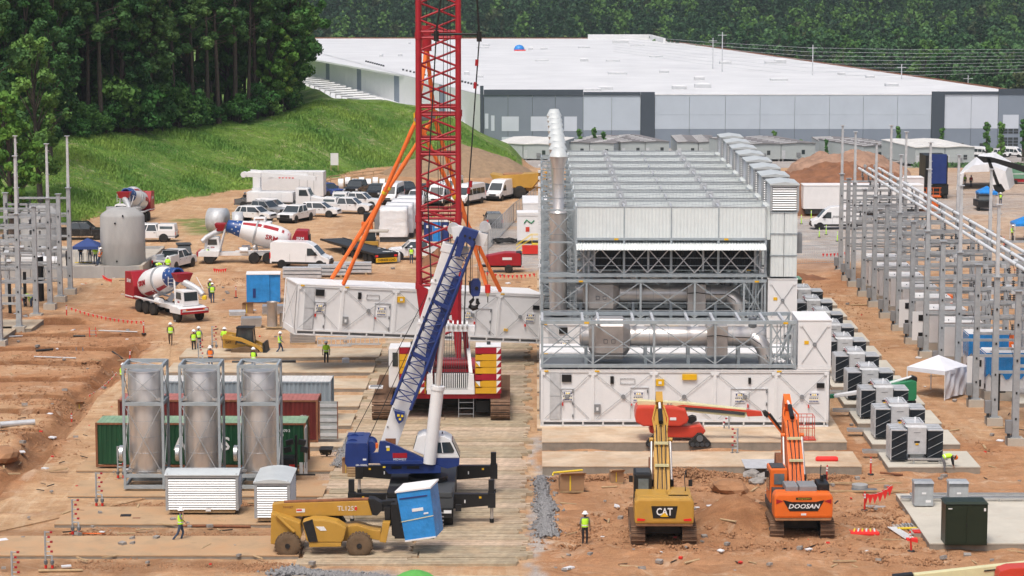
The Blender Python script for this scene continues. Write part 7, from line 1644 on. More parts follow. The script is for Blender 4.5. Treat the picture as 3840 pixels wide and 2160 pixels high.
excavator(2490,2050,'yellow','yellow excavator seen from behind with black maker plate','CAT')
excavator(3010,2028,'exorange','orange excavator seen from behind with grey engine hoods','DOOSAN',True,-.35)
# ---------------- boom lifts ----------------
YL=Yc(150.6);jl_=thing('boom_lift','red tracked boom lift with cream boom in front of the nearest container','boom lift',tuple(P(2560,1672,.55)))
def Z3(*p):return[(1900+x*.4658,1100+y*.4658) for x,y in p]
def J(poly,m,name,a,b,bevel=0):return tp(jl_,Z3(*poly),m,name,YL+a,YL+b,bevel=bevel)
J([(1042,935),(1060,912),(1340,915),(1440,935),(1468,1010),(1455,1045),(1400,1072),(1100,1072),(1040,1040),(1035,990)],'jlgred','turret',-.9,.9,.12)
J([(1150,1072),(1480,1072),(1560,1060),(1605,1110),(1560,1165),(1250,1160),(1150,1120)],'jlgred','chassis',-.6,.7,.08)
for a,b in((-.95,-.55),(.8,1.2)):
 for xc in(1210,1555):
  J([(xc-15,1130),(xc+15,1130),(xc+90,1205),(xc+88,1225),(xc+70,1237),(xc-70,1237),(xc-88,1225),(xc-90,1205)],'rubber','track',a,b,.04)
  for k in range(4):q=T(*Z3((xc-58+k*39,1218))[0],YL+a);MB().cyl((q.x,YL+a-.03,q.z),(q.x,YL+a+.02,q.z),.13,n=12,m='darkgrey').build('roller',jl_,world=True)
  q=T(*Z3((xc,1168))[0],YL+a);MB().cyl((q.x,YL+a-.04,q.z),(q.x,YL+a+.02,q.z),.2,n=14,m='galv_dark').build('sprocket',jl_,world=True)
J([(1052,868),(1062,862),(1440,880),(1930,935),(1935,975),(1915,1002),(1440,952),(1055,908)],'cream','main_boom',-.25,.25,.03);J([(1440,912),(1920,962),(1915,982),(1440,938)],'darkgrey','cable_track',-.3,-.26)
J([(1370,905),(1420,898),(1940,942),(2050,955),(2060,985),(1940,990),(1930,955),(1440,915)],'jlgred','fly_boom',-.32,-.27);J([(1935,940),(2050,955),(2062,988),(1938,992)],'jlgred','boom_tip',-.2,.2,.02)
J([(2060,955),(2090,948),(2110,965),(2100,1000),(2075,990)],'black','knuckle',-.22,.22);J([(2085,975),(2115,962),(2265,1165),(2245,1175)],'exorange','jib',-.15,.15);J([(2105,975),(2125,965),(2262,1150),(2250,1160)],'black','jib_cylinder',-.22,-.16)
J([(2245,1130),(2300,1150),(2290,1175),(2250,1172)],'black','jib_tip',-.2,.2)
J([(1468,1000),(1500,990),(1530,1000),(1530,1025),(1490,1050),(1460,1045)],'black','hose_loop',-.3,.3)
text('JLG',.22,'blue',jl_,INV[jl_.name]@face_y(T(*Z3((1310,897))[0],YL).x,YL-.34,T(*Z3((1310,897))[0],YL-.3).z),bold=True)
J([(1315,1000),(1365,1000),(1365,1022),(1315,1022)],'white','decal',-.93,-.9)
x0,x1,zb,zt=T(*Z3((2285,1180))[0],YL).x,T(*Z3((2470,1180))[0],YL).x,T(*Z3((2285,1165))[0],YL).z,T(*Z3((2285,985))[0],YL).z
MB().box(x0,x1+.1,YL-.45,YL+.6,zb-.06,zb,'jlgred').build('platform_floor',jl_,world=True)
for z in(zt,(zt+zb)/2):
 for a,b in(((x0,YL-.45),(x1,YL-.45)),((x1,YL-.45),(x1,YL+.6)),((x0,YL+.6),(x1,YL+.6)),((x0,YL-.45),(x0,YL+.6))):MB().cyl((a[0],a[1],z),(b[0],b[1],z),.022,n=6,m='jlgred').build('guard_rail',jl_,world=True)
for x in np.linspace(x0,x1,5):
 for y in(YL-.45,YL+.6):MB().cyl((x,y,zb),(x,y,zt),.02,n=6,m='jlgred').build('guard_post',jl_,world=True)
MB().box(x0-.05,x0+.25,YL-.2,YL+.2,zt-.3,zt+.05,'black').build('control_panel',jl_,world=True)
YG=Yc(163);gl=thing('boom_lift','green boom lift half hidden behind the third transformer','boom lift',(P(3400,1500).x,YG,0))
def Z8(*p):return[(2840+x/2.415,1000+y/2.415) for x,y in p]
for poly,m,n_,a,b in(([(1190,1075),(1400,1035),(1445,1045),(1443,1195),(1420,1215),(1340,1215),(1300,1130),(1190,1110)],'greenpaint','turret',-.8,.8),([(1340,1035),(1410,990),(1450,1005),(1448,1045),(1400,1035)],'black','boom_knuckle',-.3,.3),([(1185,1055),(1410,990),(1415,1000),(1190,1070)],'white','upper_boom',-.2,.2),([(690,1165),(1200,1080),(1200,1120),(700,1190)],'white','main_boom',-.25,.25),([(635,1165),(700,1158),(700,1190),(635,1200)],'greenpaint','boom_tip',-.2,.2),([(1180,1215),(1440,1215),(1430,1280),(1190,1280)],'black','chassis',-.7,.8)):tp(gl,Z8(*poly),m,n_,YG+a,YG+b,bevel=.04)
YB_=Yc(114);nb=thing('boom_lift','cream boom and orange cover of a lift cut off at the lower right corner','boom lift',(P(3700,2170).x,YB_,0))
for poly,m,n_,a,b in(([(3428,2155),(3860,2108),(3860,2150),(3428,2190)],'cream','main_boom',-.2,.2),([(3350,2160),(3425,2152),(3425,2200),(3345,2200)],'black','boom_end',-.22,.22),([(3745,2165),(3752,2143),(3790,2132),(3860,2128),(3860,2260),(3740,2260)],'jlgred','turret',-1.4,-.4),([(3690,2139),(3860,2120),(3860,2123),(3690,2144)],'black','hose',-.24,-.21)):tp(nb,poly,m,n_,YB_+a,YB_+b,bevel=.03)
# ---------------- skid steer ----------------
ss=thing('track_loader','yellow compact track loader with dark cab near the workers','track loader',tuple(P(925,1328)),R(-4))
for s in(-1,1):
 tr=MB().prism([(-1.1,.1),(-.9,0),(.9,0),(1.15,.15),(1.0,.45),(.1,.72),(-1.0,.5)],'Y',s*.72-.2,s*.72+.2,'rubber_muddy').build('track',ss,bevel=.04)
 MB().prism([(-1.75,1.3),(-1.6,1.62),(-.2,1.35),(1.25,.7),(1.45,.35),(1.25,.3),(.9,.62),(-.3,1.1)],'Y',s*.78-.09,s*.78+.09,'yellow').build('lift_arm',ss,bevel=.02)
MB().prism([(-1.7,.5),(-1.75,1.35),(-1.1,1.45),(-.6,.9),(.9,.7),(.9,.4)],'Y',-.5,.5,'yellow').build('body',ss,bevel=.04)
MB().frus(-.75,.65,-.46,.46,.75,-.6,.5,-.42,.42,2.0,'glass').build('cab',ss);MB().box(-.7,.6,-.5,.5,2.0,2.1,'black').build('cab_roof',ss)
for x in(-.72,.6):[MB().beam((x,s*.46,.8),(x*.85,s*.43,2.0),.09,.09,'black').build('cab_pillar',ss) for s in(-1,1)]
MB().prism([(1.4,.1),(2.0,.05),(1.95,.12),(1.6,.3),(1.5,1.0),(1.35,.95)],'Y',-.9,.9,'black').build('bucket',ss);text('CAT',.22,'black_clean',ss,face_y(-1.3,-.51,.95),bold=True)
cp=thing('air_compressor','dark red towable air compressor in front of the fenced area','air compressor',tuple(P(1888,1020)),R(0));cpc=(T(1823,985,P(1888,1020).y).x-P(1888,1020).x)
MB().prism([(-1.7,.7),(1.7,.7),(1.7,1.75),(1.5,1.9),(.2,1.95),(-1.7,1.6)],'Y',-.8,.8,'red').build('canopy',cp,bevel=.06);MB().box(1.2,1.75,-.78,.82,.75,1.95,'black').build('end_cap',cp,bevel=.05);MB().box(-.1,.8,-.83,-.8,1.25,1.5,'white').build('label_plate',cp);MB().box(-2.2,1.7,-.4,.4,.5,.7,'black').build('frame',cp);wheels(cp,[(.5,.75),(.5,-.75)],.4,.25)
# ---------------- silver stack modules waiting in the foreground ----------------
Y1=Yc(137.6)
for i,(X,nm) in enumerate(((-21.45,'left'),(-18.33,'middle'),(-15.1,'right'))):
 lb=nm+' one of three silver stack cylinders in tall galvanised frames'
 if i:copy_tree(sk,(X,Y1,.3),0,lb);continue
 sk=t=thing('stack_module',lb,'stack module',(X,Y1,.3),0,'silver stack modules standing on the pads');W,D,H=2.15,2.15,6.95
 for x in(0,W):
  for y in(0,D):MB().box(x-.07,x+.07,y-.07,y+.07,0,H,'steel_blue').build('post',t)
 for z in(.12,.75,4.78,H-.08):
  for y in(0,D):MB().box(.07,W-.07,y-.06,y+.06,z-.1,z+.1,'steel_blue').build('rail',t)
  for x in(0,W):MB().box(x-.06,x+.06,.07,D-.07,z-.1,z+.1,'steel_blue').build('rail',t)
 for z0,z1 in((.85,4.7),(4.9,H-.2)):
  for p,q in((.05,W-.05),(W-.05,.05)):
   MB().beam((p,-.04,z0),(q,-.04,z1),.06,.03,'galv').build('brace',t);MB().beam((p,D,z0),(q,D,z1),.06,.03,'galv').build('brace',t)
   for x in(-.04,W+.04):MB().beam((x,p,z0),(x,q,z1),.03,.06,'galv').build('brace',t)
 for p,q in(((0,0),(W,D)),((W,0),(0,D))):MB().beam((p[0],p[1],H-.05),(q[0],q[1],H-.05),.06,.04,'galv_light').build('top_brace',t)
 c=(W/2,D/2,0);MB().lathe([(.9,.8),(.93,.85),(.93,6.5),(.9,6.55),(.86,6.55),(.86,6.0),(.01,6.0)],c,'Z',32,'stainless').build('stack_cylinder',t)
 for z in(.9,1.95,2.85,3.75,4.7,5.5,6.45):MB().lathe([(.935,z),(.945,z+.02),(.935,z+.04)],c,'Z',32,'alu').build('seam_ring',t)
 for z in(.92,4.95):
  for x in(.25,W-.25):MB().box(x-.14,x+.14,.1,.3,z,z+.14,'alu').build('bracket',t)
 MB().cyl((-.35,.6,1.9),(-.15,.6,1.9),.45,n=20,m='alu').build('side_flange',t)
# ---------------- shipping containers ----------------
def shipping(lb,X,zc,m,mt,txt,doors):
 Y=Yc(zc);t=thing('shipping_container',lb,'shipping container',(X,Y,.28),rt,'shipping containers behind the silver stacks');L,W,H=12.19,2.44,2.59
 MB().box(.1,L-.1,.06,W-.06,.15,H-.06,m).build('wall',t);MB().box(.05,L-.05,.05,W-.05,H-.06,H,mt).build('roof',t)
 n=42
 for k in range(n):x=.2+(L-.4)*k/n;MB().prism([(x,.06),(x+.05,.02),(x+.14,.02),(x+.19,.06)],'Z',.18,H-.1,m).build('corrugation',t)
 f=m if 'grey' in m else 'rust'
 for x in(0,L-.12):
  for y in(0,W-.12):MB().box(x,x+.12,y,y+.12,0,H+.01,f).build('corner_post',t)
 for z in(.02,H-.1):MB().box(.12,L-.12,-.01,.08,z,z+.1,f if z>1 else 'rust').build('side_rail',t)
 for s,size,x,z in txt:text(s,size,'white',t,face_y(x,.008,z),bold=True)
 for kind in doors:
  d=MB().box(L+.06,L+1.22,.1,.16,.18,H-.08,'container_door').build('open_door',t) if kind=='front' else MB().box(L+.02,L+.08,-1.1,.0,.18,H-.08,'container_door').build('open_door',t)
  if kind=='front':
   for k in range(5):MB().box(L+.12,L+1.16,.06,.1,.35+k*.45,.55+k*.45,'galv_light').build('door_rib',d)
   for x in(L+.08,L+1.18):MB().box(x-.02,x+.03,.05,.1,.2,H-.1,'rust').build('door_edge',d)
 return t
mat('container_door',(.32,.34,.34),.6,var=.2,dirt=.12)
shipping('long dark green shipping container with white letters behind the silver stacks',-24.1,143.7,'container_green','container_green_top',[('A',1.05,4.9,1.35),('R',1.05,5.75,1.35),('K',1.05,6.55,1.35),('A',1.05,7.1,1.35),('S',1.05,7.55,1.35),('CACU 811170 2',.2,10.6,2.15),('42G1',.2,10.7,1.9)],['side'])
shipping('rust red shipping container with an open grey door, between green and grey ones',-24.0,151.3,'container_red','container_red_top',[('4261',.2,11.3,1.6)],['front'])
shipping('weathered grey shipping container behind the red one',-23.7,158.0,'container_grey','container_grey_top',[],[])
# ---------------- louvred boxes ----------------
def louver(lb,X,zc,w,d):
 Y=Yc(zc);t=thing('louver_box',lb,'louvre box',(X,Y,.3));h=1.9;z=.15
 MB().box(.2,w-.2,.1,d-.1,0,z,'wood').build('pallet',t);MB().box(.06,w-.06,.06,d-.06,z,z+h-.1,'darkgrey').build('inner_box',t)
 for x in(0,w-.14):
  for y in(0,d-.14):MB().box(x,x+.14,y,y+.14,z,z+h,'galv').build('corner_post',t)
 MB().box(.14,w-.14,.0,.1,z+h-.16,z+h,'galv').build('top_rail',t);MB().box(w-.1,w,.14,d-.14,z+h-.16,z+h,'galv').build('top_rail',t)
 a,b=MB().cb((0,0,0),(w-.3,.03,.095),'alu_white',rx=-.55).mesh('slat'),MB().cb((0,0,0),(.03,d-.3,.095),'alu_white',ry=-.55).mesh('slat')
 for k in range(13):zz=z+.09+k*.127;ob('slat',a,t,(w/2,.03,zz));ob('slat',b,t,(w-.03,d/2,zz))
 n=8;pts=[((i/n)*(w+.1)-.05,z+h+.02+.16*math.sin(PI*i/n)) for i in range(n+1)] if w<d else None
 if pts:MB().prism(pts+[(w+.05,z+h-.03),(-.05,z+h-.03)],'Y',-.05,d+.05,'roof_sheet').build('lid',t)
 else:
  pts=[((i/n)*(d+.1)-.05,z+h+.02+.16*math.sin(PI*i/n)) for i in range(n+1)];MB().prism(pts+[(d+.05,z+h-.03),(-.05,z+h-.03)],'X',-.05,w+.05,'roof_sheet').build('lid',t)
 for x in(.1,w-.1):MB().cyl((x-.03,.05,z+h+.06),(x+.03,.05,z+h+.06),.05,n=8,m='galv').build('lifting_eye',t)
 MB().box(w*.55,w*.62,-.03,0,z-.05,z+.12,'white').build('paper_label',t) if w>d else None
louver('long white louvred box on a pallet behind the walking worker',P(609,1945,.3).x,131.5,3.86,1.75);louver('shorter louvred box with pale domed lid left of the telehandler',P(945,1975,.3).x,129.6,1.87,3.7)
# ---------------- concrete tanks and their walled yard ----------------
ty=thing('containment_yard','low concrete wall and slab yard under the grey tank','concrete yard',tuple(P(250,1045)));fy,fx=P(0,1043).y,P(530,1043).x;by=P(600,960).y;lx=P(-300,1043).x
MB().box(lx,fx-.3,fy+.3,by,.5,1.0,'concrete').build('slab',ty,world=True)
for k in range(6):a=lx+(fx-lx)*k/6;MB().box(a+.015,a+(fx-lx)/6-.015,fy,fy+.28,-.2,1.12,'concrete_grey').build('wall_panel',ty,world=True)
q=P(612,925,1.2);mb=MB();mb.beam(V(fx,fy,.5),V(q.x,q.y,.5),.3,1.4,'concrete');mb.build('wall_panel',ty,world=True);mb=MB();mb.beam(V(fx-3,q.y,.6),V(q.x,q.y,.6),.3,1.3,'concrete_grey');mb.build('wall_panel',ty,world=True)
def tank(lb,px,py,r,h,z=1.0):
 p=P(px,py,z);t=thing('concrete_tank',lb,'concrete tank',(p.x,p.y+r,z));n=40
 MB().lathe([(r*.97,0),(r,.15),(r,h*.42),(r*1.004,h*.44),(r,h*.46),(r*.985,h-.1),(r*.93,h+.1),(r*.6,h+.6),(0,h+.8)],n=n,m='concrete_grey').build('tank_shell',t)
 for a in(140,30):MB().cyl((math.cos(R(a))*r*.72,math.sin(R(a))*r*.5,h+.3),(math.cos(R(a))*r*.72,math.sin(R(a))*r*.5,h+.68),.45,n=16,m='concrete_grey').build('hatch',t)
 for a,zz in((-100,h*.87),(-97,.45),(-80,h+.1)):MB().cyl((math.cos(R(a))*r*.95,math.sin(R(a))*r*.95,zz),(math.cos(R(a))*(r+.06),math.sin(R(a))*(r+.06),zz),.09,n=8,m='black_clean').build('pipe_stub',t)
tank('tall round grey concrete tank with domed top',449,998,2.12,4.65);tank('second grey concrete tank behind the left switchyard columns',140,975,1.9,4.4)
# ---------------- canopies and tents ----------------
def canopy(lb,px,py,w,h,m,side=False,leg='white',rz=0,z=0):
 p=P(px,py,z);t=thing('canopy',lb,'canopy tent',(p.x,p.y,z if z else max(0,gz(p.x,p.y)) if p.y<330 else gz(p.x,p.y)),R(rz));e=h*.72
 MB().add([(0,0,e),(w,0,e),(w,w,e),(0,w,e),(w/2,w/2,h),(0,0,e-.28),(w,0,e-.28),(w,w,e-.28),(0,w,e-.28)],[(0,1,4),(1,2,4),(2,3,4),(3,0,4),(0,5,6,1),(1,6,7,2),(2,7,8,3),(3,8,5,0)],m).build('canopy_top',t)
 for x in(0,w):
  for y in(0,w):MB().box(x-.025,x+.025,y-.025,y+.025,0,e-.02,leg).build('leg',t)
 if side:
  mb=MB();n=26;vs=[]
  for j in range(8):
   for i in range(n+1):u=i/n;vs.append((w*(.0+u),.06*math.sin(u*9+j*.8)+.05*math.sin(u*23-j),.35*abs(math.sin(u*3))*.5+(e-.1)*j/7))
  mb.add(vs,[(j*(n+1)+i,j*(n+1)+i+1,(j+1)*(n+1)+i+1,(j+1)*(n+1)+i) for j in range(7) for i in range(n)],m,True);mb.build('side_wall',t)
 return t
ct_=canopy('white pop up canopy with one draped side among the switchyard columns',3542,1503,3.0,2.8,'fabric_white',True,rz=48)
canopy('dark blue canopy over the work tables left of the tank',272,996,2.5,2.5,'fabric_blue',z=1.0);canopy('bright blue canopy fixed over the black vehicle at right',3670,780,2.3,2.6,'tarp_blue');canopy('pale blue canopy cut off at the right edge',3805,905,2.6,2.6,'tarp_blue')
wt=thing('work_tent','big white plastic tent with open arched front at right','tent',tuple(P(3585,712)));mb=MB();pr=[(0,0),(.25,1.9),(2.2,3.2),(4.2,3.4),(6.4,2.4),(7,0)]
for i in range(5):
 p0,p1=pr[i],pr[i+1];MB().add([(p0[0],.0,p0[1]),(p1[0],0,p1[1]),(p1[0]+2.5,9,p1[1]*1.25),(p0[0]+2.5,9,p0[1]*1.25),(p0[0],.0,p0[1]-.06),(p1[0],0,p1[1]-.06),(p1[0]+2.5,9,p1[1]*1.25-.06),(p0[0]+2.5,9,p0[1]*1.25-.06)],[(0,1,2,3),(7,6,5,4),(0,4,5,1),(3,2,6,7)],'wrap_white').build('tent_sheet',wt)
MB().add([(7,0,0),(6.4,0,2.4),(4.2,0,3.4),(4.4,0,2.2),(4.8,-.3,0)],[(0,1,2,3,4)],'wrap_white').build('door_flap',wt);MB().add([(0,0,0),(.25,0,1.9),(2.2,0,3.2),(4.2,0,3.4),(4.3,-.05,2.4),(1.0,-.05,2.3),(.7,-.1,0)],[tuple(range(7))],'wrap_white').build('front_sheet',wt)
# ---------------- stacks, boxes and small things ----------------
def boxes(name,lb,cat,px,py,lst,rz=0,z=0,grp=None,bev=0):
 p=P(px,py,z);t=thing(name,lb,cat,(p.x,p.y,z if z else(gz(p.x,p.y))),R(rz),grp)
 for nm,m,b in lst:MB().box(*b,m).build(nm,t,bevel=bev)
 return t
boxes('wrapped_crate','tall crate in bright blue film with white top by the worker pair','wrapped crate',925,1138,[('blue_wrap','wrap_blue',(0,2.0,0,2,.1,2.5)),('blue_wrap','wrap_blue',(2.02,2.9,.1,2,.1,2.45)),('lid','white_clean',(-.03,2.93,-.03,2.03,2.5,2.58)),('dark_label','blue',(.55,.8,-.03,0,.5,1.3)),('pallet','wood',(.1,2.8,.1,1.9,0,.1))],4,grp=None)
for i in range(4):
 Y=P(1424,908).y+i*4.2;x=P(1424,908).x+i*.42;t=thing('wrapped_module','white shrink wrapped module, '+['nearest','second','third','farthest'][i]+' of the row behind the left boom chord','wrapped module',(x,Y,.3),0,'white wrapped modules in a row')
 mb=MB();n=9;vs=[];fs=[]
 for j in range(n+1):
  for k in range(24):
   a=k/24*4;s,f=int(a),a-int(a);cx,cy=[(f,0),(1,f),(1-f,1),(0,1-f)][s];zz=j/n;o=.07*noise.noise((cx*6+i,zz*5,cy*6))+(.05 if zz<.4 else 0);vs.append((cx*2.9+(cx-.5)*o*2,cy*3.7+(cy-.5)*o*2,.25+zz*3.0))
 fs=[(j*24+k,j*24+(k+1)%24,(j+1)*24+(k+1)%24,(j+1)*24+k) for j in range(n) for k in range(24)]+[tuple(range(n*24,n*24+24))]
 mb.add(vs,fs,'wrap_white',True);mb.build('white_wrap',t);MB().box(0,3,.1,3.6,-.3,.22,'darkgrey').build('skid',t)
for i,(x,m) in enumerate(((1590,'blue'),(1622,'tarp_blue'),(1654,'blue'))):
 boxes('portable_toilet',['left dark blue','middle bright blue','right dark blue'][i]+' portable toilet behind the crane boom','portable toilet',x,906,[('cabin',m,(0,.85,0,1.1,0,2.1)),('roof','white',(-.03,.88,-.03,1.13,2.1,2.35)),('door_sign','white',(.25,.6,-.03,0,1.45,1.75))],grp='portable toilets behind the boom')
vc=boxes('office_container','white container with large black lettering left of the tall stack','container',1939,915,[('container_body','white',(0,6,0,2.6,.4,3.2)),('roof','white_clean',(-.04,6.04,-.04,2.64,3.2,3.32)),('rib','white',(0,6,-.06,0,3.0,3.1)),('emblem','jlgred',(.9,1.3,-.03,0,1.3,1.8))])
text('Volta',.75,'black_clean',vc,face_y(3.0,-.02,2.35),bold=True);mb=MB();mb.tube([(.75,-.03,2.2),(1.0,-.03,2.55),(1.25,-.03,2.35),(1.5,-.03,2.2),(1.8,-.03,2.5)],.07,5,'greenpaint');mb.build('logo_wave',vc)
boxes('office_container','second white container behind the lettered one','container',1961,862,[('container_body','white',(0,6,0,2.6,.3,2.9)),('roof','white_clean',(-.04,6.04,-.04,9,2.9,3.0))])
boxes('storage_trailer','long white trailer behind the white van at right','trailer',3012,812,[('trailer_body','white',(0,14,0,2.6,.9,3.6)),('roof','white_clean',(-.05,14,-.05,2.65,3.6,3.7)),('underframe','darkgrey',(.3,13.5,.3,2.3,.3,.85))])
boxes('storage_trailer','second white trailer roof showing behind the long white trailer','trailer',3060,780,[('trailer_body','white',(0,13,0,2.6,.9,3.6)),('roof','white_clean',(-.05,13,-.05,2.65,3.6,3.7)),('underframe','darkgrey',(.3,12.5,.3,2.3,.3,.85))])
sta_=thing('access_stairs','yellow access stairs in front of the lettered container','stairs',tuple(P(1936,955)))
MB().box(1.6,3.4,0,1,1.0,1.08,'yellowbright').build('landing',sta_);[MB().box(.2+k*.28,.48+k*.28,0,1,.2+k*.16,.24+k*.16,'yellowbright').build('step',sta_) for k in range(5)]
for y in(0,1):
 MB().tube([(0,y,.9),(1.5,y,2.0),(3.4,y,2.0)],.03,5,'yellowbright').build('handrail',sta_);MB().tube([(0,y,.5),(1.5,y,1.55),(3.4,y,1.55)],.025,5,'yellowbright').build('handrail',sta_);[MB().cyl((x,y,0),(x,y,2.0),.03,n=5,m='yellowbright').build('post',sta_) for x in(1.6,2.5,3.4)]
MB().box(.6,2.2,-.3,-.2,.1,1.0,'redbright').build('red_panel',sta_)
def P2(x,y,z=.34):return P(2840+x/2.415,1560+y/2.415,z)
p=P2(1700,1172);w=380/2.415/sc_at(p.y);gc=thing('electrical_cabinet','large dark green double door cabinet on the clean pad at lower right','electrical cabinet',tuple(p))
MB().box(0,w,0,1.3,0,2.1,'transgreen').build('cabinet_body',gc,bevel=.02);MB().frus(-.05,w+.05,-.05,1.35,2.1,.05,w-.05,.1,1.2,2.2,'transgreen').build('lid',gc)
for x in(.04,w/2+.01):MB().box(x,x+w/2-.05,-.025,0,.08,2.0,'transgreen').build('door',gc)
MB().box(w/2-.02,w/2+.03,-.05,0,.95,1.15,'black_clean').build('handle',gc);MB().box(.12,.32,-.035,-.02,1.85,1.9,'white').build('name_sticker',gc);MB().box(w-.2,w-.1,-.035,-.02,1.75,1.9,'white').build('drop_sticker',gc)
for x,nm in((1420,'left'),(1736,'right')):
 p=P2(x,825);t=thing('electrical_cabinet',nm+' one of two upright grey cabinets behind the dark green cabinet','electrical cabinet',tuple(p),0,'grey cabinets on the clean pad');w=172/2.415/sc_at(p.y)
 MB().box(0,w,0,.8,.06,1.28,'galv').build('cabinet_body',t,bevel=.015);MB().frus(-.04,w+.04,-.06,.84,1.28,0,w,.1,.8,1.38,'galv').build('lid',t);MB().box(.0,w,-.03,0,1.12,1.26,'galv_dark').build('hood',t)
 for a,b in((.45,.65),(.15,.3)):MB().box(w*(.4 if a>.4 else .6),w*(.62 if a>.4 else .88),-.015,0,.7 if a>.4 else .25,.8 if a>.4 else .38,'white').build('label_sheet',t)
for k in range(3):
 a=P2(1300 if k else 1385,(700,725,740)[k],.55);t=thing('cable_rail',['rear perforated','middle smooth','front smooth'][k]+' silver cable rail running behind the grey cabinets','cable rail',tuple(a));MB().box(0,16,0,.18,-.1,.0,'alu').build('rail',t);[MB().box(i*2.4+.5,i*2.4+.58,.05,.13,-.28,-.1,'alu').build('support',t) for i in range(6)]
def delineator(px,py,lb,tilt=0,z=0,m='redbright'):
 p=P(px,py,z);t=thing('delineator',lb,'traffic post',(p.x,p.y,z if z else gz(p.x,p.y)),0,'orange delineator posts');MB().lathe([(.2,0),(.19,.05),(.1,.07)],n=8,m='black').build('base',t);q=V(tilt,0,1.05)
 MB().cyl((0,0,.05),q,.055,.04,n=8,m=m).build('post',t)
 for a in(.66,.8):MB().cyl(q*a,q*(a+.09),.058,n=8,m='white').build('reflective_band',t)
for a in((250,1191,'orange delineator post left of the flag line'),(539,1252,'orange delineator post at the right end of the flag line'),(486,1337,'leaning delineator post beside the middle trench',.05),(268,1547,'delineator post with white bands beside the cardboard box'),(3265,1780,'delineator post left of the nearest transformer'),(3242,1915,'delineator post in the flags by the pit'),(3417,2068,'delineator post in front of the pallet with grey pipes',-.08),(3098,1815,'delineator post right behind the orange excavator',.05),(1296,680,'single thin delineator on the pale mound'),(885,1117,'delineator post left of the blue crate'),(724,1145,'delineator post between mixer and barrel'),(3765,925,'delineator at the far right'),(1070,800,'red and white cones by the box trailer')):delineator(*a[:3],*(a[3:] or()))
for i,(x,y) in enumerate(((3005,840),(3042,822),(3098,880),(3140,905),(3072,890))):delineator(x,y,['first','second','third','fourth','fifth'][i]+' green delineator in front of the white van',m='hivis')
def flagline(lb,pts,n,h=.95,sag=.25,s=.16,y_=0):
 a,b=[P(*q) for q in pts];za,zb=gz(a.x,a.y),gz(b.x,b.y);t=thing('flag_line',lb,'flag line',(a.x,a.y,za));pp=[]
 for i in range(n+1):u=i/n;pp.append(V(a.x+(b.x-a.x)*u,a.y+(b.y-a.y)*u,za+(zb-za)*u+h-sag*4*u*(1-u)))
 MB().tube(pp,.008,3,'white').build('cord',t,world=True)
 for i in range(n):c=(pp[i]+pp[i+1])/2;r=random.Random(i+n);dx=r.uniform(-.05,.05);MB().add([c+V(-s*.6,0,0),c+V(s*.6,0,0),c+V(dx,.04,-s*1.9),c+V(0,.02,-.02)],[(0,1,2),(0,3,2),(1,3,2)],'flag_red').build('flag',t,world=True)
flagline('string of red flags across the soil at the left',((262,1195),(538,1250)),17);flagline('red flags around the pit right of the orange excavator',((3236,1915),(3345,1880)),6,s=.3);flagline('drooping pink red flag line beside the left trench',((330,1480),(440,1420)),8,.5,.2,.1);flagline('red flags in front of the red compressor',((1820,1055),(2010,1060)),12,.9,s=.2);flagline('red flags by the tank wall',((385,1050),(420,1085)),6,.5,.1,.2);flagline('red flags at the fence right of the generator tower',((3080,1000),(3190,990)),8,1.3,.1,.2);flagline('pink flags on the soil left of the blue crate',((800,1060),(850,1045)),6,1,.1,.2)
def manifold(px,py,lb,s=1):
 p=P(px,py);t=thing('pipe_manifold',lb,'pipe manifold',(p.x,p.y,gz(p.x,p.y)),0,'upright pipe manifolds with red valves');MB().cyl((0,0,0),(0,0,1.95),.05,n=8,m='galv').build('riser',t);MB().tube([(0,0,.75),(.3*s,0,.75),(.32*s,0,0)],.05,8,'galv').build('return_pipe',t)
 for k in range(5):z=.95+k*.24;MB().cyl((0,0,z),((.28 if k%2==0 else .15)*s,0,z),.025,n=6,m='galv').build('outlet',t);MB().cb(((.3 if k%2==0 else .18)*s,0,z),(.12,.1,.09),'red').build('valve',t)
 for x in(0,.32*s):MB().cyl((x,0,.35),(x,0,.5),.1,n=8,m='galv_dark').build('flange',t);MB().cyl((x,0,.12),(x,0,.28),.07,n=8,m='redbright').build('red_cap',t)
for a in((172,2140,'second manifold from the bottom left corner'),(273,2012,'manifold left of the yellow pallet'),(362,1905,'manifold left of the long louvred box'),(443,1800,'manifold in front of the green container'),(47,2220,'manifold cut off at the bottom left corner'),(796,1318,'manifold left of the skid steer'),(745,1372,'low manifold behind the left silver stack')):manifold(*a)
for a in((2765,1728,'manifold just behind the rubble blocks'),(2733,1640,'manifold in front of the container corner')):manifold(*a,s=-1)
for px,py,lb,n,m,w in((905,1232,'strapped stack of silver panels left of the upright ducts',6,'alu',1.6),(985,1185,'silver panel stack behind the tall upright duct',6,'alu',1.9),(1090,1292,'stack of silver panels behind the walking worker',7,'alu',1.9),(860,1190,'tangled pile of silver supports left of the cardboard box',3,'galv_light',1.3)):
 p=P(px,py);t=thing('panel_stack',lb,'panel stack',(p.x,p.y,gz(p.x,p.y)),R(8));MB().box(0,w,0,1.2,0,.12,'wood').build('pallet',t)
 for k in range(n):MB().box((k%2)*.04,w+(k%3)*.03,0,1.25,.13+k*.12,.22+k*.12,m).build('panel',t)
for px,r,h,lb in((1019,.41,2.1,'tall upright grey duct section'),(1067,.43,1.25,'short upright grey duct section with flange')):
 p=P(px,1236);t=thing('duct_section',lb,'duct',(p.x,p.y+.5,.1));MB().lathe([(r,.1),(r,h-.03),(r+.04,h),(r-.02,h),(r-.03,h-.5),(.01,h-.5)],n=28,m='stainless_dull').build('duct',t);MB().box(-.5,.5,-.5,.5,0,.1,'wood').build('pallet',t)
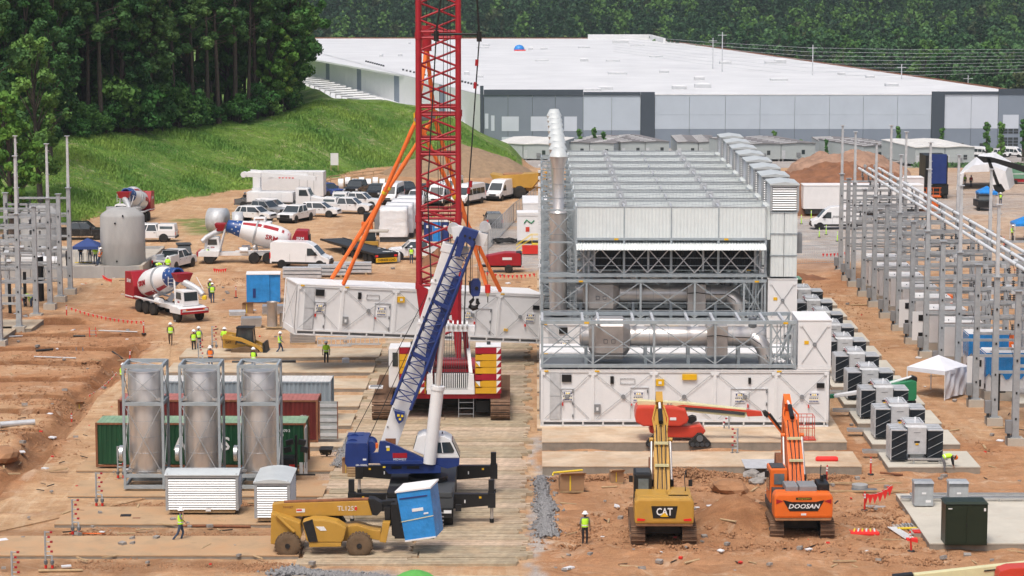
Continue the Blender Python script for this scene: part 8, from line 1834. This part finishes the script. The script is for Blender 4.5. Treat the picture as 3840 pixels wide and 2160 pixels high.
for a in((935,1178,(.9,.9,.75),'cardboard box with yellow strap near the blue crate',1),(1100,1190,(1.1,1,.6),'opened cardboard box against the hanging container',1),(2140,1848,(1.35,1,.85),'large cardboard box with yellow tube on a pallet',1),(2312,1815,(.75,.8,.55),'smaller cardboard box behind the yellow excavator',1),(300,1512,(.6,.6,.38),'opened cardboard box beside the left haul road',0),(1298,1785,(.5,.7,.85),'tall cardboard box left of the wooden crate',0)):
 w,d,h=a[2];t=boxes('cardboard_box',a[3],'cardboard box',a[0]-w*30,a[1],[('box_body','cardboard',(0,w,0,d,.12,.12+h)),('pallet','wood',(.02,w-.02,.02,d,0,.12)),('tape','yellowbright',(w*.4,w*.46,-.01,0,.12,.12+h))],3);MB().add([(0,0,h+.12),(w,0,h+.12),(w*1.1,-.2,h+.3),(.1,-.25,h+.28)],[(0,1,2,3)],'cardboard').build('flap',t)
 if 'large' in a[3]:MB().tube([(-.4,.1,h+.1),(-.35,.2,h+.25),(1.3,.5,h+.32)],.06,6,'yellowbright').build('yellow_tube',t)
t=boxes('wooden_crate','slatted wooden crate behind the blue crane counterweight','crate',1302,1797,[('crate_frame','cardboard',(.03,1.05,.03,.9,0,.75))],2)
for k in range(5):MB().box(0,1.08,0,.03,.05+k*.15,.14+k*.15,'wood').build('slat',t)
t=boxes('pallet','yellow topped pallet with dark jacket on it','pallet',432,1960,[('pallet_base','wood',(0,1.45,0,1.1,.02,.12)),('yellow_sheet','yellowbright',(0,1.45,0,1.1,.12,.16)),('jacket','trousers_dark',(.2,.75,.6,1.0,.16,.24)),('tools','rust',(.9,1.3,.1,.3,.16,.2))],3)
t=boxes('pallet','grey pallet with pipe pieces and yellow sheets by the clean pad','pallet',3358,1990,[('yellow_sheet','yellowbright',(.1,1.5,-.15,.1,.1,.16))]+[('board','wood_grey',(k*.2,k*.2+.13,0,1.0,.05,.12)) for k in range(8)]+[('fitting','galv',(.5+k*.15,.58+k*.15,.5,.9,.12,.2)) for k in range(4)],3)
t=thing('board_stack','stack of grey boards with red strips left of the dark green cabinet','board stack',tuple(P(3420,2015)));[MB().box(.0+(k%2)*.1,1.2+(k%3)*.05,(k//4)*.33,(k//4)*.33+.28,(k%4)*.07,(k%4)*.07+.06,'redbright' if k in(3,7) else 'wood_grey').build('board',t) for k in range(12)]
t=thing('pipe_bundle','bundle of silver pipes with red ends in front of the pallet','pipe bundle',tuple(P(3330,1985)));[MB().cyl((k*.1,0,.12),(.62+k*.1,-2.9+k*.1,.08),.035,n=6,m='alu_white').build('pipe',t) for k in range(5)];MB().box(.5,1.05,-3.1,-2.7,0,.2,'flag_red').build('red_wrap',t)
t=thing('tarp_bundle','red tarp bundle holding silver fittings right of the orange excavator','tarp bundle',tuple(P(3190,2010)));MB().box(0,1.5,0,.25,0,.2,'flag_red').build('rolled_tarp',t,bevel=.08);MB().box(.1,1.5,.3,1.2,.0,.06,'flag_red').build('tarp',t);[MB().cyl((.2+k*.22,.4,.1),(.35+k*.2,1.0,.14),.05,n=6,m='alu_white' if k%2 else 'yellowbright').build('fitting',t) for k in range(6)]
t=thing('safety_net_roll','fluffy red roll lying on the pad behind the orange excavator','roll',tuple(P(3060,1735,.42)));MB().lathe([(.1,0),(.17,.1),(.17,1.2),(.1,1.3)],(0,.2,.17),'X',14,'flag_red').build('roll',t)
t=boxes('steel_plate','wet grey steel plate on the pad behind the orange excavator','steel plate',2795,1757,[('plate','galv_light',(0,3.4,0,2.6,0,.03))],z=.5)
t=thing('manhole_pit','timber braced pit with round grey cover by the red flags','pit',tuple(P(3180,1840)));p0=P(3215,1835);MB().cyl((.7,.3,.05),(.7,.3,.3),.45,n=24,m='concrete_grey').build('cover',t);[MB().box(-1.4,3.2,y,y+.1,.1,.2,'wood').build('timber',t) for y in(-.9,1.3)];MB().box(.2,1.6,-.6,.1,.05,.12,'galv_dark').build('grating',t)
boxes('stone_slab','thin pale slab lying below the red flags','slab',3250,1905,[('slab','concrete_grey',(0,1.05,0,.5,0,.05))]);boxes('cooler','dark blue cooler with white lid beside the pad','cooler',2232,1722,[('box_body','jeans',(0,.62,0,.4,0,.3)),('lid','white',(-.02,.64,-.02,.42,.3,.4))]);boxes('bag','white bag on the soil right of the lone worker','bag',1282,1366,[('bag_body','wrap_white',(0,.55,0,.4,0,.45))],bev=.12);boxes('barrel','small yellow drum near the pair with tools','drum',757,1125,[('drum_body','yellowbright',(0,.4,0,.4,0,.38))],bev=.08)
for i,(px,py) in enumerate(((1430,985),(1462,985),(1412,972))):boxes('bulk_bag',['left','right','rear'][i]+' white bulk bag at the end of the flatbed trailer','bulk bag',px,py,[('bag_body','wrap_white',(0,1.0,0,.9,0,.95)),('strap','white',(.1,.9,.3,.4,.95,1.1))],bev=.14,grp='white bulk bags by the flatbed')
t=thing('wheelbarrow','black wheelbarrow beside the open container doors','wheelbarrow',tuple(P(1222,1725)));MB().frus(-.3,.3,0,.8,.3,-.4,.4,-.2,1.0,.65,'black').build('tray',t,bevel=.03);MB().cyl((-.05,.9,.18),(.05,.9,.18),.18,n=12,m='rubber').build('wheel',t);[MB().beam((x,.8,.2),(x*1.2,-.7,.55),.04,.04,'wood').build('handle',t) for x in(-.2,.2)]
t=thing('light_tower','folded black light tower in front of the green container end','light tower',tuple(P(1105,1800)));MB().box(-.85,.0,0,1.2,.35,1.25,'black').build('generator_box',t,bevel=.08);MB().cyl((.1,0,.3),(.1,0,2.6),.08,n=8,m='black').build('mast',t);[MB().cb((.1+sx*(.35+.12*k),-.05,2.2-k*.42),(.42,.25,.3),'black',ry=.2*sx).build('lamp_head',t) for sx in(-1,1) for k in range(2)];MB().beam((-.9,-.2,.35),(1.2,-.2,.35),.08,.08,'black').build('outrigger',t);MB().box(-.3,.02,-.02,0,.7,.9,'redbright').build('decal',t)
for x in(1123,1140):boxes('solar_panel',('left' if x<1130 else 'right')+' narrow white board leaning on the green container','board',x,1782,[('board','white',(0,.2,0,.04,0,.75))])
for i,(a,b,r,m,lb) in enumerate((((0,1608),(130,1598),.2,'galv_light','wide silver beam at the left edge'),((128,1341),(285,1348),.05,'galv_light','pair of grey conduits on the soil between trenches'),((370,1247),(515,1250),.05,'galv_light','grey conduit by the ladder'),((135,1322),(200,1318),.09,'black_clean','short black bent pipe'),((275,1266),(320,1266),.07,'black_clean','black pipe by the second ladder'),((420,1323),(460,1325),.07,'black_clean','black pipe left of the leaning post'),((250,1970),(940,1982),.07,'rust','long rusty bar in front of the louvred boxes'),((260,2004),(392,2006),.035,'exorange','orange rod on the soil strip'),((145,2148),(310,2146),.07,'wood','pale plank at the lower left'),((345,1911),(485,1913),.06,'wood','pale plank on the soil strip'),((3300,1778),(3385,1786),.06,'rust','rusty bar below the transformer pad'),((10,1543),(125,1543),.05,'galv_light','grey conduit at the left edge'),((3190,1148),(3300,1145),.06,'wood','thin timber between transformers and columns'),((870,1365),(1110,1362),.11,'black_clean','long black pipe with red cap'),((0,1270),(85,1264),.06,'galv_light','grey beam below the left column foot'),((2120,2010),(2200,1990),.03,'wood','short lath beside the worker'),((2480,1830),(2360,1870),.03,'wood','thin lath left of the yellow excavator'))):
 p,q=P(*a),P(*b);p.z=gz(p.x,p.y)+r+.03;q.z=gz(q.x,q.y)+r+.03;o=MB().cyl(p,q,r,n=8,m=m).build('pipe' if m not in('wood',) else 'plank');tag(o,lb if len(lb.split())>3 else lb+' lying on soil','pipe' if m!='wood' else 'plank')
for a,lb in(((340,1262,1.9,'redbright'),'red ladder standing in the second trench'),((290,1312,1.4,'galv_dark'),'dark ladder leaning out of the third trench')):
 px,py,h,m=a;p=P(px,py);t=thing('ladder',lb,'ladder',(p.x,p.y,gz(p.x,p.y)-.5));[MB().beam((x,0,0),(x-.15,.3,h),.06,.05,m).build('rail',t) for x in(0,.5)];[MB().beam((-.02*k,.04*k,.25+k*.28),(.5-.02*k,.04*k,.25+k*.28),.04,.04,'galv').build('rung',t) for k in range(int(h/.3))]
t=thing('rack_rails','low silver ladder racks lying below the hanging container','cable racks',tuple(P(1190,1300)))
for j in range(2):
 for y in(0,.5):MB().box(j*2.2,j*2.2+2.6+j*.3,y+j*.7,y+j*.7+.05,.55,.65,'galv_light').build('rail',t);MB().box(j*2.2,j*2.2+2.6,y+j*.7,y+j*.7+.04,.02,.1,'galv_light').build('rail',t)
 for k in range(8):MB().box(j*2.2+k*.35,j*2.2+k*.35+.05,j*.7-.02,j*.7,.02,.62,'galv_light').build('upright',t)
for i in range(3):a=P(960+i*90,1040-i*6);t=boxes('steel_beam_stack',['left','middle','right'][i]+' stack of long silver beams behind the hanging container','beam stack',1060+i*95,1050-i*10,[('beam','galv_light',(0,3.6,k%2*.5,k%2*.5+.4,.2+k//2*.35,.45+k//2*.35)) for k in range(6)]+[('support','wood',(.3,.5,0,1,0,.2)),('support','wood',(3,3.2,0,1,0,.2))],grp='silver beam stacks behind the hanging container')
for i in range(7):p=P(1275+i*26,720-(i%2)*6);t=thing('cable_reel',['first','second','third','fourth','fifth','sixth','seventh'][i]+' white wrapped cable reel from the left behind the black pickups','cable reel',(p.x,p.y+2,gz(p.x,p.y+2)),0,'cable reels behind the parked cars');MB().cyl((-.35,0,.85),(.35,0,.85),.72,n=20,m='wrap_white').build('wrapped_cable',t);[MB().cyl((x,0,.85),(x+.06,0,.85),.85,n=20,m='wood').build('flange',t) for x in(-.42,.36)]
for i,(px,r) in enumerate(((840,1.35),(905,1.15))):p=P(px,880);t=thing('rolled_duct',['big drum with dark striped face left of the white tank','narrower drum with dark striped face beside the big drum'][i],'drum',(p.x,p.y+2,0),R(75+i*20));MB().lathe([(.2,0),(r,0),(r,1.9-i*.7),(.2,1.9-i*.7)],(0,0,r),'Y',28,'galv_light').build('drum_shell',t);MB().lathe([(.05,1.92-i*.7),(r*.94,1.92-i*.7)],(0,0,r),'Y',28,'rubber_muddy').build('drum_face',t)
t=boxes('plastic_tank','dusty white plastic tank behind the mixer drum','tank',925,905,[('tank_body','white',(0,2.6,0,2,0,2.0)),('tank_top','white',(.7,2.0,.4,1.6,2.0,2.5)),('slot','rust',(.9,1.8,.38,.4,2.2,2.35))],bev=.15)
t=boxes('site_sign','blank white board on posts where the bank meets the mound','sign board',1240,655,[('board','white',(0,1.1,0,.06,.8,2.5)),('leg','wood',(0,.08,.06,.14,0,2.5)),('leg','wood',(1.0,1.08,.06,.14,0,2.5))])
chainfence([tuple(P(1830,935)[:2]),tuple(P(1925,835)[:2]),tuple(P(2010,770)[:2])],0,2.2,'chain link fence in front of the dark grey car',2.4);chainfence([tuple(P(2980,990)[:2]),tuple(P(3160,985)[:2])],0,1.8,'temporary fence right of the louvred tower',2.6)
rl_=[P(1150,735),P(1240,690),P(1440,665)];t=thing('timber_railing','wooden handrail running up from the cars to the pale mound','railing',tuple(rl_[0]))
for a,b in zip(rl_,rl_[1:]):
 for k in range(5):c=a.lerp(b,k/5);c.z=gz(c.x,c.y);MB().box(c.x-.05,c.x+.05,c.y-.05,c.y+.05,c.z,c.z+1.1,'wood').build('post',t,world=True)
 for h in(.6,1.05):p,q=a.copy(),b.copy();p.z=gz(p.x,p.y)+h;q.z=gz(q.x,q.y)+h;MB().beam(p,q,.05,.1,'wood').build('rail',t,world=True)
t=boxes('screening_plant','tall blue and black screening machine above the switchyard','screening machine',3478,745,[('blue_body','blue',(.2,2.3,-.1,.2,1.9,5.6)),('black_body','black',(-.3,2.5,.2,5,1.8,5.4)),('chassis','black',(-.4,2.6,0,6,.5,1.8)),('crawler','black',(-.3,.2,0,4,0,.6)),('crawler','black',(2.0,2.5,0,4,0,.6)),('conveyor','darkgrey',(-1.4,-.3,.5,1.3,1.2,2.4))])
t=boxes('utility_buggy','black off road vehicle under the bright blue canopy','utility vehicle',3668,792,[('body','black',(0,1.7,0,3.4,.4,1.2)),('glazing','glass_pale',(.15,1.55,.6,2.2,1.2,1.8)),('roof','black',(.1,1.6,.5,2.3,1.8,1.9)),('wheel','rubber',(-.05,.3,.2,.9,0,.7)),('wheel','rubber',(1.4,1.75,.2,.9,0,.7))],bev=.05)
t=thing('loader_arm','black excavator arm reaching down left at the far right','excavator',tuple(P(3770,735)));YE=P(3770,735).y
for poly,m,n_ in(([(3660,585),(3720,590),(3850,625),(3850,650),(3730,610),(3690,610)],'black','boom'),([(3700,592),(3712,595),(3752,700),(3742,703)],'black','stick'),([(3725,695),(3755,690),(3770,715),(3740,735)],'black','bucket')):tp(t,poly,m,n_,YE,YE+.5)
t=boxes('green_generator','pale green generator box on red chassis at the far right','generator',3765,690,[('canopy','palegreen',(0,2.9,0,1.6,.7,2.1)),('chassis','red',(.8,3,.1,1.5,.25,.7)),('wheel','rubber',(1.2,1.8,-.05,.3,0,.5)),('stripe','white',(.2,2.8,-.02,0,1.3,1.4))],bev=.03)
t=boxes('scissor_lift','orange scissor lift basket behind the bus pipes','scissor lift',3422,790,[('basket_floor','exorange',(0,3.4,0,1.6,1.6,1.75)),('base','exorange',(.3,3.1,.1,1.5,.3,1.1)),('scissor','black',(.5,2.9,.3,1.3,1.1,1.6))]+[('guard_rail','exorange',(0,3.4,0,.05,z,z+.06)) for z in(2.2,2.7)]+[('guard_post','exorange',(k*.8,k*.8+.06,0,.06,1.75,2.7)) for k in range(5)])
t=boxes('compact_loader','small yellow loader with pale cab roof behind the flatbed','loader',1375,945,[('body','yellow',(-1.2,1.2,0,1.6,.5,1.1)),('cab','glass',(-.3,.9,.1,1.5,1.1,2.0)),('cab_roof','concrete',(-.4,2.2,0,1.8,2.0,2.15)),('lift_arm','yellow',(-1.5,-.3,-.1,.1,.9,1.3)),('wheel','rubber',(-1,-.3,-.1,.3,0,.7)),('wheel','rubber',(.4,1.1,-.1,.3,0,.7))],bev=.04)
t=boxes('concrete_pump','orange machine with grey cabinet behind the left slings','pump',1352,885,[('tank','exorange',(.1,1.3,0,1.2,.4,1.5)),('cabinet','grey',(1.5,2.6,.3,2,.3,3.0)),('engine','black',(.3,1.5,.4,1.6,1.5,2.4)),('frame','black',(0,2.6,.2,1.4,.2,.4))],bev=.05)
t=boxes('pallet_of_tubes','green wrapped pallet left of the small yellow loader','pallet',1290,930,[('bundle','palegreen',(0,.9,0,.8,0,.6)),('bundle','palegreen',(1.0,1.7,.1,.9,0,.7))],bev=.08)
for i,(px,py) in enumerate(((3565,1150),(3620,1185))):
 p=T(px,py,Yc(190-i*6));t=thing('cable_coil',['left','right'][i]+' hank of black cable hanging in the right switchyard','cable coil',tuple(p));[MB().tube([(math.sin(a)*.45*(1-k*.12),.05*k,-.55+math.cos(a)*.6*(1-k*.1)) for a in np.linspace(0,2*PI,13)],.025,4,'cable').build('cable_loop',t) for k in range(4)]
p=P(1890,915);t=thing('cable_heap','heap of black cables on the grey ground by the lettered container','cable heap',tuple(p));r=random.Random(2)
for k in range(9):a0=r.uniform(.4,1.3);MB().tube([(math.cos(a)*a0*1.1,math.sin(a)*a0*.6,.12+.3*r.random()+.1*k*.3) for a in np.linspace(0,2*PI,12)],.06,4,'cable').build('cable_loop',t)
t=thing('umbrella','green umbrella top peeking in at the bottom edge','umbrella',tuple(P(1558,2290)));MB().lathe([(1.15,1.35),(.8,1.65),(.3,1.85),(0,1.9)],n=8,m='umbrella_green',smooth=False).build('umbrella_top',t) if mat('umbrella_green',(.10,.36,.07),.6) else 0;MB().cyl((0,0,0),(0,0,1.9),.03,n=6,m='alu').build('pole',t)
for i,(px,py) in enumerate(((110,985),(165,990))):boxes('tarp_pile',['left','right'][i]+' heap of white sheeting by the left switchyard','sheeting',px,py,[('sheet','wrap_white',(-1.2,1.3,0,1.5,0,.9-i*.3))],z=1.0,bev=.35)
for k in range(4):p=P(285+k*14,985,1.0);t=thing('barricade',['first','second','third','fourth'][k]+' yellow footed metal barricade under the blue canopy','barricade',tuple(p));MB().tube([(0,0,0),(0,0,.9),(.35,0,.9),(.35,0,0)],.025,5,'galv').build('frame_tube',t);MB().box(-.1,.45,-.1,.1,0,.06,'yellowbright').build('foot',t)
# ---------------- litter of offcuts on the soil ----------------
r=random.Random(21)
for nm,m,lb,n,S in(('offcuts','wood','timber offcuts scattered over the worked soil',130,(.9,.1,.05)),('rubble_bits','rockgrey','broken grey concrete bits scattered over the soil',160,(.3,.22,.14)),('dark_scraps','black','dark straps and hose scraps lying on the soil',90,(.6,.05,.04)),('bright_scraps','redbright','small red caps and scraps lying on the soil',45,(.16,.12,.08)),('pale_scraps','wrap_white','torn white film scraps lying on the soil',60,(.4,.25,.06))):
 mb=MB();k=0
 while k<n:
  px,py=r.uniform(0,3840),r.uniform(1000,2150)
  if(1380<px<2040 and py>1240) or(2027<px<3150 and py<1620) or(560<px<1400 and 1310<py<1880) or(px>3480 and 1880<py<2070):continue
  p=P(px,py);s=r.uniform(.4,1.3);mb.cb((p.x,p.y,gz(p.x,p.y)+S[2]*s*.5+(.15 if py>1640 and px<1300 else .03)),(S[0]*s,S[1]*s,S[2]*s),m,rz=r.uniform(0,3.1),rx=r.uniform(-.3,.3));k+=1
 tag(mb.build(nm),lb,'debris',kind='stuff')
# ---------------- air ----------------
hm=bpy.data.materials.new('haze');hm.use_nodes=True;hm.node_tree.nodes.clear();ho=hm.node_tree.nodes.new('ShaderNodeOutputMaterial');hv=hm.node_tree.nodes.new('ShaderNodeVolumePrincipled')
hv.inputs['Color'].default_value=(.80,.93,.97,1);hv.inputs['Density'].default_value=.00009;hv.inputs['Anisotropy'].default_value=.2
hm.node_tree.links.new(hv.outputs[0],ho.inputs['Volume']);MATS['haze']=hm
hz=MB().box(-2900,2900,-460,5800,-24,260,'haze').build('haze');tag(hz,'thin pale summer haze filling the air over the site','haze',kind='stuff')
